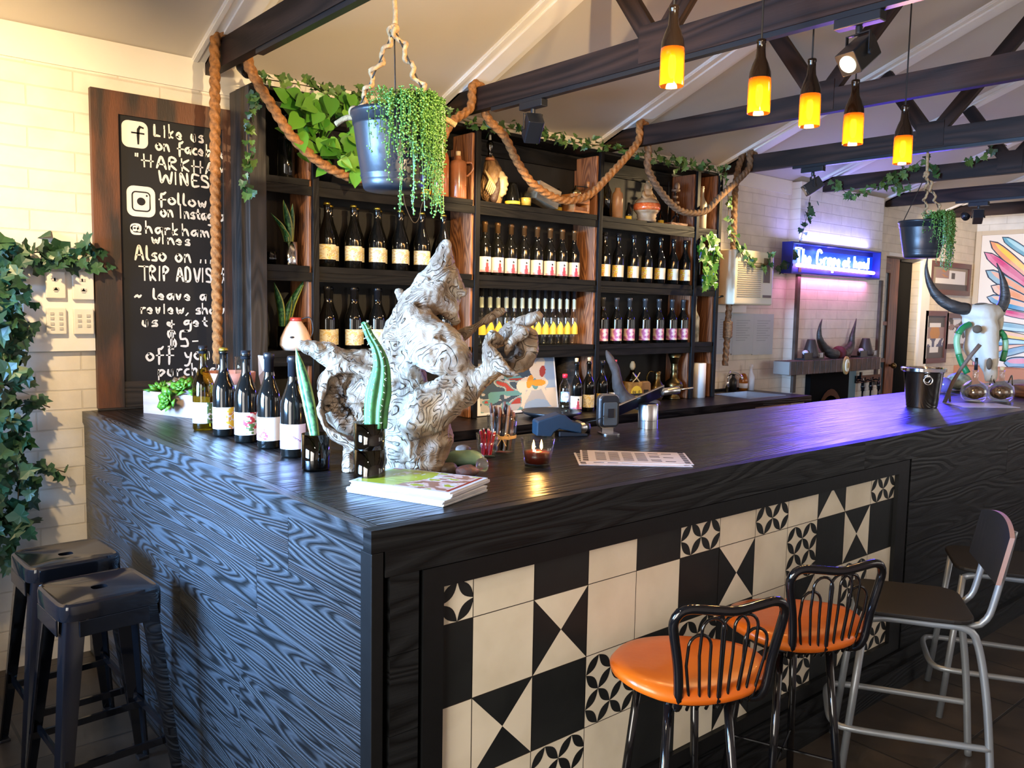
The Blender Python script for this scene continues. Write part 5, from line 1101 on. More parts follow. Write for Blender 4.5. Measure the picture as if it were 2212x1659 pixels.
# ================================================================== hanging pots
def hang_pot(c, r, h, label, topz, hook, twist_cords, plant_side, seed):
    """c = centre of the pot's base"""
    c = Vector(c); t = empty('hanging_pot', c, label, 'hanging plant')
    prof = [(.0005, 0), (r * .66, 0), (r * .70, h * .03), (r * .74, h * .12), (r * .725, h * .135), (r * .755, h * .15), (r * .74, h * .165), (r * .77, h * .18), (r * .755, h * .2), (r * .86, h * .55), (r * .92, h * .80), (r * .925, h * .83), (r * .95, h * .835), (r * .96, h * .93), (r, h * .95), (r, h), (r * .93, h), (r * .88, h * .8), (.0005, h * .78)]
    MB().lathe(prof, n=40).build('pot', m_pot, t, smooth=True)
    MB().lathe([(.0005, h * .781), (r * .87, h * .8), (r * .80, h * .90), (.0005, h * .95)], n=28).build('soil', m_soil, t, smooth=True)
    top = Vector((0, 0, topz - c.z))
    for k, an in enumerate(twist_cords):
        a = radians(an); e = Vector((r * .97 * cos(a), r * .97 * sin(a), h * .96)); b = MB(); b.tube([e, top], .0028, 6); b.build('hanger_wire', m_cable, t)
        if k < 2:
            Pj = []; n = 46; d = (top - e); u = d.orthogonal().normalized(); v = d.cross(u).normalized()
            for i in range(n): s = i / (n - 1); w = .010 + .006 * sin(i * .9); Pj.append(e + d * s + u * (w * cos(i * .62 + k)) + v * (w * sin(i * .62 + k)))
            b = MB(); b.tube(catmull(Pj, .012), .0075 if r > .14 else .006, 9, lobes=3, twist=60, lobe_amp=.35); b.ball(e + Vector((0, 0, .02)), .022, n=8)
            o2 = e + Vector((cos(a), sin(a), 0)) * .03
            b.tube(catmull([e, o2 + Vector((0, 0, .0)), o2 + Vector((cos(a) * .04, sin(a) * .04, -.02))], .01), [.010, .011, .012, .013, .015, .018, .022][:1] * len(catmull([e, o2, o2 + Vector((cos(a) * .04, sin(a) * .04, -.02))], .01)), 9, lobes=3, lobe_amp=.3); b.build('jute_wrap', m_jute, t, smooth=True)
    b = MB(); b.tube(catmull([top, top + Vector((.004, 0, .05)), top + Vector((0, .004, hook - c.z - top.z))], .03), .008, 9, lobes=3, twist=60, lobe_amp=.35); b.tube([top + Vector((.012, 0, -.02)), top + Vector((-.006, 0, hook - c.z - top.z))], .006, 8, lobes=3, twist=60, lobe_amp=.35); b.ball(top, .018, n=8); b.build('jute_loop', m_jute, t, smooth=True)
    # trailing string-of-pearls, heaped on one side and spilling over the rim
    random.seed(seed); b = MB(); sb = MB(); pd = Vector(plant_side).normalized(); sd_ = Vector((-pd.y, pd.x, 0))
    def pearl(q, s): b.ball(q, s, n=4)
    for i in range(150):
        a = random.gauss(0, .50); dr = (pd * cos(a) + sd_ * sin(a)); st = Vector((0, 0, h * .95)) + dr * r * random.uniform(.05, .75) + Vector((0, 0, random.uniform(.0, .05)))
        ov = dr * r * random.uniform(1.02, 1.16); drop = random.uniform(.05, h * .72) if random.random() < .86 else random.uniform(h * .8, h * 1.35)
        Q = catmull([st, st * .4 + Vector((ov.x * .6, ov.y * .6, 0)) + Vector((0, 0, (h + .055) * .6)), Vector((ov.x, ov.y, h + random.uniform(.0, .05))), Vector((ov.x * 1.03, ov.y * 1.03, h - drop * .5)), Vector((ov.x * 1.02 + random.uniform(-.012, .012), ov.y * 1.02 + random.uniform(-.012, .012), h - drop))], .012)
        sb.tube(Q, .0011, 3, cap=False)
        for j in range(0, len(Q)):
            for _ in range(1 if j % 3 else 2):
                d = Vector((random.gauss(0, 1), random.gauss(0, 1), random.gauss(0, 1))) * .0055; q = Q[j] + d; s = random.uniform(.0035, .0058)
                n0 = len(b.f); k0 = len(b.v)
                O = [(0, 0, s), (s, 0, 0), (0, s, 0), (-s, 0, 0), (0, -s, 0), (0, 0, -s)]
                b.v += [tuple(q + Vector(o)) for o in O]; rv = random.random()
                for f in ((0, 1, 2), (0, 2, 3), (0, 3, 4), (0, 4, 1), (5, 2, 1), (5, 3, 2), (5, 4, 3), (5, 1, 4)): b.face([k0 + z for z in f], [(rv, 0)] * 3)
    b.build('trailing_leaves', m_leafsucc, t, smooth=True); sb.build('trailing_stems', m_leafsucc, t); return t
P1 = Vector((0.600, 0.885, 0)); base1 = atD(850, 405, 2.80); P1.z = base1.z
toc = (CAM - base1); toc.z = 0; toc.normalize(); P1 = base1 + Vector((0, 0, 0)); P1.x -= toc.x * .09; P1.y -= toc.y * .09
ang = math.degrees(atan2(vr.y, vr.x))
hz1 = onX(858, 40, base1.x)[2]
hang_pot(P1, .148, .262, 'charcoal hanging pot of trailing string-of-pearls hung in front of the shelving', hz1, CB - .001, [ang + 180 - 12, ang + 8, ang + 95], toc * .6 + vr * .75, 21)
base2 = atD(1990, 555, 5.33); toc2 = (CAM - base2); toc2.z = 0; toc2.normalize(); P2 = base2 - toc2 * .10
hang_pot(P2, .150, .235, 'dark hanging pot with a trailing plant, far pot near the skull', onX(2003, 375, P2.x)[2], CB + .05, [ang + 60, ang + 10, ang + 190], vr * 1.0 + toc2 * .55, 33)
random.seed(5)

# ================================================================== things on the shelves
z0 = SH[0] + .0006
# leafy pothos plant on the top shelf
pt = Vector((onY(690, 400, 2.31)[0], 2.33, z0)); t = empty('leafy_pot_plant', pt, 'bright green broad-leaved pot plant on the top left shelf', 'plant')
MB().lathe([(.0005, 0), (.065, 0), (.085, .12), (.078, .12), (.0005, .11)], n=24).build('pot', m_plastic, t, smooth=True)
b = MB(); sb = MB()
for i in range(95):
    px, py = random.uniform(615, 775), random.uniform(205, 370)
    if py > 330 and px < 700: continue
    if (px < 640 and py > 300): continue
    if i > 80: px, py = random.uniform(750, 778), random.uniform(330, 390)
    q = onY(px, py, random.uniform(2.08, 2.20)) - pt; sb.tube(catmull([Vector((0, 0, .11)), Vector((q.x * .3, q.y * .4, max(.16, q.z * .8))), q], .03), .0022, 4)
    ivy_leaf(b, q, Vector((random.uniform(-.9, .9), random.uniform(-.5, 0), random.uniform(-1.2, .2))), Vector((random.uniform(-.5, .4), -1, random.uniform(0, .8))), random.uniform(.06, .105), random.random(), 0, 'heart')
b.build('leaves', m_leafbr, t, smooth=True); sb.build('stems', m_leafbr, t)
# hanging light-green leaves in the narrow right bay
pt = Vector((4.13, 2.24, SH[1] + .0006)); t = empty('leafy_pot_plant', pt, 'light green trailing plant in the narrow right bay of the shelving', 'plant')
MB().lathe([(.0005, 0), (.04, 0), (.05, .08), (.045, .08), (.0005, .075)], n=20).build('pot', m_plastic, t, smooth=True)
b = MB(); sb = MB()
for i in range(58):
    px, py = random.uniform(1512, 1552), random.uniform(505, 615)
    if py > 560: px = random.uniform(1520, 1545)
    q = onY(px, py, random.uniform(2.10, 2.19)) - pt; ivy_leaf(b, q, Vector((random.uniform(-.7, .7), -.2, random.uniform(-1.2, -.2))), Vector((random.uniform(-.5, .4), -1, .4)), random.uniform(.045, .08), random.random(), 0, 'ivy')
    if i % 4 == 0: sb.tube(catmull([Vector((0, 0, .078)), Vector((q.x * .5, -.06, .11)), q], .03), .002, 4)
b.build('leaves', m_leafbr, t, smooth=True); sb.build('stems', m_leafbr, t)
# snake plants in the left bay
for (px, Y, zi, tops, lb) in ((628, 2.30, 1, [(585, 460, .03), (612, 432, .04), (632, 440, .03), (606, 485, .03)], 'small variegated snake plant in a steel-bright cut bottle, upper left bay'), (612, 2.33, 2, [(592, 610, .04), (660, 600, .045), (630, 640, .04)], 'snake plant with two long leaves behind the ceramic jug in the left bay')):
    pt = Vector((onY(px, 560, Y)[0], Y, SH[zi] + .0006)); t = empty('snake_plant', pt, lb, 'plant')
    b = MB(); planter(b, .034, .115); b.build('planter', m_gcut if zi == 2 else m_steel, t, smooth=True); MB().lathe([(.0005, .009), (.029, .009), (.029, .09), (.0005, .092)], n=16).build('soil', m_soil, t)
    b = MB()
    for (tx, ty, w) in tops:
        e = onY(tx, ty, Y - .04) - pt; m_ = Vector((e.x * .35, e.y * .4, .09 + (e.z - .09) * .5)); blade(b, [Vector((e.x * .1, 0, .06)), m_, e], w, vr)
    b.build('leaves', m_snk, t, smooth=True)
# ceramic guitar-shaped jug
pt = Vector((onY(637, 750, 2.26)[0], 2.25, SH[2] + .0006)); t = empty('ceramic_jug', pt, 'peach pear-shaped ceramic jug with red lip and wire handle in the left bay', 'jug')
MB().lathe([(.0005, 0), (.060, .0), (.078, .025), (.074, .06), (.050, .11), (.026, .145), (.0005, .146)], n=28).build('body', mat('peach_glaze', (0.78, 0.42, 0.24), 0.3, c2=(0.70, 0.55, 0.42), vscale=9), t, smooth=True)
MB().lathe([(.0265, .138), (.030, .148), (.026, .160), (.0005, .160)], n=20).build('lip', mat('red_glaze', (0.45, 0.05, 0.03), 0.3), t, smooth=True)
b = MB(); b.tube(catmull([vr * .02 + Vector((0, 0, .15)), vr * .07 + Vector((0, 0, .16)), vr * .085 + Vector((0, 0, .10)), vr * .07 + Vector((0, 0, .05))], .01), .003, 6); b.ball(dn * .068 + Vector((0, 0, .065)), .012, .012, .006, n=6); b.build('handle', m_cable, t, smooth=True)
def sh_at(px, Y, z=None): return Vector((onY(px, 430, Y)[0], Y, z if z is not None else z0))
m_stone1 = mat('orange_stoneware', (0.50, 0.16, 0.045), 0.22, c2=(0.36, 0.10, 0.03), vscale=6, coat=.4); m_stone2 = mat('salt_glaze_brown', (0.34, 0.12, 0.045), 0.22, c2=(0.22, 0.08, 0.03), vscale=12, coat=.5)
p = sh_at(950, 2.28); plain('stoneware_bottle', p, 'tall orange stoneware bottle on the top shelf behind the rope', [(.0005, 0), (.046, 0), (.050, .006), (.050, .20), (.046, .225), (.030, .26), (.018, .30), (.016, .345), (.019, .35), (.019, .365), (.0005, .366)], m_stone1)
p = sh_at(989, 2.27); t = plain('stoneware_jug', p, 'brown stoneware jug with ear handle and cork, right of the tall orange bottle', [(.0005, 0), (.046, 0), (.048, .006), (.048, .185), (.044, .205), (.022, .215), (.017, .228), (.019, .236), (.0005, .237)], m_stone2, 'jug', extra=[('cork', [(.013, .2375), (.014, .262), (.0005, .264)], m_itan)])
b = MB(); b.tube(catmull([vr * .044 + Vector((0, 0, .20)), vr * .075 + Vector((0, 0, .20)), vr * .082 + Vector((0, 0, .165)), vr * .060 + Vector((0, 0, .135)), vr * .046 + Vector((0, 0, .125))], .008), .0065, 8); b.build('handle', m_stone2, t, smooth=True)
plain('liqueur_bottle', sh_at(916, 2.30), 'small dark bottle with gold label left of the orange stoneware bottle', [(.0005, 0), (.036, 0), (.037, .045), (.020, .085), (.014, .12), (.0005, .121)], m_gblk, extra=[('label', [(.0375, .006), (.0375, .032)], m_iyel)])
# head-shaped decanter: feathered head in profile looking right
p = sh_at(1066, 2.30); t = empty('head_decanter', p, 'tan ceramic decanter shaped as a head in profile with a dark bottle neck', 'decanter'); HDp = 4.35
q0 = lambda px, py, dz=0: atD(px, py, (RM @ (p - CAM))[2] + dz) - p
Dh = (RM @ (p - CAM))[2]
b = MB()
limb(b, [(1062, 416, 0, 25), (1063, 395, 0, 25), (1064, 372, 0, 22), (1061, 352, 0, 15), (1059, 345, 0, 11)], Dh); blob(b, 1054, 402, 0, 17, 30, Dh, 0, 20); limb(b, [(1066, 425, 0, 20), (1066, 434, 0, 18)], Dh)
m_hd = mat('tan_ceramic', (0.34, 0.19, 0.08), 0.5, c2=(0.12, 0.06, 0.025), vscale=22, bump=.9, bscale=55, stretch=(1, 1, .4)); m_fc = mat('pale_ceramic_face', (0.50, 0.38, 0.20), 0.5, c2=(0.40, 0.27, 0.13), vscale=12)
o = fused('headdress', b, .005, m_hd, t, lambda c: .006 * (abs(noise.noise(Vector((c.x * 50, c.y * 50, c.z * 18)))) - .2), SH[0] + .0012); o.location = -p
b = MB(); limb(b, [(1082, 378, -.02, 9), (1085, 392, -.03, 12), (1084, 408, -.03, 11), (1082, 420, -.03, 7)], Dh); blob(b, 1094, 398, -.03, 5, 5, Dh, 30, 6); blob(b, 1090, 385, -.03, 7, 5, Dh, -10, 9); blob(b, 1092, 409, -.03, 5, 4, Dh, 0, 7); blob(b, 1089, 417, -.03, 5, 5, Dh, 0, 7)
o = fused('face', b, .004, m_fc, t, None, SH[0] + .0012, 1); o.location = -p
b = MB(); limb(b, [(1078, 388, -.045, 5), (1073, 408, -.055, 8), (1066, 430, -.06, 9)], Dh); o = fused('hair', b, .004, mat('dark_ceramic_hair', (.05, .025, .015), .5, bump=.6, bscale=90), t, None, SH[0] + .0012, 1); o.location = -p
b = MB()
for k in range(5): limb(b, [(1048 + k * 3, 368 + k * 4, -.085 + k * .004, 1.6), (1058 + k * 3, 388 + k * 4, -.095 + k * .004, 2.2), (1050 + k * 3, 408 + k * 4, -.085 + k * .004, 1.8)], Dh)
o = b.build('feather_ridges', m_fc, t, smooth=True); o.location = -p
b = MB(); b.lathe([(.0245, .0), (.027, .006), (.024, .014)], (0, 0, 0), 20); zt = onY(1058, 345, 2.30)[2] - p.z
xo = onY(1058, 345, 2.30)[0] - p.x
b = MB().lathe([(.026, zt - .004), (.028, zt + .002), (.026, zt + .010), (.0005, zt + .011)], (xo, 0, 0), 20); b.build('collar', mat('rust_glaze', (0.33, 0.13, 0.06), .4), t, smooth=True)
b = MB().lathe([(.012, zt + .0115), (.013, zt + .04), (.011, zt + .05), (.020, zt + .075), (.021, zt + .09), (.012, zt + .11), (.0005, zt + .112)], (xo, 0, 0), 18); b.build('bottle_neck', m_gcut, t, smooth=True)
b = MB().lathe([(.008, zt + .1125), (.006, zt + .14), (.0005, zt + .142)], (xo, 0, 0), 12); b.build('stopper', m_cream, t, smooth=True)
plain('squat_bottle', sh_at(1107, 2.28), 'conical dark bottle with yellow label beside the head decanter', [(.0005, 0), (.045, 0), (.046, .01), (.040, .06), (.026, .12), (.022, .135), (.0005, .136)], m_gblk, extra=[('label', [(.0465, .008), (.0455, .026)], m_iyel)])
plain('candle_glass', sh_at(1136, 2.27), 'yellow glass candle tumbler on the top shelf behind the rope', [(.0005, 0), (.034, 0), (.036, .09), (.033, .09), (.031, .01), (.0005, .01)], m_gclr, 'glass', extra=[('wax', [(.0005, .011), (.0305, .011), (.032, .055), (.0005, .056)], mat('yellow_wax', (0.85, 0.55, 0.12), .5))])
p = sh_at(1172, 2.28); b = MB(); M = Matrix.Rotation(radians(16), 4, 'Y'); b.box(-.10, .085, -.05, .05, 0, .012, M=M); b.box(-.10, .085, -.05, -.038, .0121, .11, M=M); b.box(-.10, .085, .038, .05, .0121, .075, M=M); b.box(-.10, -.088, -.0379, .0379, .0121, .11, M=M); b.box(.073, .085, -.0379, .0379, .0121, .075, M=M)
o = b.build('wooden_tray', mat('pale_grey_timber', (0.42, 0.31, 0.19), .7, c2=(0.27, 0.19, 0.11), vscale=10, stretch=(1, 5, 5))); o.location = p + Vector((0, 0, .031)); tag(o, 'pale wooden box tipped on its side on the top shelf under the rope', 'box')
plain('small_bottle', sh_at(1206, 2.31), 'small dark bottle with yellow base label between tipped box and coffee grinder', [(.0005, 0), (.024, 0), (.025, .07), (.012, .11), (.010, .145), (.0005, .146)], m_gblk, extra=[('label', [(.0255, .006), (.0255, .03)], m_iyel)])
p = sh_at(1243, 2.27); t = empty('coffee_grinder', p, 'orange timber coffee grinder with brass dome on the top shelf', 'coffee grinder'); m_gr2 = mat('orange_timber', (0.50, 0.20, 0.06), .4, c2=(0.38, 0.14, 0.04), vscale=8, stretch=(1, 1, 6))
b = MB(); s = .068
for (x0, x1, z0_, z1_) in ((-s, s, .0, .012), (-s, s, .055, .115), (-s, -s + .012, .0121, .0549), (s - .012, s, .0121, .0549)): b.box(x0, x1, -.06, .06, z0_, z1_)
b.box(-s + .012, s - .012, .03, .04, .0121, .0549); b.build('box', m_gr2, t, bevel=.002)
b = MB(); b.box(-s + .014, s - .014, -.05, .0299, .0125, .035); b.build('drawer', mat('dark_orange_timber', (0.20, 0.07, 0.02), .5), t)
MB().lathe([(.036, .1151), (.036, .128), (.028, .145), (.010, .152), (.006, .172), (.0005, .173)], n=24).build('dome', mat('bright_brass', (.55, .42, .20), .25, 1.0), t, smooth=True)
b = MB(); b.tube([(0, 0, .170), (.10, -.01, .172)], .0035, 6); b.build('crank', m_cable, t); b = MB(); b.tube([(.10, -.01, .1725), (.10, -.01, .205)], [.008, .011], 10); b.build('crank_knob', m_gr2, t, smooth=True)
# right bay of the top shelf
plain('stoneware_bottle', sh_at(1308, 2.32), 'dark brown glass bottle at the left of the right bay, top shelf', [(.0005, 0), (.038, 0), (.040, .17), (.020, .215), (.018, .235), (.0005, .236)], m_gcut)
plain('stoneware_bottle', sh_at(1334, 2.28), 'tan stoneware bottle with rounded shoulder on the right top shelf', [(.0005, 0), (.036, 0), (.038, .14), (.034, .165), (.020, .18), (.018, .20), (.0005, .201)], mat('tan_stoneware', (0.42, 0.22, 0.10), .35, c2=(0.30, 0.14, 0.06), vscale=10))
plain('small_bottle', sh_at(1359, 2.30), 'tiny dark bottle with gold label left of the seated-figure decanter', [(.0005, 0), (.02, 0), (.021, .05), (.010, .09), (.009, .12), (.0005, .121)], m_gblk, extra=[('label', [(.0215, .006), (.0215, .03)], m_iyel)])
p = sh_at(1398, 2.27); t = empty('figure_decanter', p, 'ceramic decanter topped by a seated figure with an orange-red glazed band', 'decanter'); m_bd = mat('sand_ceramic', (0.46, 0.30, 0.15), .55, c2=(0.30, 0.18, 0.09), vscale=18, bump=.3)
MB().lathe([(.0005, 0), (.064, 0), (.066, .018), (.060, .022), (.068, .04), (.064, .046), (.076, .062), (.088, .075)], n=32, cap=True).build('base', m_bd, t, smooth=True)
MB().lathe([(.0885, .0755), (.093, .088), (.093, .112), (.088, .122)], n=32).build('glazed_band', mat('orange_red_glaze', (0.72, 0.10, 0.02), .15, c2=(0.80, 0.22, 0.06), vscale=60, coat=.5), t, smooth=True)
b = MB(); b.lathe([(.0875, .1225), (.072, .145), (.045, .165), (.038, .18), (.0005, .182)], n=28); b.ball((0, 0, .195), .040, .036, .035, n=10); b.ball((0, -.005, .235), .031, .029, .033, n=10); b.ball((0, 0, .268), .014, n=8)
for s in (-1, 1):
    b.ball((s * .032, -.003, .228), .007, .006, .014, n=6); b.tube(catmull([(s * .038, 0, .20), (s * .056, -.012, .175), (s * .05, -.03, .155), (s * .02, -.035, .160)], .01), .011, 8); b.ball((s * .011, -.031, .240), .0045, n=5)
b.ball((0, -.034, .232), .005, .006, .008, n=5); b.ball((0, -.030, .220), .010, .004, .003, n=5); b.build('figure', m_bd, t, smooth=True)
plain('small_bottle', sh_at(1429, 2.31), 'tiny dark bottle with yellow label right of the seated-figure decanter', [(.0005, 0), (.02, 0), (.021, .04), (.010, .08), (.009, .10), (.0005, .101)], m_gblk, extra=[('label', [(.0215, .006), (.0215, .03)], m_iyel)])
p = sh_at(1460, 2.28); t = empty('metal_sculpture', p, 'dark metal and timber abstract figure on the right top shelf', 'sculpture'); b = MB(); b.box(-.10, .08, -.05, .05, 0, .015); b.build('base', m_redwood, t)
b = MB(); b.tube([(-.085, 0, .0151), (-.085, 0, .30)], .005, 6); b.tube([(.04, 0, .0151), (.035, 0, .14)], .005, 6); b.tube(catmull([(-.05, 0, .0151), (-.035, -.02, .06), (0, -.02, .065), (.015, 0, .0151)], .01), .006, 6); b.tube([(-.02, -.02, .06), (-.01, 0, .26)], .006, 6); b.build('rods', m_blkmetal, t)
b = MB()
for (z, r) in ((.15, .028), (.235, .032), (.19, .018)): b.lathe([(.0005, z), (r, z + .002), (r, z + .016), (.0005, z + .018)], (-.012, -.005, 0), 16)
b.ball((.01, 0, .275), .022, .018, .03, n=8); b.build('discs', mat('worn_timber_disc', (.16, .09, .05), .6), t, smooth=True)
plain('white_bottle', sh_at(1517, 2.29), 'pale white bottle on the top shelf of the narrow right bay', bprof(.036, .31, .012), mat('pale_bottle', (.55, .50, .38), .4))
plain('silver_bottle', Vector((4.085, 2.28, SH[2] + .0006)), 'silvery bottle on the lower shelf of the narrow right bay', bprof(.038, .34, .014, .5, .7), mat('silver_foil_bottle', (.55, .53, .47), .3, c2=(.10, .10, .07), vscale=14))
# wire hanging from the top shelf edge
b = MB(); b.tube(catmull([tuple(onY(x, y, SFY - .015)) for (x, y) in ((870, 412), (876, 445), (893, 480), (905, 472), (912, 440), (928, 412))], .012), .0022, 6); o = b.build('wire', m_stem, smooth=True); recenter(o, onY(870, 412, SFY - .015)); tag(o, 'thin bent twig wire dangling over the crown-capped bottles', 'wire')
# back counter objects
zc = BC + .0006
pf = Vector((2.50, 2.26, zc)); t = empty('canvas_picture', pf, 'canvas picture of a white rocking horse leaning behind the bar', 'picture'); m_cv = [m_paper, mat('canvas_grey', (.50, .49, .50), .7, c2=(.42, .40, .40), vscale=3), mat('canvas_teal', (.12, .30, .32), .7), mat('canvas_navy', (.04, .07, .11), .7), mat('canvas_cream', (.72, .60, .48), .7), mat('canvas_orange', (.75, .30, .03), .7), mat('canvas_red', (.38, .05, .04), .7), mat('canvas_blue', (.30, .40, .55), .7)]
def horse(u, v):
    x, y = u * 1.3, v
    if u < .05 or v > .95 or u > .98 or v < .03: return 0
    def el(cx, cy, rx, ry, a=0):
        dx, dy = x - cx, y - cy; c, s = cos(a), sin(a); return ((dx * c + dy * s) / rx) ** 2 + ((-dx * s + dy * c) / ry) ** 2 < 1
    if el(1.08, .30, .05, .10, .2): return 6
    if el(.86, .47, .05, .12, .3): return 5
    if el(1.0, .50, .12, .06): return 5
    if el(.94, .52, .05, .10): return 2
    if el(.92, .50, .24, .13): return 4
    if el(.98, .32, .09, .20, -.45) or el(1.05, .17, .07, .12, .5): return 4
    for (cx, cy, a) in ((.74, .70, .1), (.80, .70, .5), (1.10, .70, -.35)):
        if el(cx, cy, .032, .24, a): return 4
    if el(.72, .55, .08, .11): return 4
    if .75 < y < .95 and el(.96, .92, .22, .13): return 7
    if y > .62 and u < .55 and nz(u, v, 7, 3) > .12: return 2
    if .40 < y < .85 and u < .58: q = nz(u, v, 9, 6); return 3 if q < -.12 else (1 if q < .08 else (2 if q < .25 else 6))
    if .22 < y < .45 and .35 < u < .75: return 3 if nz(u, v, 4, 4) < .1 else 2
    return 1 if u < .86 else 7 if v < .6 else 4
b = MB(); w, h = .66, .35; nu, nv = 120, 70; b.box(-w / 2, w / 2, 0, .022, 0, h); g_ = raster(horse, nu, nv)
for j in range(nv):
    for i in range(nu):
        x0, x1, y0, y1 = -w / 2 + w * i / nu, -w / 2 + w * (i + 1) / nu, h - h * j / nv, h - h * (j + 1) / nv
        b.poly([(x0, -.0006, y1), (x1, -.0006, y1), (x1, -.0006, y0), (x0, -.0006, y0)], g_[j][i])
o = b.build('canvas', m_cv, t); o.rotation_euler = (radians(-9), 0, 0); pf_ = onY(1122, 880, 2.26); t.location = (pf_[0], 2.26, zc + .004); t.rotation_euler = (0, 0, 0)
t = empty('water_bottle', (2.545, 2.04, zc), 'clear plastic water bottle with red cap and round blue-white label', 'bottle', rz=radians(degrees_to((2.545, 2.04))))
MB().lathe([(.0005, 0), (.030, 0), (.034, .01), (.034, .06), (.031, .07), (.034, .08), (.034, .15), (.030, .18), (.014, .215), (.013, .225), (.0005, .226)], n=28).build('plastic_body', m_gclr, t, smooth=True)
MB().lathe([(.015, .2265), (.016, .24), (.015, .25), (.0005, .251)], n=18).build('cap', mat('red_plastic', (.65, .02, .04), .35), t, smooth=True)
o = label_mesh('label', .0347, .085, .145, -50, 50, raster(lambda u, v: 0 if (u - .5) ** 2 + (v - .5) ** 2 < .2 and not (.38 < v < .62 and sin(u * 40) > .2 and .15 < u < .85) else 1, 24, 20), [m_paper, mat('pale_blue_label', (.25, .36, .62), .5)]); q = bpy.data.objects.new('label', o); col.objects.link(q); q.parent = t
b = MB(); b.lathe([(.0005, 0), (.12, 0), (.17, .02), (.18, .035), (.165, .03), (.11, .010), (.0005, .008)], n=32); o = b.build('black_platter', m_plastic, smooth=True); o.location = (2.44, 2.04, zc); tag(o, 'low black platter on the back counter in front of the horse picture', 'platter')
b = MB(); DSt = (RM @ (onY(1235, 830, 2.35) - CAM))[2]; limb(b, [(1235, 878, 0, 24), (1230, 840, 0, 26), (1226, 800, .02, 25), (1232, 770, .02, 20)], DSt); pz = onY(1235, 880, 2.33); o = fused('stump_vase', b, .012, mat('grey_bark', (.05, .038, .03), .8, c2=(.02, .018, .016), vscale=14, bump=.8, stretch=(1, 1, 5)), None, lambda c: .012 * noise.noise(c * 20), BC + .001); recenter(o, onY(1235, 880, 2.30)); tag(o, 'rough grey-brown tree stump vase behind the corked bottles', 'vase')
pt = Vector((onZ(1373, 855, BC)[0] - .36, 2.30, zc)); t = empty('liqueur_bottle', pt, 'square amber liqueur bottle in a woven sleeve with straw ties and egg stopper', 'bottle', rz=radians(-12)); m_bas = mat('woven_straw', (.48, .24, .05), .7, c2=(.30, .14, .03), vscale=60, bump=.5)
b = MB(); b.box(-.058, .058, -.045, .045, 0, .145); b.build('sleeve', m_bas, t, bevel=.008); MB().lathe([(.050, .1455), (.046, .165), (.020, .20), (.015, .225), (.0005, .226)], n=24).build('glass_shoulder', m_ggrn, t, smooth=True)
MB().lathe([(.010, .2265), (.020, .245), (.019, .265), (.010, .285), (.0005, .287)], n=18).build('stopper', m_itan, t, smooth=True)
b = MB(); b.prism([(.048 * cos(a * pi / 12), .05 * sin(a * pi / 12)) for a in range(24)], Matrix(((1, 0, 0, .006), (0, 0, -1, -.0455), (0, 1, 0, .068), (0, 0, 0, 1))), .0015); MT = Matrix(((1, 0, 0, -.030), (0, 0, -1, -.0475), (0, 1, 0, .070), (0, 0, 0, 1)))
b.build('paper_label', m_iyel, t); b = MB(); b.box(-.045, .057, -.0485, -.0472, .050, .066); st, w = strokes('ouzo', .026); ink(b, [[(q_[0] * .066 / w, q_[1]) for q_ in s_] for s_ in st], MT, .004); b.build('label_print', m_iblk, t)
b = MB(); b.tube(catmull([(-.03, -.046, .21), (.0, -.050, .175), (.03, -.047, .146)], .01), .004, 5); b.tube(catmull([(.03, -.046, .21), (.0, -.052, .175), (-.03, -.047, .146)], .01), .004, 5); b.build('straw_tie', mat('raffia', (.62, .40, .16)), t)
pt2 = pt + Vector((.125, .0, 0)); t = empty('coffee_bag', pt2, 'small brown paper bag with dark label beside the amber liqueur bottle', 'bag', rz=radians(-12)); b = MB(); extr(b, [(-.042, 0), (.042, 0), (.044, .06), (.040, .128), (.028, .142), (-.030, .140), (-.042, .122), (-.045, .06)], -.028, .028); b.build('bag', mat('kraft_bag', (.36, .22, .12), .6, bump=.2), t, bevel=.006); b = MB(); b.box(-.02, .02, -.0295, -.0285, .055, .085); b.build('label', m_iblk, t)
p = Vector((3.70, 2.29, zc)); t = plain('brass_ewer', p, 'dark brass ewer with long handle next to the brass vase', [(.0005, 0), (.040, 0), (.036, .012), (.060, .05), (.062, .075), (.045, .11), (.024, .14), (.020, .18), (.026, .205), (.0005, .206)], m_brass, 'jug'); b = MB(); b.tube(catmull([vr * -.055 + Vector((0, 0, .09)), vr * -.075 + Vector((0, 0, .15)), vr * -.055 + Vector((0, 0, .205)), vr * -.02 + Vector((0, 0, .20))], .01), .006, 8); b.build('handle', m_brass, t, smooth=True)
plain('brass_vase', Vector((3.885, 2.29, zc)), 'tall flared brass vase on the back counter', [(.0005, 0), (.055, 0), (.050, .012), (.030, .035), (.062, .07), (.070, .10), (.060, .125), (.028, .15), (.020, .20), (.026, .215), (.022, .225), (.030, .28), (.052, .335), (.048, .335), (.022, .24), (.0005, .235)], m_brass, 'vase')
plain('paper_towel_roll', Vector((4.145, 2.27, zc)), 'white paper towel roll standing at the right end of the shelving', [(.020, 0), (.056, 0), (.056, .255), (.020, .255), (.020, 0)], mat('paper_towel', (.80, .78, .74), .9, bump=.15), 'paper towel')
b = MB(); limb(b, [(1318, 775, .02, 8), (1330, 800, 0, 10), (1335, 835, 0, 13), (1350, 862, 0, 14), (1385, 876, 0, 13), (1420, 872, 0, 8)], 4.75); limb(b, [(1318, 775, .02, 8), (1310, 758, .03, 4)], 4.75); o = fused('twisted_branch', b, .008, mat('dark_branch', (.06, .035, .022), .75, c2=(.03, .018, .012), vscale=14, bump=.5), None, lambda c: .006 * noise.noise(c * 25), BC + .001); recenter(o, atD(1335, 870, 4.75)); tag(o, 'dark twisted branch lying in front of the amber liqueur bottle', 'branch')
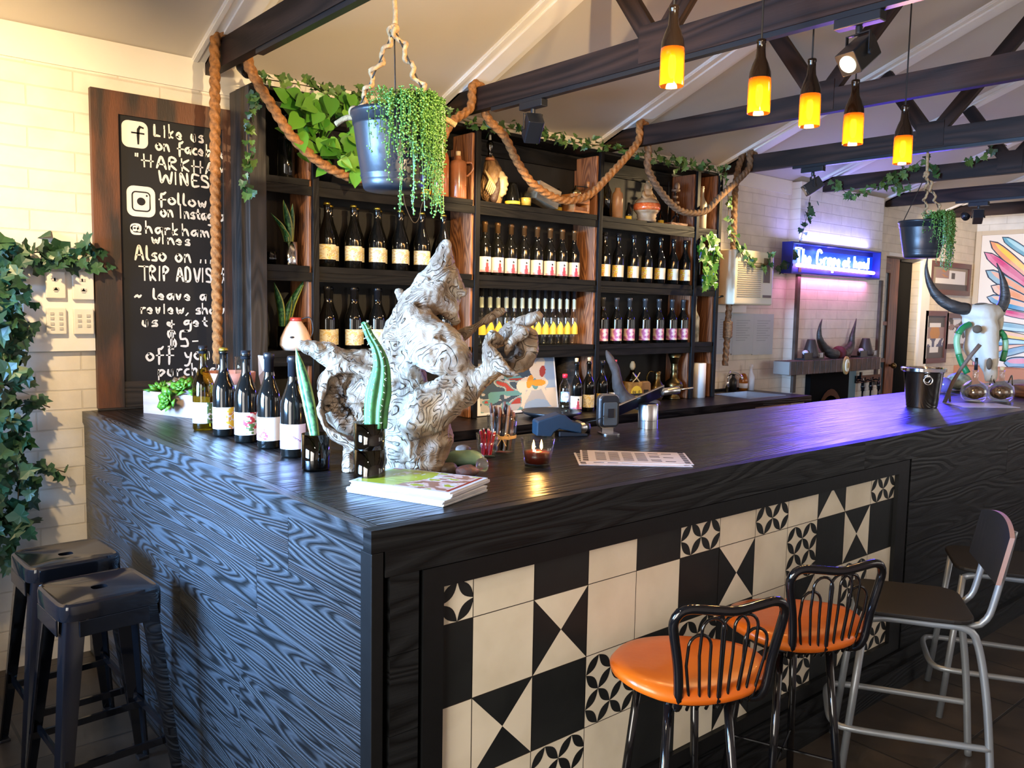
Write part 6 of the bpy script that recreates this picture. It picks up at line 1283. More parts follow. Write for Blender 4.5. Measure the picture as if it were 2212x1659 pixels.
plain('black_speaker', Vector((1.72, 2.20, zc)), 'small dark speaker half hidden behind the driftwood on the back counter', [(.0005, 0), (.07, 0), (.072, .09), (.06, .10), (.0005, .10)], m_plastic, 'speaker')
pt = Vector((4.66, 2.405, zc)); 
plain('soap_bottle', (4.785, 2.405, zc), 'dark pump soap bottle behind the sink', [(.0005, 0), (.03, 0), (.032, .09), (.014, .11), (.012, .13), (.02, .135), (.02, .15), (.0005, .151)], m_plastic)
plain('soap_bottle', (4.92, 2.40, zc), 'amber dish soap bottle behind the sink', [(.0005, 0), (.034, 0), (.036, .09), (.02, .13), (.012, .14), (.0005, .141)], mat('amber_soap', (.60, .20, .02), .1, trans=.5), extra=[('label', [(.0365, .02), (.0365, .06)], m_paper)])
plain('soap_bottle', (5.0, 2.385, zc), 'white spray soap bottle behind the sink', [(.0005, 0), (.030, 0), (.031, .11), (.012, .15), (.010, .185), (.016, .19), (.014, .21), (.0005, .211)], mat('white_plastic', (.75, .76, .78), .3))
# ================================================================== left wall: white board with switch plates
wb = WY - .02
A, B = onY(48, 590, wb), onY(222, 757, wb)
b = MB(); b.box(A[0], KX0 - .003, wb, WY - .001, B[2], onY(120, 565, wb)[2]); struct('trim_14', b, m_trim)
pn = [(97, 585, 142, 645, 0), (155, 586, 203, 648, 1), (99, 664, 144, 722, 2), (158, 666, 203, 722, 3)]
m_plate = mat('white_switch_plate', (.80, .76, .68), .35); m_dot = mat('grey_switch', (.52, .50, .46), .4)
for (x0, y0, x1, y1, k) in pn:
    a, c = onY(x0, y0, wb - .012), onY(x1, y1, wb - .012); t = empty('switch_plate', ((a[0] + c[0]) / 2, wb - .0005, (a[2] + c[2]) / 2), 'white electrical plate, %s of the four beside the blackboard' % ['upper left', 'upper right', 'lower left', 'lower right'][k], 'switch plate', 'white electrical plates')
    w, h = abs(c[0] - a[0]), abs(a[2] - c[2]); b = MB(); b.box(-w / 2, w / 2, -.018, 0, -h / 2, h / 2); b.build('plate', m_plate, t, bevel=.004)
    spots = [(-.1, .2), (0, .2), (-.05, -.15), (.05, -.15), (.0, -.2)] if k < 2 else [(x, z) for x in (-.22, .22) for z in ((.28, .1, -.1, -.28) if k == 2 else (.22, .03, -.17))]
    for (sx, sz) in spots: b = MB(); b.box(sx * w - .007, sx * w + .007, -.021, -.0181, sz * h - .006, sz * h + .006); b.build('switch', m_dot, t)

# ================================================================== right part of the back wall
ay = WY - .30
a, c = onY(1590, 552, ay), onY(1668, 660, ay)
t = empty('air_conditioner', ((a[0] + c[0]) / 2, WY - .001, c[2]), 'cream window air conditioner on the white brick wall right of the shelving', 'air conditioner'); w, h = c[0] - a[0], a[2] - c[2] + .05
m_ac = mat('cream_plastic', (.66, .58, .40), .5); m_acd = mat('dark_cream_slot', (.30, .25, .15), .6)
b = MB(); b.box(-w / 2, w / 2, -.299, -.002, 0, h); b.build('housing', m_ac, t, bevel=.012)
b = MB()
for i in range(17): z = .06 + i * (h - .14) / 17; b.box(-w / 2 + .03, w * .16, -.303, -.2995, z, z + .006)
b.build('grille', m_acd, t)
b = MB()
for i in range(8): x = w * .22 + i * .012; b.box(x, x + .006, -.303, -.2995, h * .42, h - .05)
b.box(w * .22, w * .44, -.304, -.2995, h * .14, h * .19); b.build('vent', mat('brown_vent', (.16, .11, .06), .6), t)
b = MB(); X0 = a[0] - .07; b.box(X0 - .05, X0, WY - .03, WY - .001, c[2] - .05, a[2] + .12, grain='z'); b.box(X0, c[0] + .05, WY - .03, WY - .001, c[2] - .06, c[2] - .005); struct('trim_15', b, m_trim)
b = MB(); b.tube(catmull([(a[0] + .03, ay + .1, c[2] + .06), (a[0] - .05, ay + .12, c[2] + .05), (a[0] - .13, WY - .06, c[2] - .06), (a[0] - .16, WY - .03, c[2] - .16), (a[0] - .13, WY - .02, c[2] - .28)], .03), .008, 8); o = b.build('power_cable', m_cable, smooth=True); recenter(o, (a[0] - .1, WY - .05, c[2])); tag(o, 'black power cable looping down left of the air conditioner', 'cable')
m_doc = mat('document_sheet', (.48, .55, .60), .35, c2=(.44, .51, .56), vscale=4)
for k, (x0, y0, x1, y1) in enumerate(((1548, 675, 1580, 764), (1584, 677, 1625, 765), (1629, 678, 1668, 765))):
    q, r_ = onY(x0, y0, WY - .012), onY(x1, y1, WY - .012); b = MB(); b.box(q[0], r_[0], WY - .012, WY - .002, r_[2], q[2]); 
    for i in range(9): zz = lerp(q[2], r_[2], .18 + i * .06); b.poly([(q[0] + .05, WY - .0122, zz), (r_[0] - .05 - .03 * (i % 3), WY - .0122, zz), (r_[0] - .05 - .03 * (i % 3), WY - .0122, zz + .007), (q[0] + .05, WY - .0122, zz + .007)], 1)
    o = b.build('document', [m_doc, mat('document_print', (.34, .40, .45), .5)]); recenter(o, (q + r_) / 2); tag(o, 'pale blue document in a plastic sleeve below the air conditioner, %s of three' % ['left', 'middle', 'right'][k], 'document', 'sleeved documents on the wall')

# neon sign on the chimney breast
sy = CBY - .10
S0, S1, S2 = onY(1713, 521, sy), onY(1901, 602, sy), onY(1712, 590, sy); SXa, SXb, SZa, SZb = S0[0], S1[0], S2[2], S0[2]
t = empty('neon_sign', ((SXa + SXb) / 2, CBY - .001, SZa), 'blue box sign with white neon script and pink neon underline above the fireplace', 'neon sign'); o0 = Vector(((SXa + SXb) / 2, CBY - .001, SZa)); W_, H_ = SXb - SXa, SZb - SZa
m_nb = mat('blue_sign_panel', (.012, .02, .30), .45); 
def glow(name, c, e): 
    m, nt, p = _nt(name); p.inputs['Base Color'].default_value = (*c, 1); p.inputs['Emission Color'].default_value = (*c, 1); p.inputs['Emission Strength'].default_value = e; MATS[name] = m; return m
m_neon = glow('white_blue_neon', (.55, .85, 1.0), 6); m_pink = glow('pink_neon', (1.0, .38, .80), 8); m_halo = glow('blue_neon_halo', (.0, .04, 1.0), .7)
b = MB(); b.box(-W_ / 2, W_ / 2, -.020, 0, 0, H_); b.box(-W_ / 2, W_ / 2, -.098, -.0205, H_ - .012, H_); b.box(-W_ / 2, -W_ / 2 + .012, -.098, -.0205, .012, H_ - .0125); b.box(W_ / 2 - .012, W_ / 2, -.098, -.0205, .012, H_ - .0125); b.box(-W_ / 2, W_ / 2, -.098, -.0205, 0, .012); b.build('box', m_nb, t)
b = MB(); b.poly([(-W_ / 2 + .013, -.0212, .06), (W_ / 2 - .013, -.0212, .06), (W_ / 2 - .013, -.0212, H_ - .05), (-W_ / 2 + .013, -.0212, H_ - .05)]); b.build('halo_glow_panel', m_halo, t)  # emissive sheet that paints the neon's blue halo onto the sign
st, wt = strokes('The Grape', H_ * .40); st2, wt2 = strokes('at hand', H_ * .34)
tot = W_ * .82; sc = .60 * tot / wt; sc2 = .40 * tot / wt2
for (ss, s_, ox) in ((st, sc, -W_ * .42), (st2, sc2, -W_ * .42 + tot * .62)):
    b = MB()
    for q in ss:
        P_ = [(ox + p_[0] * s_, -.055, H_ * .36 + p_[1] * 1.15) for p_ in q]
        if len(P_) < 2: continue
        b.tube(P_, .0095, 8)
    b.build('neon_script', m_neon, t, smooth=True)
b = MB(); b.tube([(-W_ * .40, -.055, .075), (W_ * .47, -.055, .060)], .016, 10); b.build('neon_underline', m_pink, t, smooth=True)
lamp('AREA', o0 + Vector((0, -.13, .16)), 24, (.06, .04, 1.0), W_, Vector((2.6, .6, .9)), .3, name='neon_light', spread=radians(75))
lamp('AREA', o0 + Vector((0, -.05, H_ + .02)), 6, (.28, .28, 1.0), W_ * .9, o0 + Vector((0, -.25, 2)), .06, name='neon_light')
lamp('AREA', o0 + Vector((0, -.05, -.02)), 3, (1.0, .30, .75), W_ * .9, o0 + Vector((0, .04, -2)), .06, name='neon_light')

# mantelpiece of bricks on edge, and what stands on it
my = CBY - .16
M0, M1 = onY(1708, 779, my), onY(1903, 773, my); MZ1 = (M0[2] + M1[2]) / 2; MZ0 = onY(1710, 811, my)[2]; MX0, MX1 = M0[0], M1[0]
t = empty('brick_mantelpiece', ((MX0 + MX1) / 2, CBY, MZ0), 'mantelpiece of dark bricks on edge with a round medallion', 'mantelpiece'); mo = Vector(((MX0 + MX1) / 2, CBY, MZ0))
m_mb = mat('dark_mantel_brick', (.16, .09, .07), .8, c2=(.07, .055, .05), vscale=7, bump=.5); b = MB(); n = 17; w = (MX1 - MX0) / n
for i in range(n): b.box(MX0 + i * w + .008, MX0 + (i + 1) * w - .008, my, CBY - .001, MZ0, MZ1 - .001)
o = b.build('bricks', m_mb, t, bevel=.004); o.location = -mo
b = MB(); b.box(MX0, MX1, my + .008, CBY - .001, MZ0 + .004, MZ1 - .006); o = b.build('mortar', mat('grey_mortar', (.28, .25, .22), .9), t); o.location = -mo
mc = onY(1826, 789, my); b = MB(); M = Matrix(((1, 0, 0, mc[0]), (0, 0, -1, my - .001), (0, 1, 0, mc[2]), (0, 0, 0, 1))); b.prism([(.052 * cos(k * pi / 14), .082 * sin(k * pi / 14)) for k in range(28)], M, .014); b.prism([(.034 * cos(k * pi / 14), .056 * sin(k * pi / 14)) for k in range(28)], M @ Matrix.Translation((0, 0, .0145)), .008, 1); b.prism([(.014 * cos(k * pi / 8), .026 * sin(k * pi / 8)) for k in range(16)], M @ Matrix.Translation((0, 0, .023)), .006, 0)
o = b.build('medallion', [mat('gold_medallion', (.45, .28, .10), .4, .4), m_cream], t); o.location = -mo
HY = my + .09
Hd = lambda x, y: (RM @ (onY(x, y, HY) - CAM))[2]
def horn(b, pts, D, n=14, Y=None):
    P = catmull([atD(p[0], p[1], D + p[2]) if Y is None else onY(p[0], p[1], Y + p[2]) for p in pts], .02); R_ = []
    for i in range(len(P)): s = i / (len(P) - 1) * (len(pts) - 1); k = min(int(s), len(pts) - 2); R_.append(lerp(pts[k][3], pts[k + 1][3], s - k) * D / F * (1 + .03 * sin(i * 2.1)))
    b.tube(P, R_, n)
m_horn = mat('dark_horn', (.045, .038, .033), .45, c2=(.015, .013, .013), vscale=14, bump=.3, stretch=(1, 1, 4)); m_maroon = mat('maroon_velvet', (.10, .012, .02), .8)
D_ = Hd(1806, 765); hb = onY(1808, 775, HY); hb.z = MZ1; t = empty('mounted_horns', hb, 'pair of dark upturned horns with a maroon boss on the mantelpiece', 'horns')
b = MB(); horn(b, [(1806, 765, -.03, 10), (1792, 762, -.02, 11), (1778, 748, 0, 9.5), (1770, 728, 0, 7), (1771, 706, 0, 4), (1776, 689, 0, .8)], D_, Y=HY); o = b.build('left_horn', m_horn, t, smooth=True); o.location = -hb
b = MB(); horn(b, [(1818, 765, -.02, 11), (1828, 760, 0, 12), (1838, 745, .02, 10), (1841, 725, .02, 7), (1846, 705, .02, 4), (1850, 688, .02, .8)], D_, Y=HY); o = b.build('right_horn', m_horn, t, smooth=True); o.location = -hb
b = MB(); blob(b, 1812, 762, 0, 16, 15, D_, 0, 12); o = b.build('boss', m_maroon, t, smooth=True); o.location = -hb
for v in o.data.vertices: v.co.z = max(v.co.z, MZ1 + .001)
for k, px in enumerate((1748, 1866)):
    q = onY(px, 775, HY); q.z = MZ1 + .0006; t = empty('oil_burner', q, 'black conical oil burner with a pale ball in a tray, %s end of the mantelpiece' % ['left', 'right'][k], 'oil burner', 'oil burners on the mantelpiece')
    b = MB(); b.box(-.16, .16, -.05, .05, 0, .012); b.box(-.16, .16, -.05, -.042, .0121, .062); b.build('tray', m_plastic, t)
    b = MB()
    for i in range(6): b.box(-.02 + i * .028, -.02 + i * .028 + (.008 if i % 2 else .014), -.0535, -.0501, .018, .058)
    b.build('white_bars', m_paper, t)
    MB().lathe([(.0005, .0121), (.070, .0121), (.072, .04), (.036, .17), (.034, .175), (.0005, .176)], (.02, .0, 0), 4 + 12).build('cone', mat('dark_brown_ceramic', (.035, .02, .018), .5), t, smooth=True); b = MB(); b.ball((-.075, -.005, .062), .030, .026, .022, n=8); b.build('pale_ball', mat('pale_lilac_ball', (.62, .58, .72), .5), t, smooth=True)
# fireplace insert, side panel and fire irons
q0_, q1_ = onY(1739, 830, CBY), onY(1822, 830, CBY)
t = empty('fireplace_insert', ((q0_[0] + q1_[0]) / 2, CBY, 0), 'black arched fireplace insert below the brick mantelpiece', 'fireplace'); w = (q1_[0] - q0_[0]) / 2
b = MB(); out = [(-w, .0), (-w, MZ0 - .004), (w, MZ0 - .004), (w, 0), (w * .62, 0)] + [(w * .62 * cos(a), .62 + .26 * sin(a)) for a in [pi * k / 12 for k in range(13)]] + [(-w * .62, 0)]
M = Matrix(((1, 0, 0, 0), (0, 0, -1, -.001), (0, 1, 0, .001), (0, 0, 0, 1))); n = len(b.v)
b.prism(out, M, .05); b.build('surround', mat('soot_black', (.003, .003, .003), .85, spec=.1), t); b = MB(); b.prism([(w * .66 * cos(a), .62 + .29 * sin(a)) for a in [pi * k / 12 for k in range(13)]] + [(w * .57 * cos(a), .62 + .23 * sin(a)) for a in [pi * k / 12 for k in range(12, -1, -1)]], M @ Matrix.Translation((0, 0, .0505)), .012); b.build('arch_ring', m_blkmetal, t)
b = MB(); b.box(-w * .615, w * .615, -.01, -.0015, .005, .9); b.build('fireback', mat('soot_black', (.003, .003, .003)), t)
q2_, q3_ = onY(1824, 840, CBY), onY(1845, 840, CBY); b = MB(); b.box(q2_[0], q3_[0], CBY - .012, CBY - .001, 0.001, MZ0 - .004); o = b.build('blue_panel', mat('blue_grey_panel', (.15, .28, .36), .5)); recenter(o, (q2_[0], CBY, .5)); tag(o, 'narrow blue-grey panel right of the fireplace insert', 'panel')
q4_, q5_ = onY(1850, 820, CBY - .03), onY(1902, 816, CBY - .03)
t = empty('fire_iron_rack', ((q4_[0] + q5_[0]) / 2, CBY, q4_[2]), 'black wall rack for fire irons under the mantelpiece', 'rack'); w = (q5_[0] - q4_[0]) / 2; b = MB(); b.box(-w, w, -.03, -.001, -.035, .035); b.box(-w + .05, -w + .07, -.05, -.0301, .0, .07); b.build('bar', m_blkmetal, t)
b = MB()
for i in range(3): b.tube(catmull([(-w * .7 + i * w * .66, -.031, -.01), (-w * .7 + i * w * .66, -.06, -.02), (-w * .7 + i * w * .66, -.06, .01)], .01), .006, 6)
b.build('hooks', m_blkmetal, t)
for i, nm in enumerate(('poker', 'brush', 'tongs')):
    p = Vector(((q4_[0] + q5_[0]) / 2 - w * .7 + i * w * .66, CBY - .06, q4_[2] - .03)); t = empty('fire_iron', p, 'black fire iron hanging from the wall rack, %s of three' % ['left', 'middle', 'right'][i], 'fire iron', 'fire irons'); b = MB(); b.tube([(0, 0, 0), (0, 0, -.08)], .017, 8); b.ball((0, 0, -.04), .024, .02, .03, n=6); b.build('handle', m_blkmetal, t, smooth=True)
    b = MB(); b.tube([(0, 0, -.081), (0, 0, -.42)], .010, 8)
    if i == 2: b.tube([(.04 * cos(k * pi / 8), 0, -.20 + .05 * sin(k * pi / 8)) for k in range(17)], .012, 6)
    if i == 1: b.box(-.035, .035, -.015, .015, -.48, -.42)
    b.build('shaft', m_blkmetal, t, smooth=True)

# framed pictures on the wall right of the doorway
fy = WY - .03
def raster_pic(kind, u, v):
    if kind == 0:
        if u < .10 or u > .93 or v < .14 or v > .72: return 2 if v > .72 else 1
        if u < .48: q = nz(u, v, 6, 2); return 3 if v < .45 and q > .0 else (0 if v > .5 else 4)
        if .50 < u < .66: return 0 if not (.54 < u < .62 and .22 < v < .5) else 2
        return 0
    if kind == 1:
        if v < .16: return 2
        if v < .28: return 0 if .2 < u < .8 else 2
        if v < .55: return 3 if abs(u - .5) < .28 - abs(v - .4) * .6 else 4
        if v < .72: return 5 if nz(u, v, 6, 1) > -.1 else 0
        return 0 if .25 < u < .75 and v < .88 else 2
    return 0 if (v > .55 and u < .8) or nz(u, v, 5, 5) > .15 else (2 if nz(u, v, 4, 7) > 0 else 4)
m_pf = mat('brown_picture_frame', (.12, .042, .025), .35); pmats = [m_paper, mat('grey_print', (.33, .28, .22), .6), mat('dark_print', (.10, .09, .085), .5), mat('ochre_print', (.52, .26, .10), .6), mat('mauve_print', (.34, .24, .24), .6), mat('slate_print', (.12, .13, .22), .6)]
for k, (pts, lb) in enumerate((((2014, 562, 2100, 640), 'wide brown-framed display of papers, upper right near the mural'), ((2001, 671, 2043, 783), 'narrow tall brown-framed picture behind the skull'), ((2047, 676, 2092, 752), 'brown-framed picture partly hidden behind the skull'))):
    a, c = onY(pts[0], pts[1], fy), onY(pts[2], pts[3], fy)
    if k == 0: c[0] = 9.42
    x0, x1, z0_, z1_ = a[0], c[0], c[2], a[2]; t = empty('picture_frame', ((x0 + x1) / 2, WY - .001, (z0_ + z1_) / 2), lb, 'picture'); w, h, f_ = (x1 - x0) / 2, (z1_ - z0_) / 2, .055
    b = MB()
    for q in ((-w, w, -h, -h + f_), (-w, w, h - f_, h), (-w, -w + f_, -h + f_, h - f_), (w - f_, w, -h + f_, h - f_)): b.box(q[0], q[1], -.029, 0, q[2], q[3])
    b.build('frame', m_pf, t); b = MB(); nu, nv = 30, 30; g_ = raster(lambda u, v: raster_pic(k, u, v), nu, nv); w2, h2 = w - f_, h - f_; b.box(-w2, w2, -.011, -.001, -h2, h2)
    for j in range(nv):
        for i in range(nu):
            xa, xb_, za, zb2 = lerp(-w2, w2, i / nu), lerp(-w2, w2, (i + 1) / nu), lerp(h2, -h2, j / nv), lerp(h2, -h2, (j + 1) / nv); b.poly([(xa, -.0114, zb2), (xb_, -.0114, zb2), (xb_, -.0114, za), (xa, -.0114, za)], g_[j][i])
    b.build('print', pmats, t)

# mural of painted surfboards on the end wall
mxx = XR - .03
T0 = onX(2122, 509, mxx); mz0 = .55; my1 = T0[1]; my0 = -1.2
t = empty('surfboard_mural', (XR - .001, (my0 + my1) / 2, mz0), 'large white mural board of colourful surfboards on the end wall behind the skull', 'mural'); mo = Vector((XR - .001, (my0 + my1) / 2, mz0))
b = MB(); b.box(mxx, XR - .001, my0, my1, mz0, T0[2] + .0); o = b.build('board', mat('mural_white', (.82, .74, .64), .6), t); o.location = -mo
b = MB(); b.box(mxx - .012, XR - .002, my1 + .001, my1 + .06, mz0, T0[2] + .05, grain='z'); b.box(mxx - .012, XR - .002, my0, my1, T0[2] + .001, T0[2] + .05, grain='y'); o = b.build('edge_frame', mat('cream_timber_edge', (.60, .48, .33), .6), t); o.location = -mo
C = lambda x, y: (1960 + .2533 * x, 480 + .2533 * y)
PC = {'teal': (.12, .36, .47), 'blue': (.04, .28, .50), 'mag': (.62, .02, .17), 'pink': (.72, .14, .28), 'org': (.78, .32, .15), 'yel': (.82, .58, .08), 'peach': (.80, .48, .34), 'lt': (.38, .66, .72), 'navy': (.02, .03, .06)}
pk = list(PC); pm_ = [mat('mural_' + k, v, .6, c2=tuple(min(1, x * .6 + .3) for x in v) if k != 'navy' else v, vscale=3) for k, v in PC.items()]
SB = [((815, 130), (1250, 420), 30, 'teal', 'lt'), ((710, 165), (1250, 640), 38, 'org', 'yel'), ((662, 260), (1250, 700), 36, 'pink', 'mag'), ((675, 415), (1250, 760), 44, 'teal', 'org'), ((720, 545), (1250, 790), 44, 'peach', 'org'), ((685, 640), (1250, 790), 40, 'blue', 'peach'), ((790, 760), (1250, 850), 24, 'pink', 'mag'), ((700, 870), (1250, 940), 30, 'lt', 'teal'), ((700, 930), (1250, 1030), 26, 'yel', 'peach'), ((680, 1010), (1250, 1060), 30, 'blue', 'lt'), ((690, 1090), (1250, 1050), 28, 'org', 'peach'), ((700, 1150), (1250, 1020), 26, 'teal', 'blue'), ((830, 1200), (1250, 1200), 44, 'blue', 'pink'), ((800, 1260), (1250, 1270), 26, 'blue', 'lt'), ((560, 1190), (760, 1240), 44, 'pink', 'blue')]
b = MB()
for i, (p0, p1, hw, c1, c2) in enumerate(SB):
    a, c = onX(*C(*p0), mxx), onX(*C(*p1), mxx); u = Vector((a[1], a[2])); w_ = Vector((c[1], c[2])); d = w_ - u; nn = Vector((-d[1], d[0])).normalized(); hh = hw * .2533 * (RM @ (a - CAM))[2] / F
    def ol(s, f0=0, f1=1): 
        out = [u + d * lerp(f0, f1, q / 12) + nn * (s * sin(pi * min(1, (q / 12) ** .6)) ** .7) for q in range(13)] + [u + d * lerp(f0, f1, q / 12) - nn * (s * sin(pi * min(1, (q / 12) ** .6)) ** .7) for q in range(11, 0, -1)]; return out
    for (lv, pts, cc) in ((0, ol(hh * 1.22, -.02, 1.02), 'navy'), (1, ol(hh), c1), (2, [q + nn * (-hh * .35) for q in ol(hh * .5, .05, .95)], c2)):
        b.poly([(mxx - .0006 - i * .0009 - lv * .0003, q[0], q[1]) for q in pts], pk.index(cc))
o = b.build('painted_surfboards', pm_, t); o.location = -mo
b = MB(); pz = onX(2160, 800, mxx)[2]; b.box(XR - .40, mxx - .03, -1.6, my1 + .1, .0, 1.02); o = b.build('orange_bench', mat('orange_panel', (.50, .20, .10), .6)); recenter(o, (XR - .2, 0, 0)); tag(o, 'low orange cabinet along the end wall under the mural', 'cabinet')

# ================================================================== right end of the bar: bucket, flasks, skull
p = Vector((3.619, .405, BT)); t = empty('champagne_bucket', p, 'polished steel champagne bucket with ring handles on the bar', 'bucket')
MB().lathe([(.0005, .0006), (.073, .0006), (.077, .008), (.098, .188), (.101, .192), (.112, .196), (.113, .212), (.104, .214), (.097, .200), (.074, .012), (.0005, .010)], n=48).build('body', m_steel, t, smooth=True, auto=50)
b = MB(); hd_ = Vector((-.80, -.60, 0)); hs_ = Vector((hd_.y, -hd_.x, 0)) * -1
for s in (1, -1):
    c0 = hd_ * (.095 * s) + Vector((0, 0, .150)); b.ball(c0 + Vector((0, 0, .022)), .010, n=6); b.tube([c0 + hd_ * (.006 * s) + hs_ * (.021 * cos(k * pi / 12)) + Vector((0, 0, .021 * sin(k * pi / 12))) for k in range(25)], .0035, 8, cap=False)
b.build('ring_handles', m_steel, t, smooth=True)
for k, (x, y) in enumerate(((4.262, .387), (4.407, .297))):
    t = empty('glass_flask', (x, y, BT), ['round glass flask of dried petals with a dark neck, left of two by the skull', 'round glass flask of dried petals with ear handles, right of two'][k], 'flask', 'glass flasks')
    MB().lathe([(.0005, .0008), (.050, .0008), (.068, .02), (.074, .05), (.066, .085), (.040, .108), (.017, .12), (.015, .165), (.018, .178), (.013, .178), (.012, .125), (.038, .102), (.062, .083), (.070, .05), (.064, .022), (.0005, .006)], n=32).build('glass_body', m_gclr, t, smooth=True)
    b = MB(); b.ball((0, 0, .050), .058, .058, .040, n=10); o = b.build('dried_petals', mat('dried_petals', (.30, .16, .08), .8, c2=(.07, .035, .02), vscale=60, bump=.9, bscale=70), t, smooth=True)
    if k == 0: MB().lathe([(.0005, .179), (.010, .179), (.008, .25), (.0005, .252)], n=12).build('stopper', m_plastic, t, smooth=True)
    else:
        b = MB()
        for s in (-1, 1): b.tube(catmull([vr * .04 * s + Vector((0, 0, .105)), vr * .058 * s + Vector((0, 0, .15)), vr * .066 * s + Vector((0, 0, .09))], .01), .004, 6)
        b.build('ear_handles', m_gcut, t, smooth=True); MB().lathe([(.0005, .1785), (.012, .179), (.013, .20), (.0005, .202)], n=12).build('stopper', m_itan, t, smooth=True)
DS = 5.0
sk = atD(2136, 812, DS - .1); sk.z = BT; t = empty('buffalo_skull', sk, 'white buffalo skull with long dark horns standing at the far end of the bar', 'skull')
m_bone = mat('bleached_bone', (.50, .465, .39), .6, c2=(.50, .44, .34), vscale=9, bump=.35, bscale=24, ramp=(.3, .5))
b = MB()
limb(b, [(2090, 672, .02, 16), (2108, 676, 0, 20), (2125, 680, -.02, 24), (2142, 676, 0, 20), (2158, 672, .02, 14)], DS); limb(b, [(2124, 680, 0, 26), (2127, 712, -.01, 27), (2131, 742, -.03, 24), (2136, 775, -.06, 18), (2139, 800, -.08, 15), (2141, 815, -.09, 12)], DS)
limb(b, [(2088, 690, .03, 10), (2100, 728, .02, 14), (2112, 738, .0, 12)], DS); limb(b, [(2100, 730, .03, 13), (2095, 752, .03, 14), (2100, 768, .03, 10), (2112, 780, 0, 6)], DS); limb(b, [(2160, 690, .03, 9), (2156, 715, .02, 8), (2148, 735, .0, 10)], DS)
limb(b, [(2108, 745, .0, 14), (2122, 775, -.03, 12), (2130, 800, -.06, 8)], DS); limb(b, [(2132, 815, -.09, 6), (2130, 822, -.09, 4)], DS); limb(b, [(2146, 815, -.09, 6), (2148, 822, -.09, 4)], DS)
o = fused('skull_bone', b, .008, m_bone, t, lambda c: .004 * noise.noise(c * 22), BT + .001, 3); o.location = -sk
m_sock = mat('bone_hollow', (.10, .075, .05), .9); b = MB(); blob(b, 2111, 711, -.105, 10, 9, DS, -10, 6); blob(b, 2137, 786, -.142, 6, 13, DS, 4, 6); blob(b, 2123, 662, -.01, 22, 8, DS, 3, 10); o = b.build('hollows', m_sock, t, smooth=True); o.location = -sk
b = MB(); horn(b, [(2090, 668, 0, 13), (2066, 664, 0, 13.5), (2040, 652, .02, 12), (2018, 631, .03, 10), (2004, 600, .03, 7), (2001, 575, .03, 4), (2004, 556, .03, 1)], DS); o = b.build('left_horn', m_horn, t, smooth=True); o.location = -sk
b = MB(); horn(b, [(2156, 672, 0, 11), (2166, 660, 0, 11.5), (2171, 640, 0, 10), (2168, 612, 0, 7), (2161, 588, 0, 4), (2153, 568, 0, 1)], DS); o = b.build('right_horn', m_horn, t, smooth=True); o.location = -sk
m_gd, m_gl = mat('dark_green_wrap', (.012, .16, .045), .4), mat('pale_green_wrap', (.22, .40, .22), .4)
for k, pts in enumerate(([(2095, 700, -.03), (2078, 710, -.04), (2067, 732, -.04), (2070, 760, -.04), (2078, 785, -.04), (2090, 806, -.05)], [(2160, 716, -.03), (2168, 724, -.03), (2172, 740, -.03), (2170, 762, -.03), (2165, 780, -.03)])):
    P_ = catmull([atD(x, y, DS + d) for (x, y, d) in pts], .012); n = len(P_); b = MB()
    cut = [0, int(n * .30), int(n * .62), n - 1]; 
    for j in range(3): b.tube(P_[cut[j]:cut[j + 1] + 1], [(6.5 if k == 0 else 6) * DS / F] * (cut[j + 1] - cut[j] + 1), 12, m=j % 2)
    c0 = P_[0].copy(); o = b.build('green_tube', [m_gd, m_gl], smooth=True); recenter(o, c0); tag(o, 'curved green banded tube hanging at the %s side of the buffalo skull' % ['left', 'right'][k], 'tube', 'green tubes on the skull')
b = MB(); P_ = [atD(2040, 872, 4.72), atD(2058, 826, 4.70), atD(2075, 798, 4.68), atD(2097, 768, 4.66), atD(2117, 744, 4.64)]; b.tube(P_, [.012, .011, .010, .011, .012], 8); b.tube([P_[1], atD(2050, 850, 4.75), atD(2052, 868, 4.76)], [.009, .008, .006], 8); o = b.build('wooden_stick', mat('grey_brown_stick', (.12, .08, .06), .7, bump=.4), smooth=True)
for v in o.data.vertices: v.co.z = max(v.co.z, BT + .002)
recenter(o, P_[0]); tag(o, 'dark forked stick leaning against the skull beside the bucket', 'stick')
b = MB(); b.prism([(-.16, -.10), (.16, -.10), (.16, .10), (-.16, .10)], Matrix.Translation((0, 0, .0006)), .0015); o = b.build('menu_sheet', m_mn); o.location = (4.02, .26, BT); o.rotation_euler = (0, 0, radians(-36)); tag(o, 'laminated sheet lying on the bar right of the champagne bucket', 'menu', 'menus on the bar')
plain('purple_ball', Vector((4.62, .70, BT)), 'small purple glass ball behind the champagne bucket', [(.0005, .001), (.03, .012), (.045, .045), (.042, .075), (.02, .095), (.0005, .098)], mat('purple_glass', (.14, .10, .32), .15), 'ball')
b = MB(); b.ball((0, 0, .06), .12, .07, .058, n=10); o = b.build('stone_lump', mat('green_white_stone', (.42, .46, .32), .6, c2=(.15, .15, .11), vscale=24), smooth=True); o.location = (4.88, .72, BT + .0006); tag(o, 'mottled green and white stone behind the left glass flask', 'stone')
b = MB(); b.box(-.20, .20, -.08, .08, 0, .075); o = b.build('dark_timber_block', m_redwood, bevel=.01); o.location = (4.95, .25, BT + .0006); o.rotation_euler = (0, 0, radians(-8)); tag(o, 'dark timber block at the far end of the bar by the right flask', 'block')
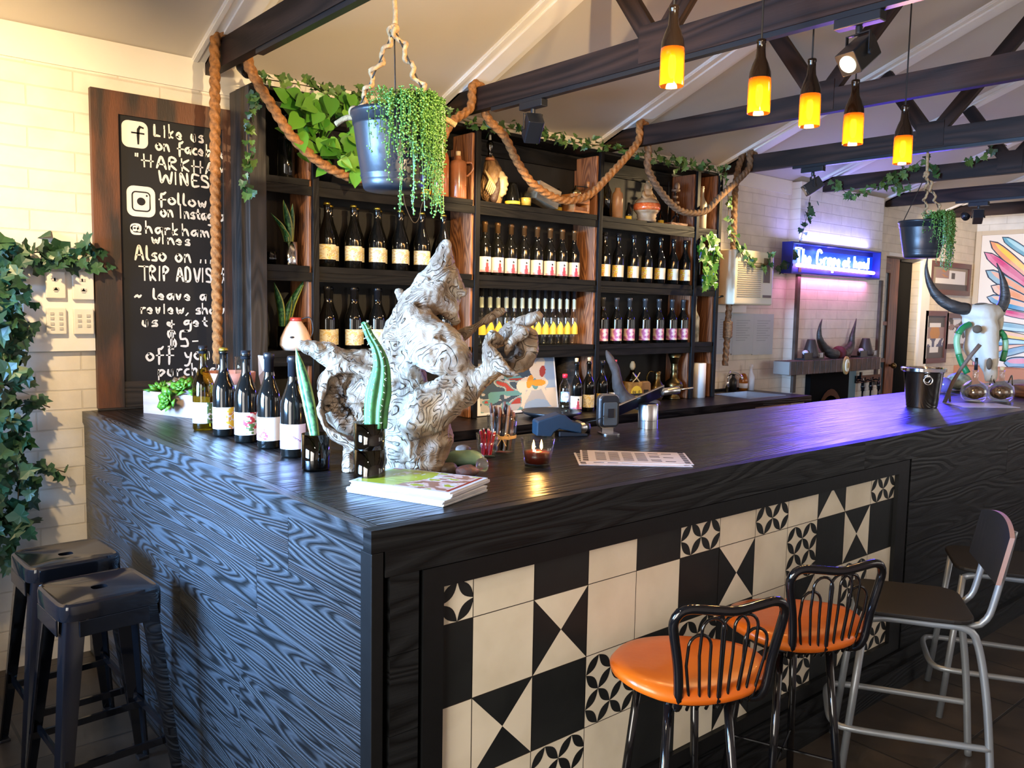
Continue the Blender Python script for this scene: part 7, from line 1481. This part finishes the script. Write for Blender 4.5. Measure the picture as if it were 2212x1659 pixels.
# ================================================================== stools
def metal_stool(loc, rz, label):
    t = empty('metal_stool', (loc[0], loc[1], 0), label, 'stool', 'black metal stools', radians(rz)); H = .70; s = .150
    b = MB(); hole = [(.023 * (abs(cos(a)) ** .6) * (1 if cos(a) > 0 else -1), .020 * (abs(sin(a)) ** .6) * (1 if sin(a) > 0 else -1)) for a in [2 * pi * k / 32 for k in range(32)]]
    outer = []
    for k in range(32):
        a = 2 * pi * k / 32; e = .28; outer.append((s * (abs(cos(a)) ** e) * (1 if cos(a) > 0 else -1), s * .97 * (abs(sin(a)) ** e) * (1 if sin(a) > 0 else -1)))
    rings = [([p for p in hole], H - .016), ([p for p in hole], H - .001), ([(p[0] * .86, p[1] * .86) for p in outer], H), ([(p[0] * .93, p[1] * .93) for p in outer], H + .004), ([(p[0] * .985, p[1] * .985) for p in outer], H - .001), (outer, H - .012), ([(p[0] * 1.0, p[1] * 1.0) for p in outer], H - .045), ([(p[0] * .985, p[1] * .985) for p in outer], H - .045), ([(p[0] * .97, p[1] * .97) for p in outer], H - .014), ([p for p in hole], H - .016)]
    for (q, z) in rings: b.v += [(p[0], p[1], z) for p in q]
    for i in range(len(rings) - 1):
        for k in range(32): b.face((i * 32 + k, i * 32 + (k + 1) % 32, (i + 1) * 32 + (k + 1) % 32, (i + 1) * 32 + k))
    b.build('seat', m_blkmetal, t, smooth=True, auto=35)
    b = MB()
    for (x, y) in ((1, 0), (-1, 0), (0, 1), (0, -1)):
        for z, o_ in ((.045, .0),): b.box(-.10 if x == 0 else x * .148 - .003, .10 if x == 0 else x * .148 + .003, -.10 if y == 0 else y * .1435 - .003, .10 if y == 0 else y * .1435 + .003, H - .095, H - .046)
    b.build('apron', m_blkmetal, t, bevel=.002)
    for (sx, sy) in ((1, 1), (-1, 1), (1, -1), (-1, -1)):
        b = MB(); n0 = len(b.v); P = []
        for z, q in ((.0, .195), (.25, .172), (.5, .150), (H - .046, .135)):
            wd = lerp(.034, .060, z / H); cx, cy = sx * q, sy * q * .97; P.append([(cx, cy - sy * wd), (cx - sx * .004, cy - sy * .006), (cx - sx * .006, cy - sy * .004), (cx - sx * wd, cy), (cx - sx * wd, cy - sy * .006), (cx - sx * .014, cy - sy * .014), (cx - sx * .006, cy - sy * wd)])
        for i, (z, _) in enumerate(((.012, 0), (.25, 0), (.5, 0), (H - .046, 0))): b.v += [(p[0], p[1], z) for p in P[i]]
        for i in range(3):
            for k in range(7): b.face((i * 7 + k, i * 7 + (k + 1) % 7, (i + 1) * 7 + (k + 1) % 7, (i + 1) * 7 + k))
        b.face(range(7)); b.face(range(21, 28)); lg = b.build('leg', m_blkmetal, t, smooth=True, auto=50)
        b = MB(); b.box(sx * .195 - .036 if sx > 0 else sx * .195, sx * .195 if sx > 0 else sx * .195 + .036, sy * .189 - .034 if sy > 0 else sy * .189, sy * .189 if sy > 0 else sy * .189 + .034, 0.0, .0118); b.build('rubber_foot', m_capblk, lg, bevel=.003)
    z = .21; q = .172
    for (x0, y0, x1, y1, zz) in ((-q, q * .97 - .02, q, q * .97 - .02, z), (-q, -q * .97 + .02, q, -q * .97 + .02, z), (-q + .02, -q, -q + .02, q, z + .03), (q - .02, -q, q - .02, q, z + .03)): b = MB(); b.bar((x0, y0, zz), (x1, y1, zz), .010, .022); b.build('rung', m_blkmetal, t)
    return t
metal_stool((-.262, 1.205), 3, 'black metal stool nearest the viewer beside the bar end')
metal_stool((-.262, 1.640), 2, 'black metal stool standing against the brick wall behind the nearer one')

m_orange = mat('orange_vinyl', (.64, .135, .006), .32, c2=(.54, .105, .006), vscale=4, bump=.06, bscale=60, coat=.15)
def orange_stool(c, rz, label):
    """seat faces local +y; the wire back is at local -y"""
    H = .66; t = empty('orange_bar_stool', (c[0], c[1], 0), label, 'bar stool', 'orange bar stools', radians(rz))
    b = MB(); n = 48; R0 = .198
    def out(a): return R0 * (1 + .05 * cos(2 * a) - .07 * cos(3 * (a + pi / 2)) * 1.0)
    prof = [(.0, .012), (.55, .010), (.82, .006), (.94, -.004), (1.0, -.020), (.985, -.034), (.90, -.040), (.0, -.040)]
    for (f, z) in prof:
        for k in range(n):
            a = 2 * pi * k / n; r = max(out(a) * f, .0006); x, y = r * cos(a), r * sin(a); pk_ = 1 + (.10 * (abs(sin(a * 14)) - .5) * .12 if f > .9 and sin(a) < -.1 else 0); b.v.append((x * pk_, y * pk_, H + z + .30 * (x * x) / R0 * .5 * f + .0 - .10 * min(0, 0)))
    for i in range(len(prof) - 1):
        for k in range(n): b.face((i * n + k, i * n + (k + 1) % n, (i + 1) * n + (k + 1) % n, (i + 1) * n + k))
    b.build('seat', m_orange, t, smooth=True)
    b = MB(); b.tube([(.125 * cos(2 * pi * k / 32), .125 * sin(2 * pi * k / 32), H - .050) for k in range(33)], .010, 8, cap=False); b.bar((-.12, 0, H - .048), (.12, 0, H - .048), .03, .012); b.bar((0, -.12, H - .048), (0, .12, H - .048), .03, .012); b.build('seat_ring', m_blkmetal, t, smooth=True)
    for k in range(4):
        a = radians(45 + 90 * k); b = MB(); b.tube([(.118 * cos(a), .118 * sin(a), H - .052), (.186 * cos(a), .186 * sin(a), .004)], .0115, 10); b.build('leg', m_blkmetal, t, smooth=True)
    for (z, k) in ((.24, 0), (.24, 1)):
        r = lerp(.186, .118, z / (H - .05)); a = radians(45 + 90 * k); b = MB(); b.tube([(r * cos(a), r * sin(a), z + .0085 * k), (-r * cos(a), -r * sin(a), z + .0085 * k)], .004, 6); b.build('cross_brace', m_blkmetal, t)
    # bent tube back
    zt = H + .222; b = MB(); L_ = [(-.085, -.085, H - .058), (-.112, -.125, H - .050), (-.122, -.150, H - .015), (-.132, -.160, H + .07), (-.150, -.168, zt - .065), (-.154, -.172, zt - .034), (-.142, -.177, zt - .010), (-.116, -.181, zt - .001), (-.060, -.188, zt - .006), (0, -.192, zt - .012)]
    P = [(p[0] + .025, p[1] - .006, p[2]) for p in L_ + [(-q[0], q[1], q[2]) for q in L_[-2::-1]]]
    b.tube(catmull(P, .012), .0125, 10); b.build('back_frame', m_blkmetal, t, smooth=True)
    def yb_(x, z): return lerp(-.168 + .10 * abs(x), -.186 + .06 * abs(x), (z - H) / .2)
    for i, (x0, x1, zh) in enumerate(((-.110, -.048, .118), (-.078, -.014, .158), (-.020, .052, .158), (.014, .080, .158), (.048, .112, .118))):
        x0 += .025; x1 += .025; xm = (x0 + x1) / 2; top = [(x0 + (xm - x0) * (1 - cos(a)), yb_(xm, H + zh) , H + zh + (x1 - x0) * .5 * sin(a)) for a in [pi * k / 10 for k in range(11)]]
        L = [(x0 * .80, yb_(x0, H) + .012, H - .052), (x0 * .82, yb_(x0, H - .02) - .004, H - .03)] + [(x0, yb_(x0, H + zh * .6), H + zh * .6)]
        Rr = [(x1, yb_(x1, H + zh * .6), H + zh * .6), (x1 * .82, yb_(x1, H - .02) - .004, H - .03), (x1 * .80, yb_(x1, H) + .012, H - .052)]
        b = MB(); b.tube([Vector(p) for p in L + top + Rr], .0042, 7); b.build('back_wire', m_blkmetal, t, smooth=True)
    return t
orange_stool((.815, -.228), -23.5, 'orange vinyl bar stool with black wire back, nearer of the two')
orange_stool((1.325, -.228), -23.5, 'orange vinyl bar stool with black wire back, farther one beside the grey-legged stool')

m_seatw = mat('dark_stained_ply', (.005, .0035, .003), .6, c2=(.009, .006, .005), vscale=9); m_edge = mat('pale_ply_edge', (.36, .20, .15), .5)
def tube_stool(c, rz, label):
    """tubular bar chair; front is local -x, back local +x, legs at +-y"""
    H = .60; t = empty('bar_chair', (c[0], c[1], 0), label, 'bar chair', 'grey tube bar chairs', radians(rz)); R_ = .0125
    b = MB(); M = Matrix.Translation((0, 0, H)); pts = rrect(0, 0, .36, .36, .07); b.prism(pts, M, .016); b.build('seat', m_seatw, t, bevel=.005)
    for sy in (-1, 1):
        y = .150 * sy; b = MB(); b.tube(catmull([(.255, y * 1.18, .002), (.225, y * 1.10, H * .55), (.190, y, H - .07), (.150, y, H - .018), (.05, y, H - .014), (-.10, y, H - .014), (-.150, y, H - .030)], .02), R_, 10); b.build('rear_leg', m_greytube, t, smooth=True)
        b = MB(); b.tube([(-.150, y, H - .022), (-.205, y * 1.18, .002)], R_, 10); b.build('front_leg', m_greytube, t, smooth=True)
        b = MB(); b.tube(catmull([(.06, y * .80, H - .018), (.17, y * .80, H - .018), (.215, y * .80, H + .012), (.235, y * .80, H + .08), (.262, y * .80, H + .23), (.275, y * .80, H + .31)], .02), R_ * .9, 10); b.build('back_tube', m_greytube, t, smooth=True)
    b = MB(); n = 14
    for j in range(2):
        for i in range(n + 1):
            f = i / n * 2 - 1
            for k in range(2): z = H + (.13 if k == 0 else .335) - (.03 * f * f if k else -.02 * f * f); b.v.append((.216 + (.030 if k else 0) - .030 * (1 - f * f) * -1 * .6 + (.0 if j == 0 else .014), .195 * f, z))
    q = 2 * (n + 1)
    for i in range(n):
        a = 2 * i
        b.face((a, a + 1, a + 3, a + 2)); b.face((q + a, q + a + 2, q + a + 3, q + a + 1)); b.face((a + 1, q + a + 1, q + a + 3, a + 3), None, 1); b.face((a, a + 2, q + a + 2, q + a), None, 1)
    b.face((0, q, q + 1, 1), None, 1); e = 2 * n; b.face((e, e + 1, q + e + 1, q + e), None, 1); b.build('backrest', [m_seatw, m_edge], t, smooth=False)
    z = .20; b = MB(); b.tube(catmull([(.240, .172, z), (.10, .176, z), (-.17, .178, z), (-.235, .14, z), (-.245, 0, z), (-.235, -.14, z), (-.17, -.178, z), (.10, -.176, z), (.240, -.172, z)], .02), R_ * .9, 10); b.build('footrest', m_greytube, t, smooth=True)
    return t
tube_stool((1.945, -.315), -58, 'bar chair with black seat, brown-edged back and grey tube legs, nearest the orange stools')
tube_stool((2.70, -.335), -60, 'second grey-legged bar chair, half hidden at the right edge of the picture')

# ================================================================== bottle pendant lamps
m_fil = glow('hot_filament', (1.0, .52, .10), 34); m_tube = mat('inner_lamp_glass', (1.0, .62, .22), .08, trans=1.0, ior=1.05)
m_neckd = mat('dark_pendant_neck', (.010, .006, .004), .12)
PEND = [(1.258, .245, 2.318), (1.668, .188, 2.288), (2.050, .217, 2.305), (2.321, .182, 2.270), (2.827, .215, 2.260)]
for i, (x, y, z) in enumerate(PEND):
    t = empty('bottle_pendant', (x, y, z), 'amber cut wine bottle pendant lamp with glowing filament, %s in the row from left' % ORDN[i], 'pendant lamp', 'bottle pendant lamps')
    r = .039; k = len(t.children)
    b = MB(); o_ = [(r, .0), (r * 1.01, .004), (r, .10), (r * .985, .118)]; i_ = [(r * .985 - .0022, .118), (r - .0022, .10), (r - .0022, .001)]; b.lathe(o_ + i_ + [(r, 0)], n=32, cap=False); b.build('amber_glass', m_gamb, t, smooth=True)
    MB().lathe([(r * .984, .1185), (r * .93, .140), (r * .70, .168), (r * .46, .19), (.0155, .212), (.0145, .238), (.0165, .241), (.0165, .250), (.0145, .252), (.0005, .253), (.0005, .240), (r * .40, .19), (r * .6, .168), (r * .85, .140), (r * .93, .1185), (r * .984, .1185)], n=32, cap=False).build('dark_neck', m_neckd, t, smooth=True)
    MB().lathe([(.0005, .125), (.013, .124), (.013, .100), (.0005, .099)], n=16).build('lamp_holder', m_cable, t)
    MB().lathe([(.0005, .0985), (.009, .096), (.0125, .080), (.0130, .055), (.0105, .036), (.006, .026), (.0005, .024)], n=16).build('filament_bulb', m_fil, t, smooth=True)
    b = MB(); b.tube([(0, 0, .2535), (0, 0, ceil_z(y) - z - .012)], .0032, 6); b.build('cord', m_cable, t)
    b = MB(); b.lathe([(.0005, ceil_z(y) - z - .045), (.04, ceil_z(y) - z - .04), (.045, ceil_z(y) - z - .010), (.0005, ceil_z(y) - z - .008)], n=16); b.build('ceiling_rose', m_capblk, t)
    lamp('POINT', (x, y, z - .035), 5.0, (1.0, .55, .18), .03, name='pendant_light')

# ================================================================== track lights and camera on the trusses
def track_light(x, y, label, aim, glow_on=False, zz=CB - .022, tilt=None):
    """adaptor box under the track, yoke, and a rectangular head looking at aim"""
    t = empty('track_spotlight', (x, y, zz), label, 'spotlight', 'track spotlights'); c = Vector((0, 0, -.135)); d = (Vector(aim) - Vector((x, y, zz)) - c).normalized()
    b = MB(); b.box(-.022, .022, -.085, .085, -.036, -.0005); b.tube([(0, 0, -.0361), (0, 0, -.062)], .012, 10); b.build('adaptor', m_plastic, t, bevel=.003)
    hz = Vector((d.x, d.y, 0)); hz = hz.normalized() if hz.length > .05 else Vector((0, -1, 0)); s = Vector((-hz.y, hz.x, 0))
    b = MB()
    for q in (-1, 1): b.bar(c + s * (.048 * q) + Vector((0, 0, -.005)), c + s * (.048 * q) + Vector((0, 0, .072)), .012, .004, up=tuple(s))
    b.bar(c + s * -.050 + Vector((0, 0, .072)), c + s * .050 + Vector((0, 0, .072)), .012, .004)
    for q in (-1, 1): b.tube([c + s * (.050 * q), c + s * (.058 * q)], .010, 8)
    b.build('yoke', m_plastic, t)
    up = s.cross(d).normalized(); M = Matrix(((s.x, up.x, d.x, c.x), (s.y, up.y, d.y, c.y), (s.z, up.z, d.z, c.z), (0, 0, 0, 1)))
    b = MB(); b.prism(rrect(0, 0, .082, .082, .008), M @ Matrix.Translation((0, 0, -.065)), .125); b.build('head', m_plastic, t, bevel=.002)
    b = MB(); b.prism([(.030 * cos(k * pi / 12), .030 * sin(k * pi / 12)) for k in range(24)], M @ Matrix.Translation((0, 0, .0603)), .003); b.build('lens', glow('lit_spot_lens', (1.0, .85, .55), 6) if glow_on else m_steel, t)
    return Vector((x, y, zz)) + c + d * .07
def track(k, y0, y1, label):
    x = xb(k) + .0225; b = MB(); b.box(x - .017, x + .017, y0, y1, CB - .021, CB - .0005, grain='y'); o = b.build('light_track', m_plastic); recenter(o, (x, (y0 + y1) / 2, CB - .01)); tag(o, label, 'light track', 'light tracks'); return x
x1_ = track(1, -1.9, 2.0, 'black light track along the underside of the second truss in view')
x3_ = track(3, -1.6, 1.85, 'black light track under the truss at the right end of the shelving')
x0_ = track(0, -1.8, 1.9, 'black light track under the truss over the blackboard')
x6_ = track(5, -1.6, 1.8, 'black light track under the truss right of the fireplace')
xm_ = track(-1, -1.6, 1.9, 'black light track under the leftmost truss')
def spot(p, aim, e, ang, col_=WARM, blend=.6, size=.03): lamp('SPOT', p, e, col_, size, aim, angle=radians(ang), blend=blend, name='spot_light')
a = (2.25, 2.35, 1.75); p = track_light(x1_, 1.68, 'black track spotlight hanging in front of the shelving, aimed at the bottles', a); spot(p, a, 58, 84)
a = (1.75, 2.3, 2.25); p = track_light(x0_, -1.0, 'black track spotlight under the truss over the bar end', a); spot(p, a, 300, 56)
a = (0.2, .3, 1.1); p = track_light(x1_, -.03, 'black track spotlight with lit lens above the pendant row', a, True); spot(p, a, 20, 70)
a = (3.9, 2.4, 1.8); p = track_light(x3_, 1.695, 'black track spotlight under the truss left of the neon sign', a); spot(p, a, 60, 105)
a = (-.25, 2.469, 1.95); p = track_light(xm_, 1.45, 'black track spotlight lighting the left brick wall', a); spot(p, a, 105, 110, (1.0, .72, .38), .7)
a = (9.0, 2.4, 1.7); p = track_light(x6_, 1.60, 'black track spotlight with lit lens right of the fireplace truss', a, True); spot(p, a, 95, 85, (1.0, .72, .42))
a = (9.5, .3, 1.5); p = track_light(x6_, .60, 'black track spotlight aimed at the mural', a); spot(p, a, 110, 80, (1.0, .76, .48))
a = (4.6, .55, 1.35); p = track_light(x1_, -1.0, 'black track spotlight added out of view to brighten the skull', a); spot(p, a, 12, 24, (1.0, .86, .66))  # extra spot put in out of view to light the skull's front
a = (.4, .4, 1.1); p = track_light(xm_, -.6, 'black track spotlight behind the viewer lighting the bar', a); spot(p, a, 16, 80, (1.0, .82, .58))
# security camera on the first truss
cx_ = onX(530, 150, xb(0) + .1); t = empty('security_camera', cx_, 'small black bullet security camera under the truss above the blackboard', 'camera'); d = (CAM - cx_).normalized(); d = (d + Vector((.25, -.1, -.25))).normalized()
b = MB(); b.tube([-d * .05, d * .045], .030, 20); b.build('body', m_plastic, t, smooth=True, auto=40); b = MB(); s = d.orthogonal().normalized(); b.tube([d * .0455, d * .049], .024, 18); b.build('lens_ring', m_gblk, t); b = MB(); b.tube([Vector((0, 0, .028)), Vector((0, 0, CB - cx_.z - .001))], .008, 8); b.tube(catmull([-d * .045, -d * .07 + Vector((0, 0, -.02)), -d * .09 + Vector((-.02, 0, .0)), Vector((-.06, 0, .05))], .01), .004, 6); b.build('bracket', m_cable, t)
b = MB(); b.tube([tuple(onX(2083, 463, x6_ - .04) + Vector((0, 0, -.01))), tuple(onX(2083, 463, x6_ - .04) + Vector((-.03, -.03, -.03)))], .035, 14)
o = b.build('loudspeaker', m_plastic, smooth=True); recenter(o, onX(2083, 463, x6_ - .04)); tag(o, 'small round black fitting on the truss left of the lit far spotlight', 'spotlight')
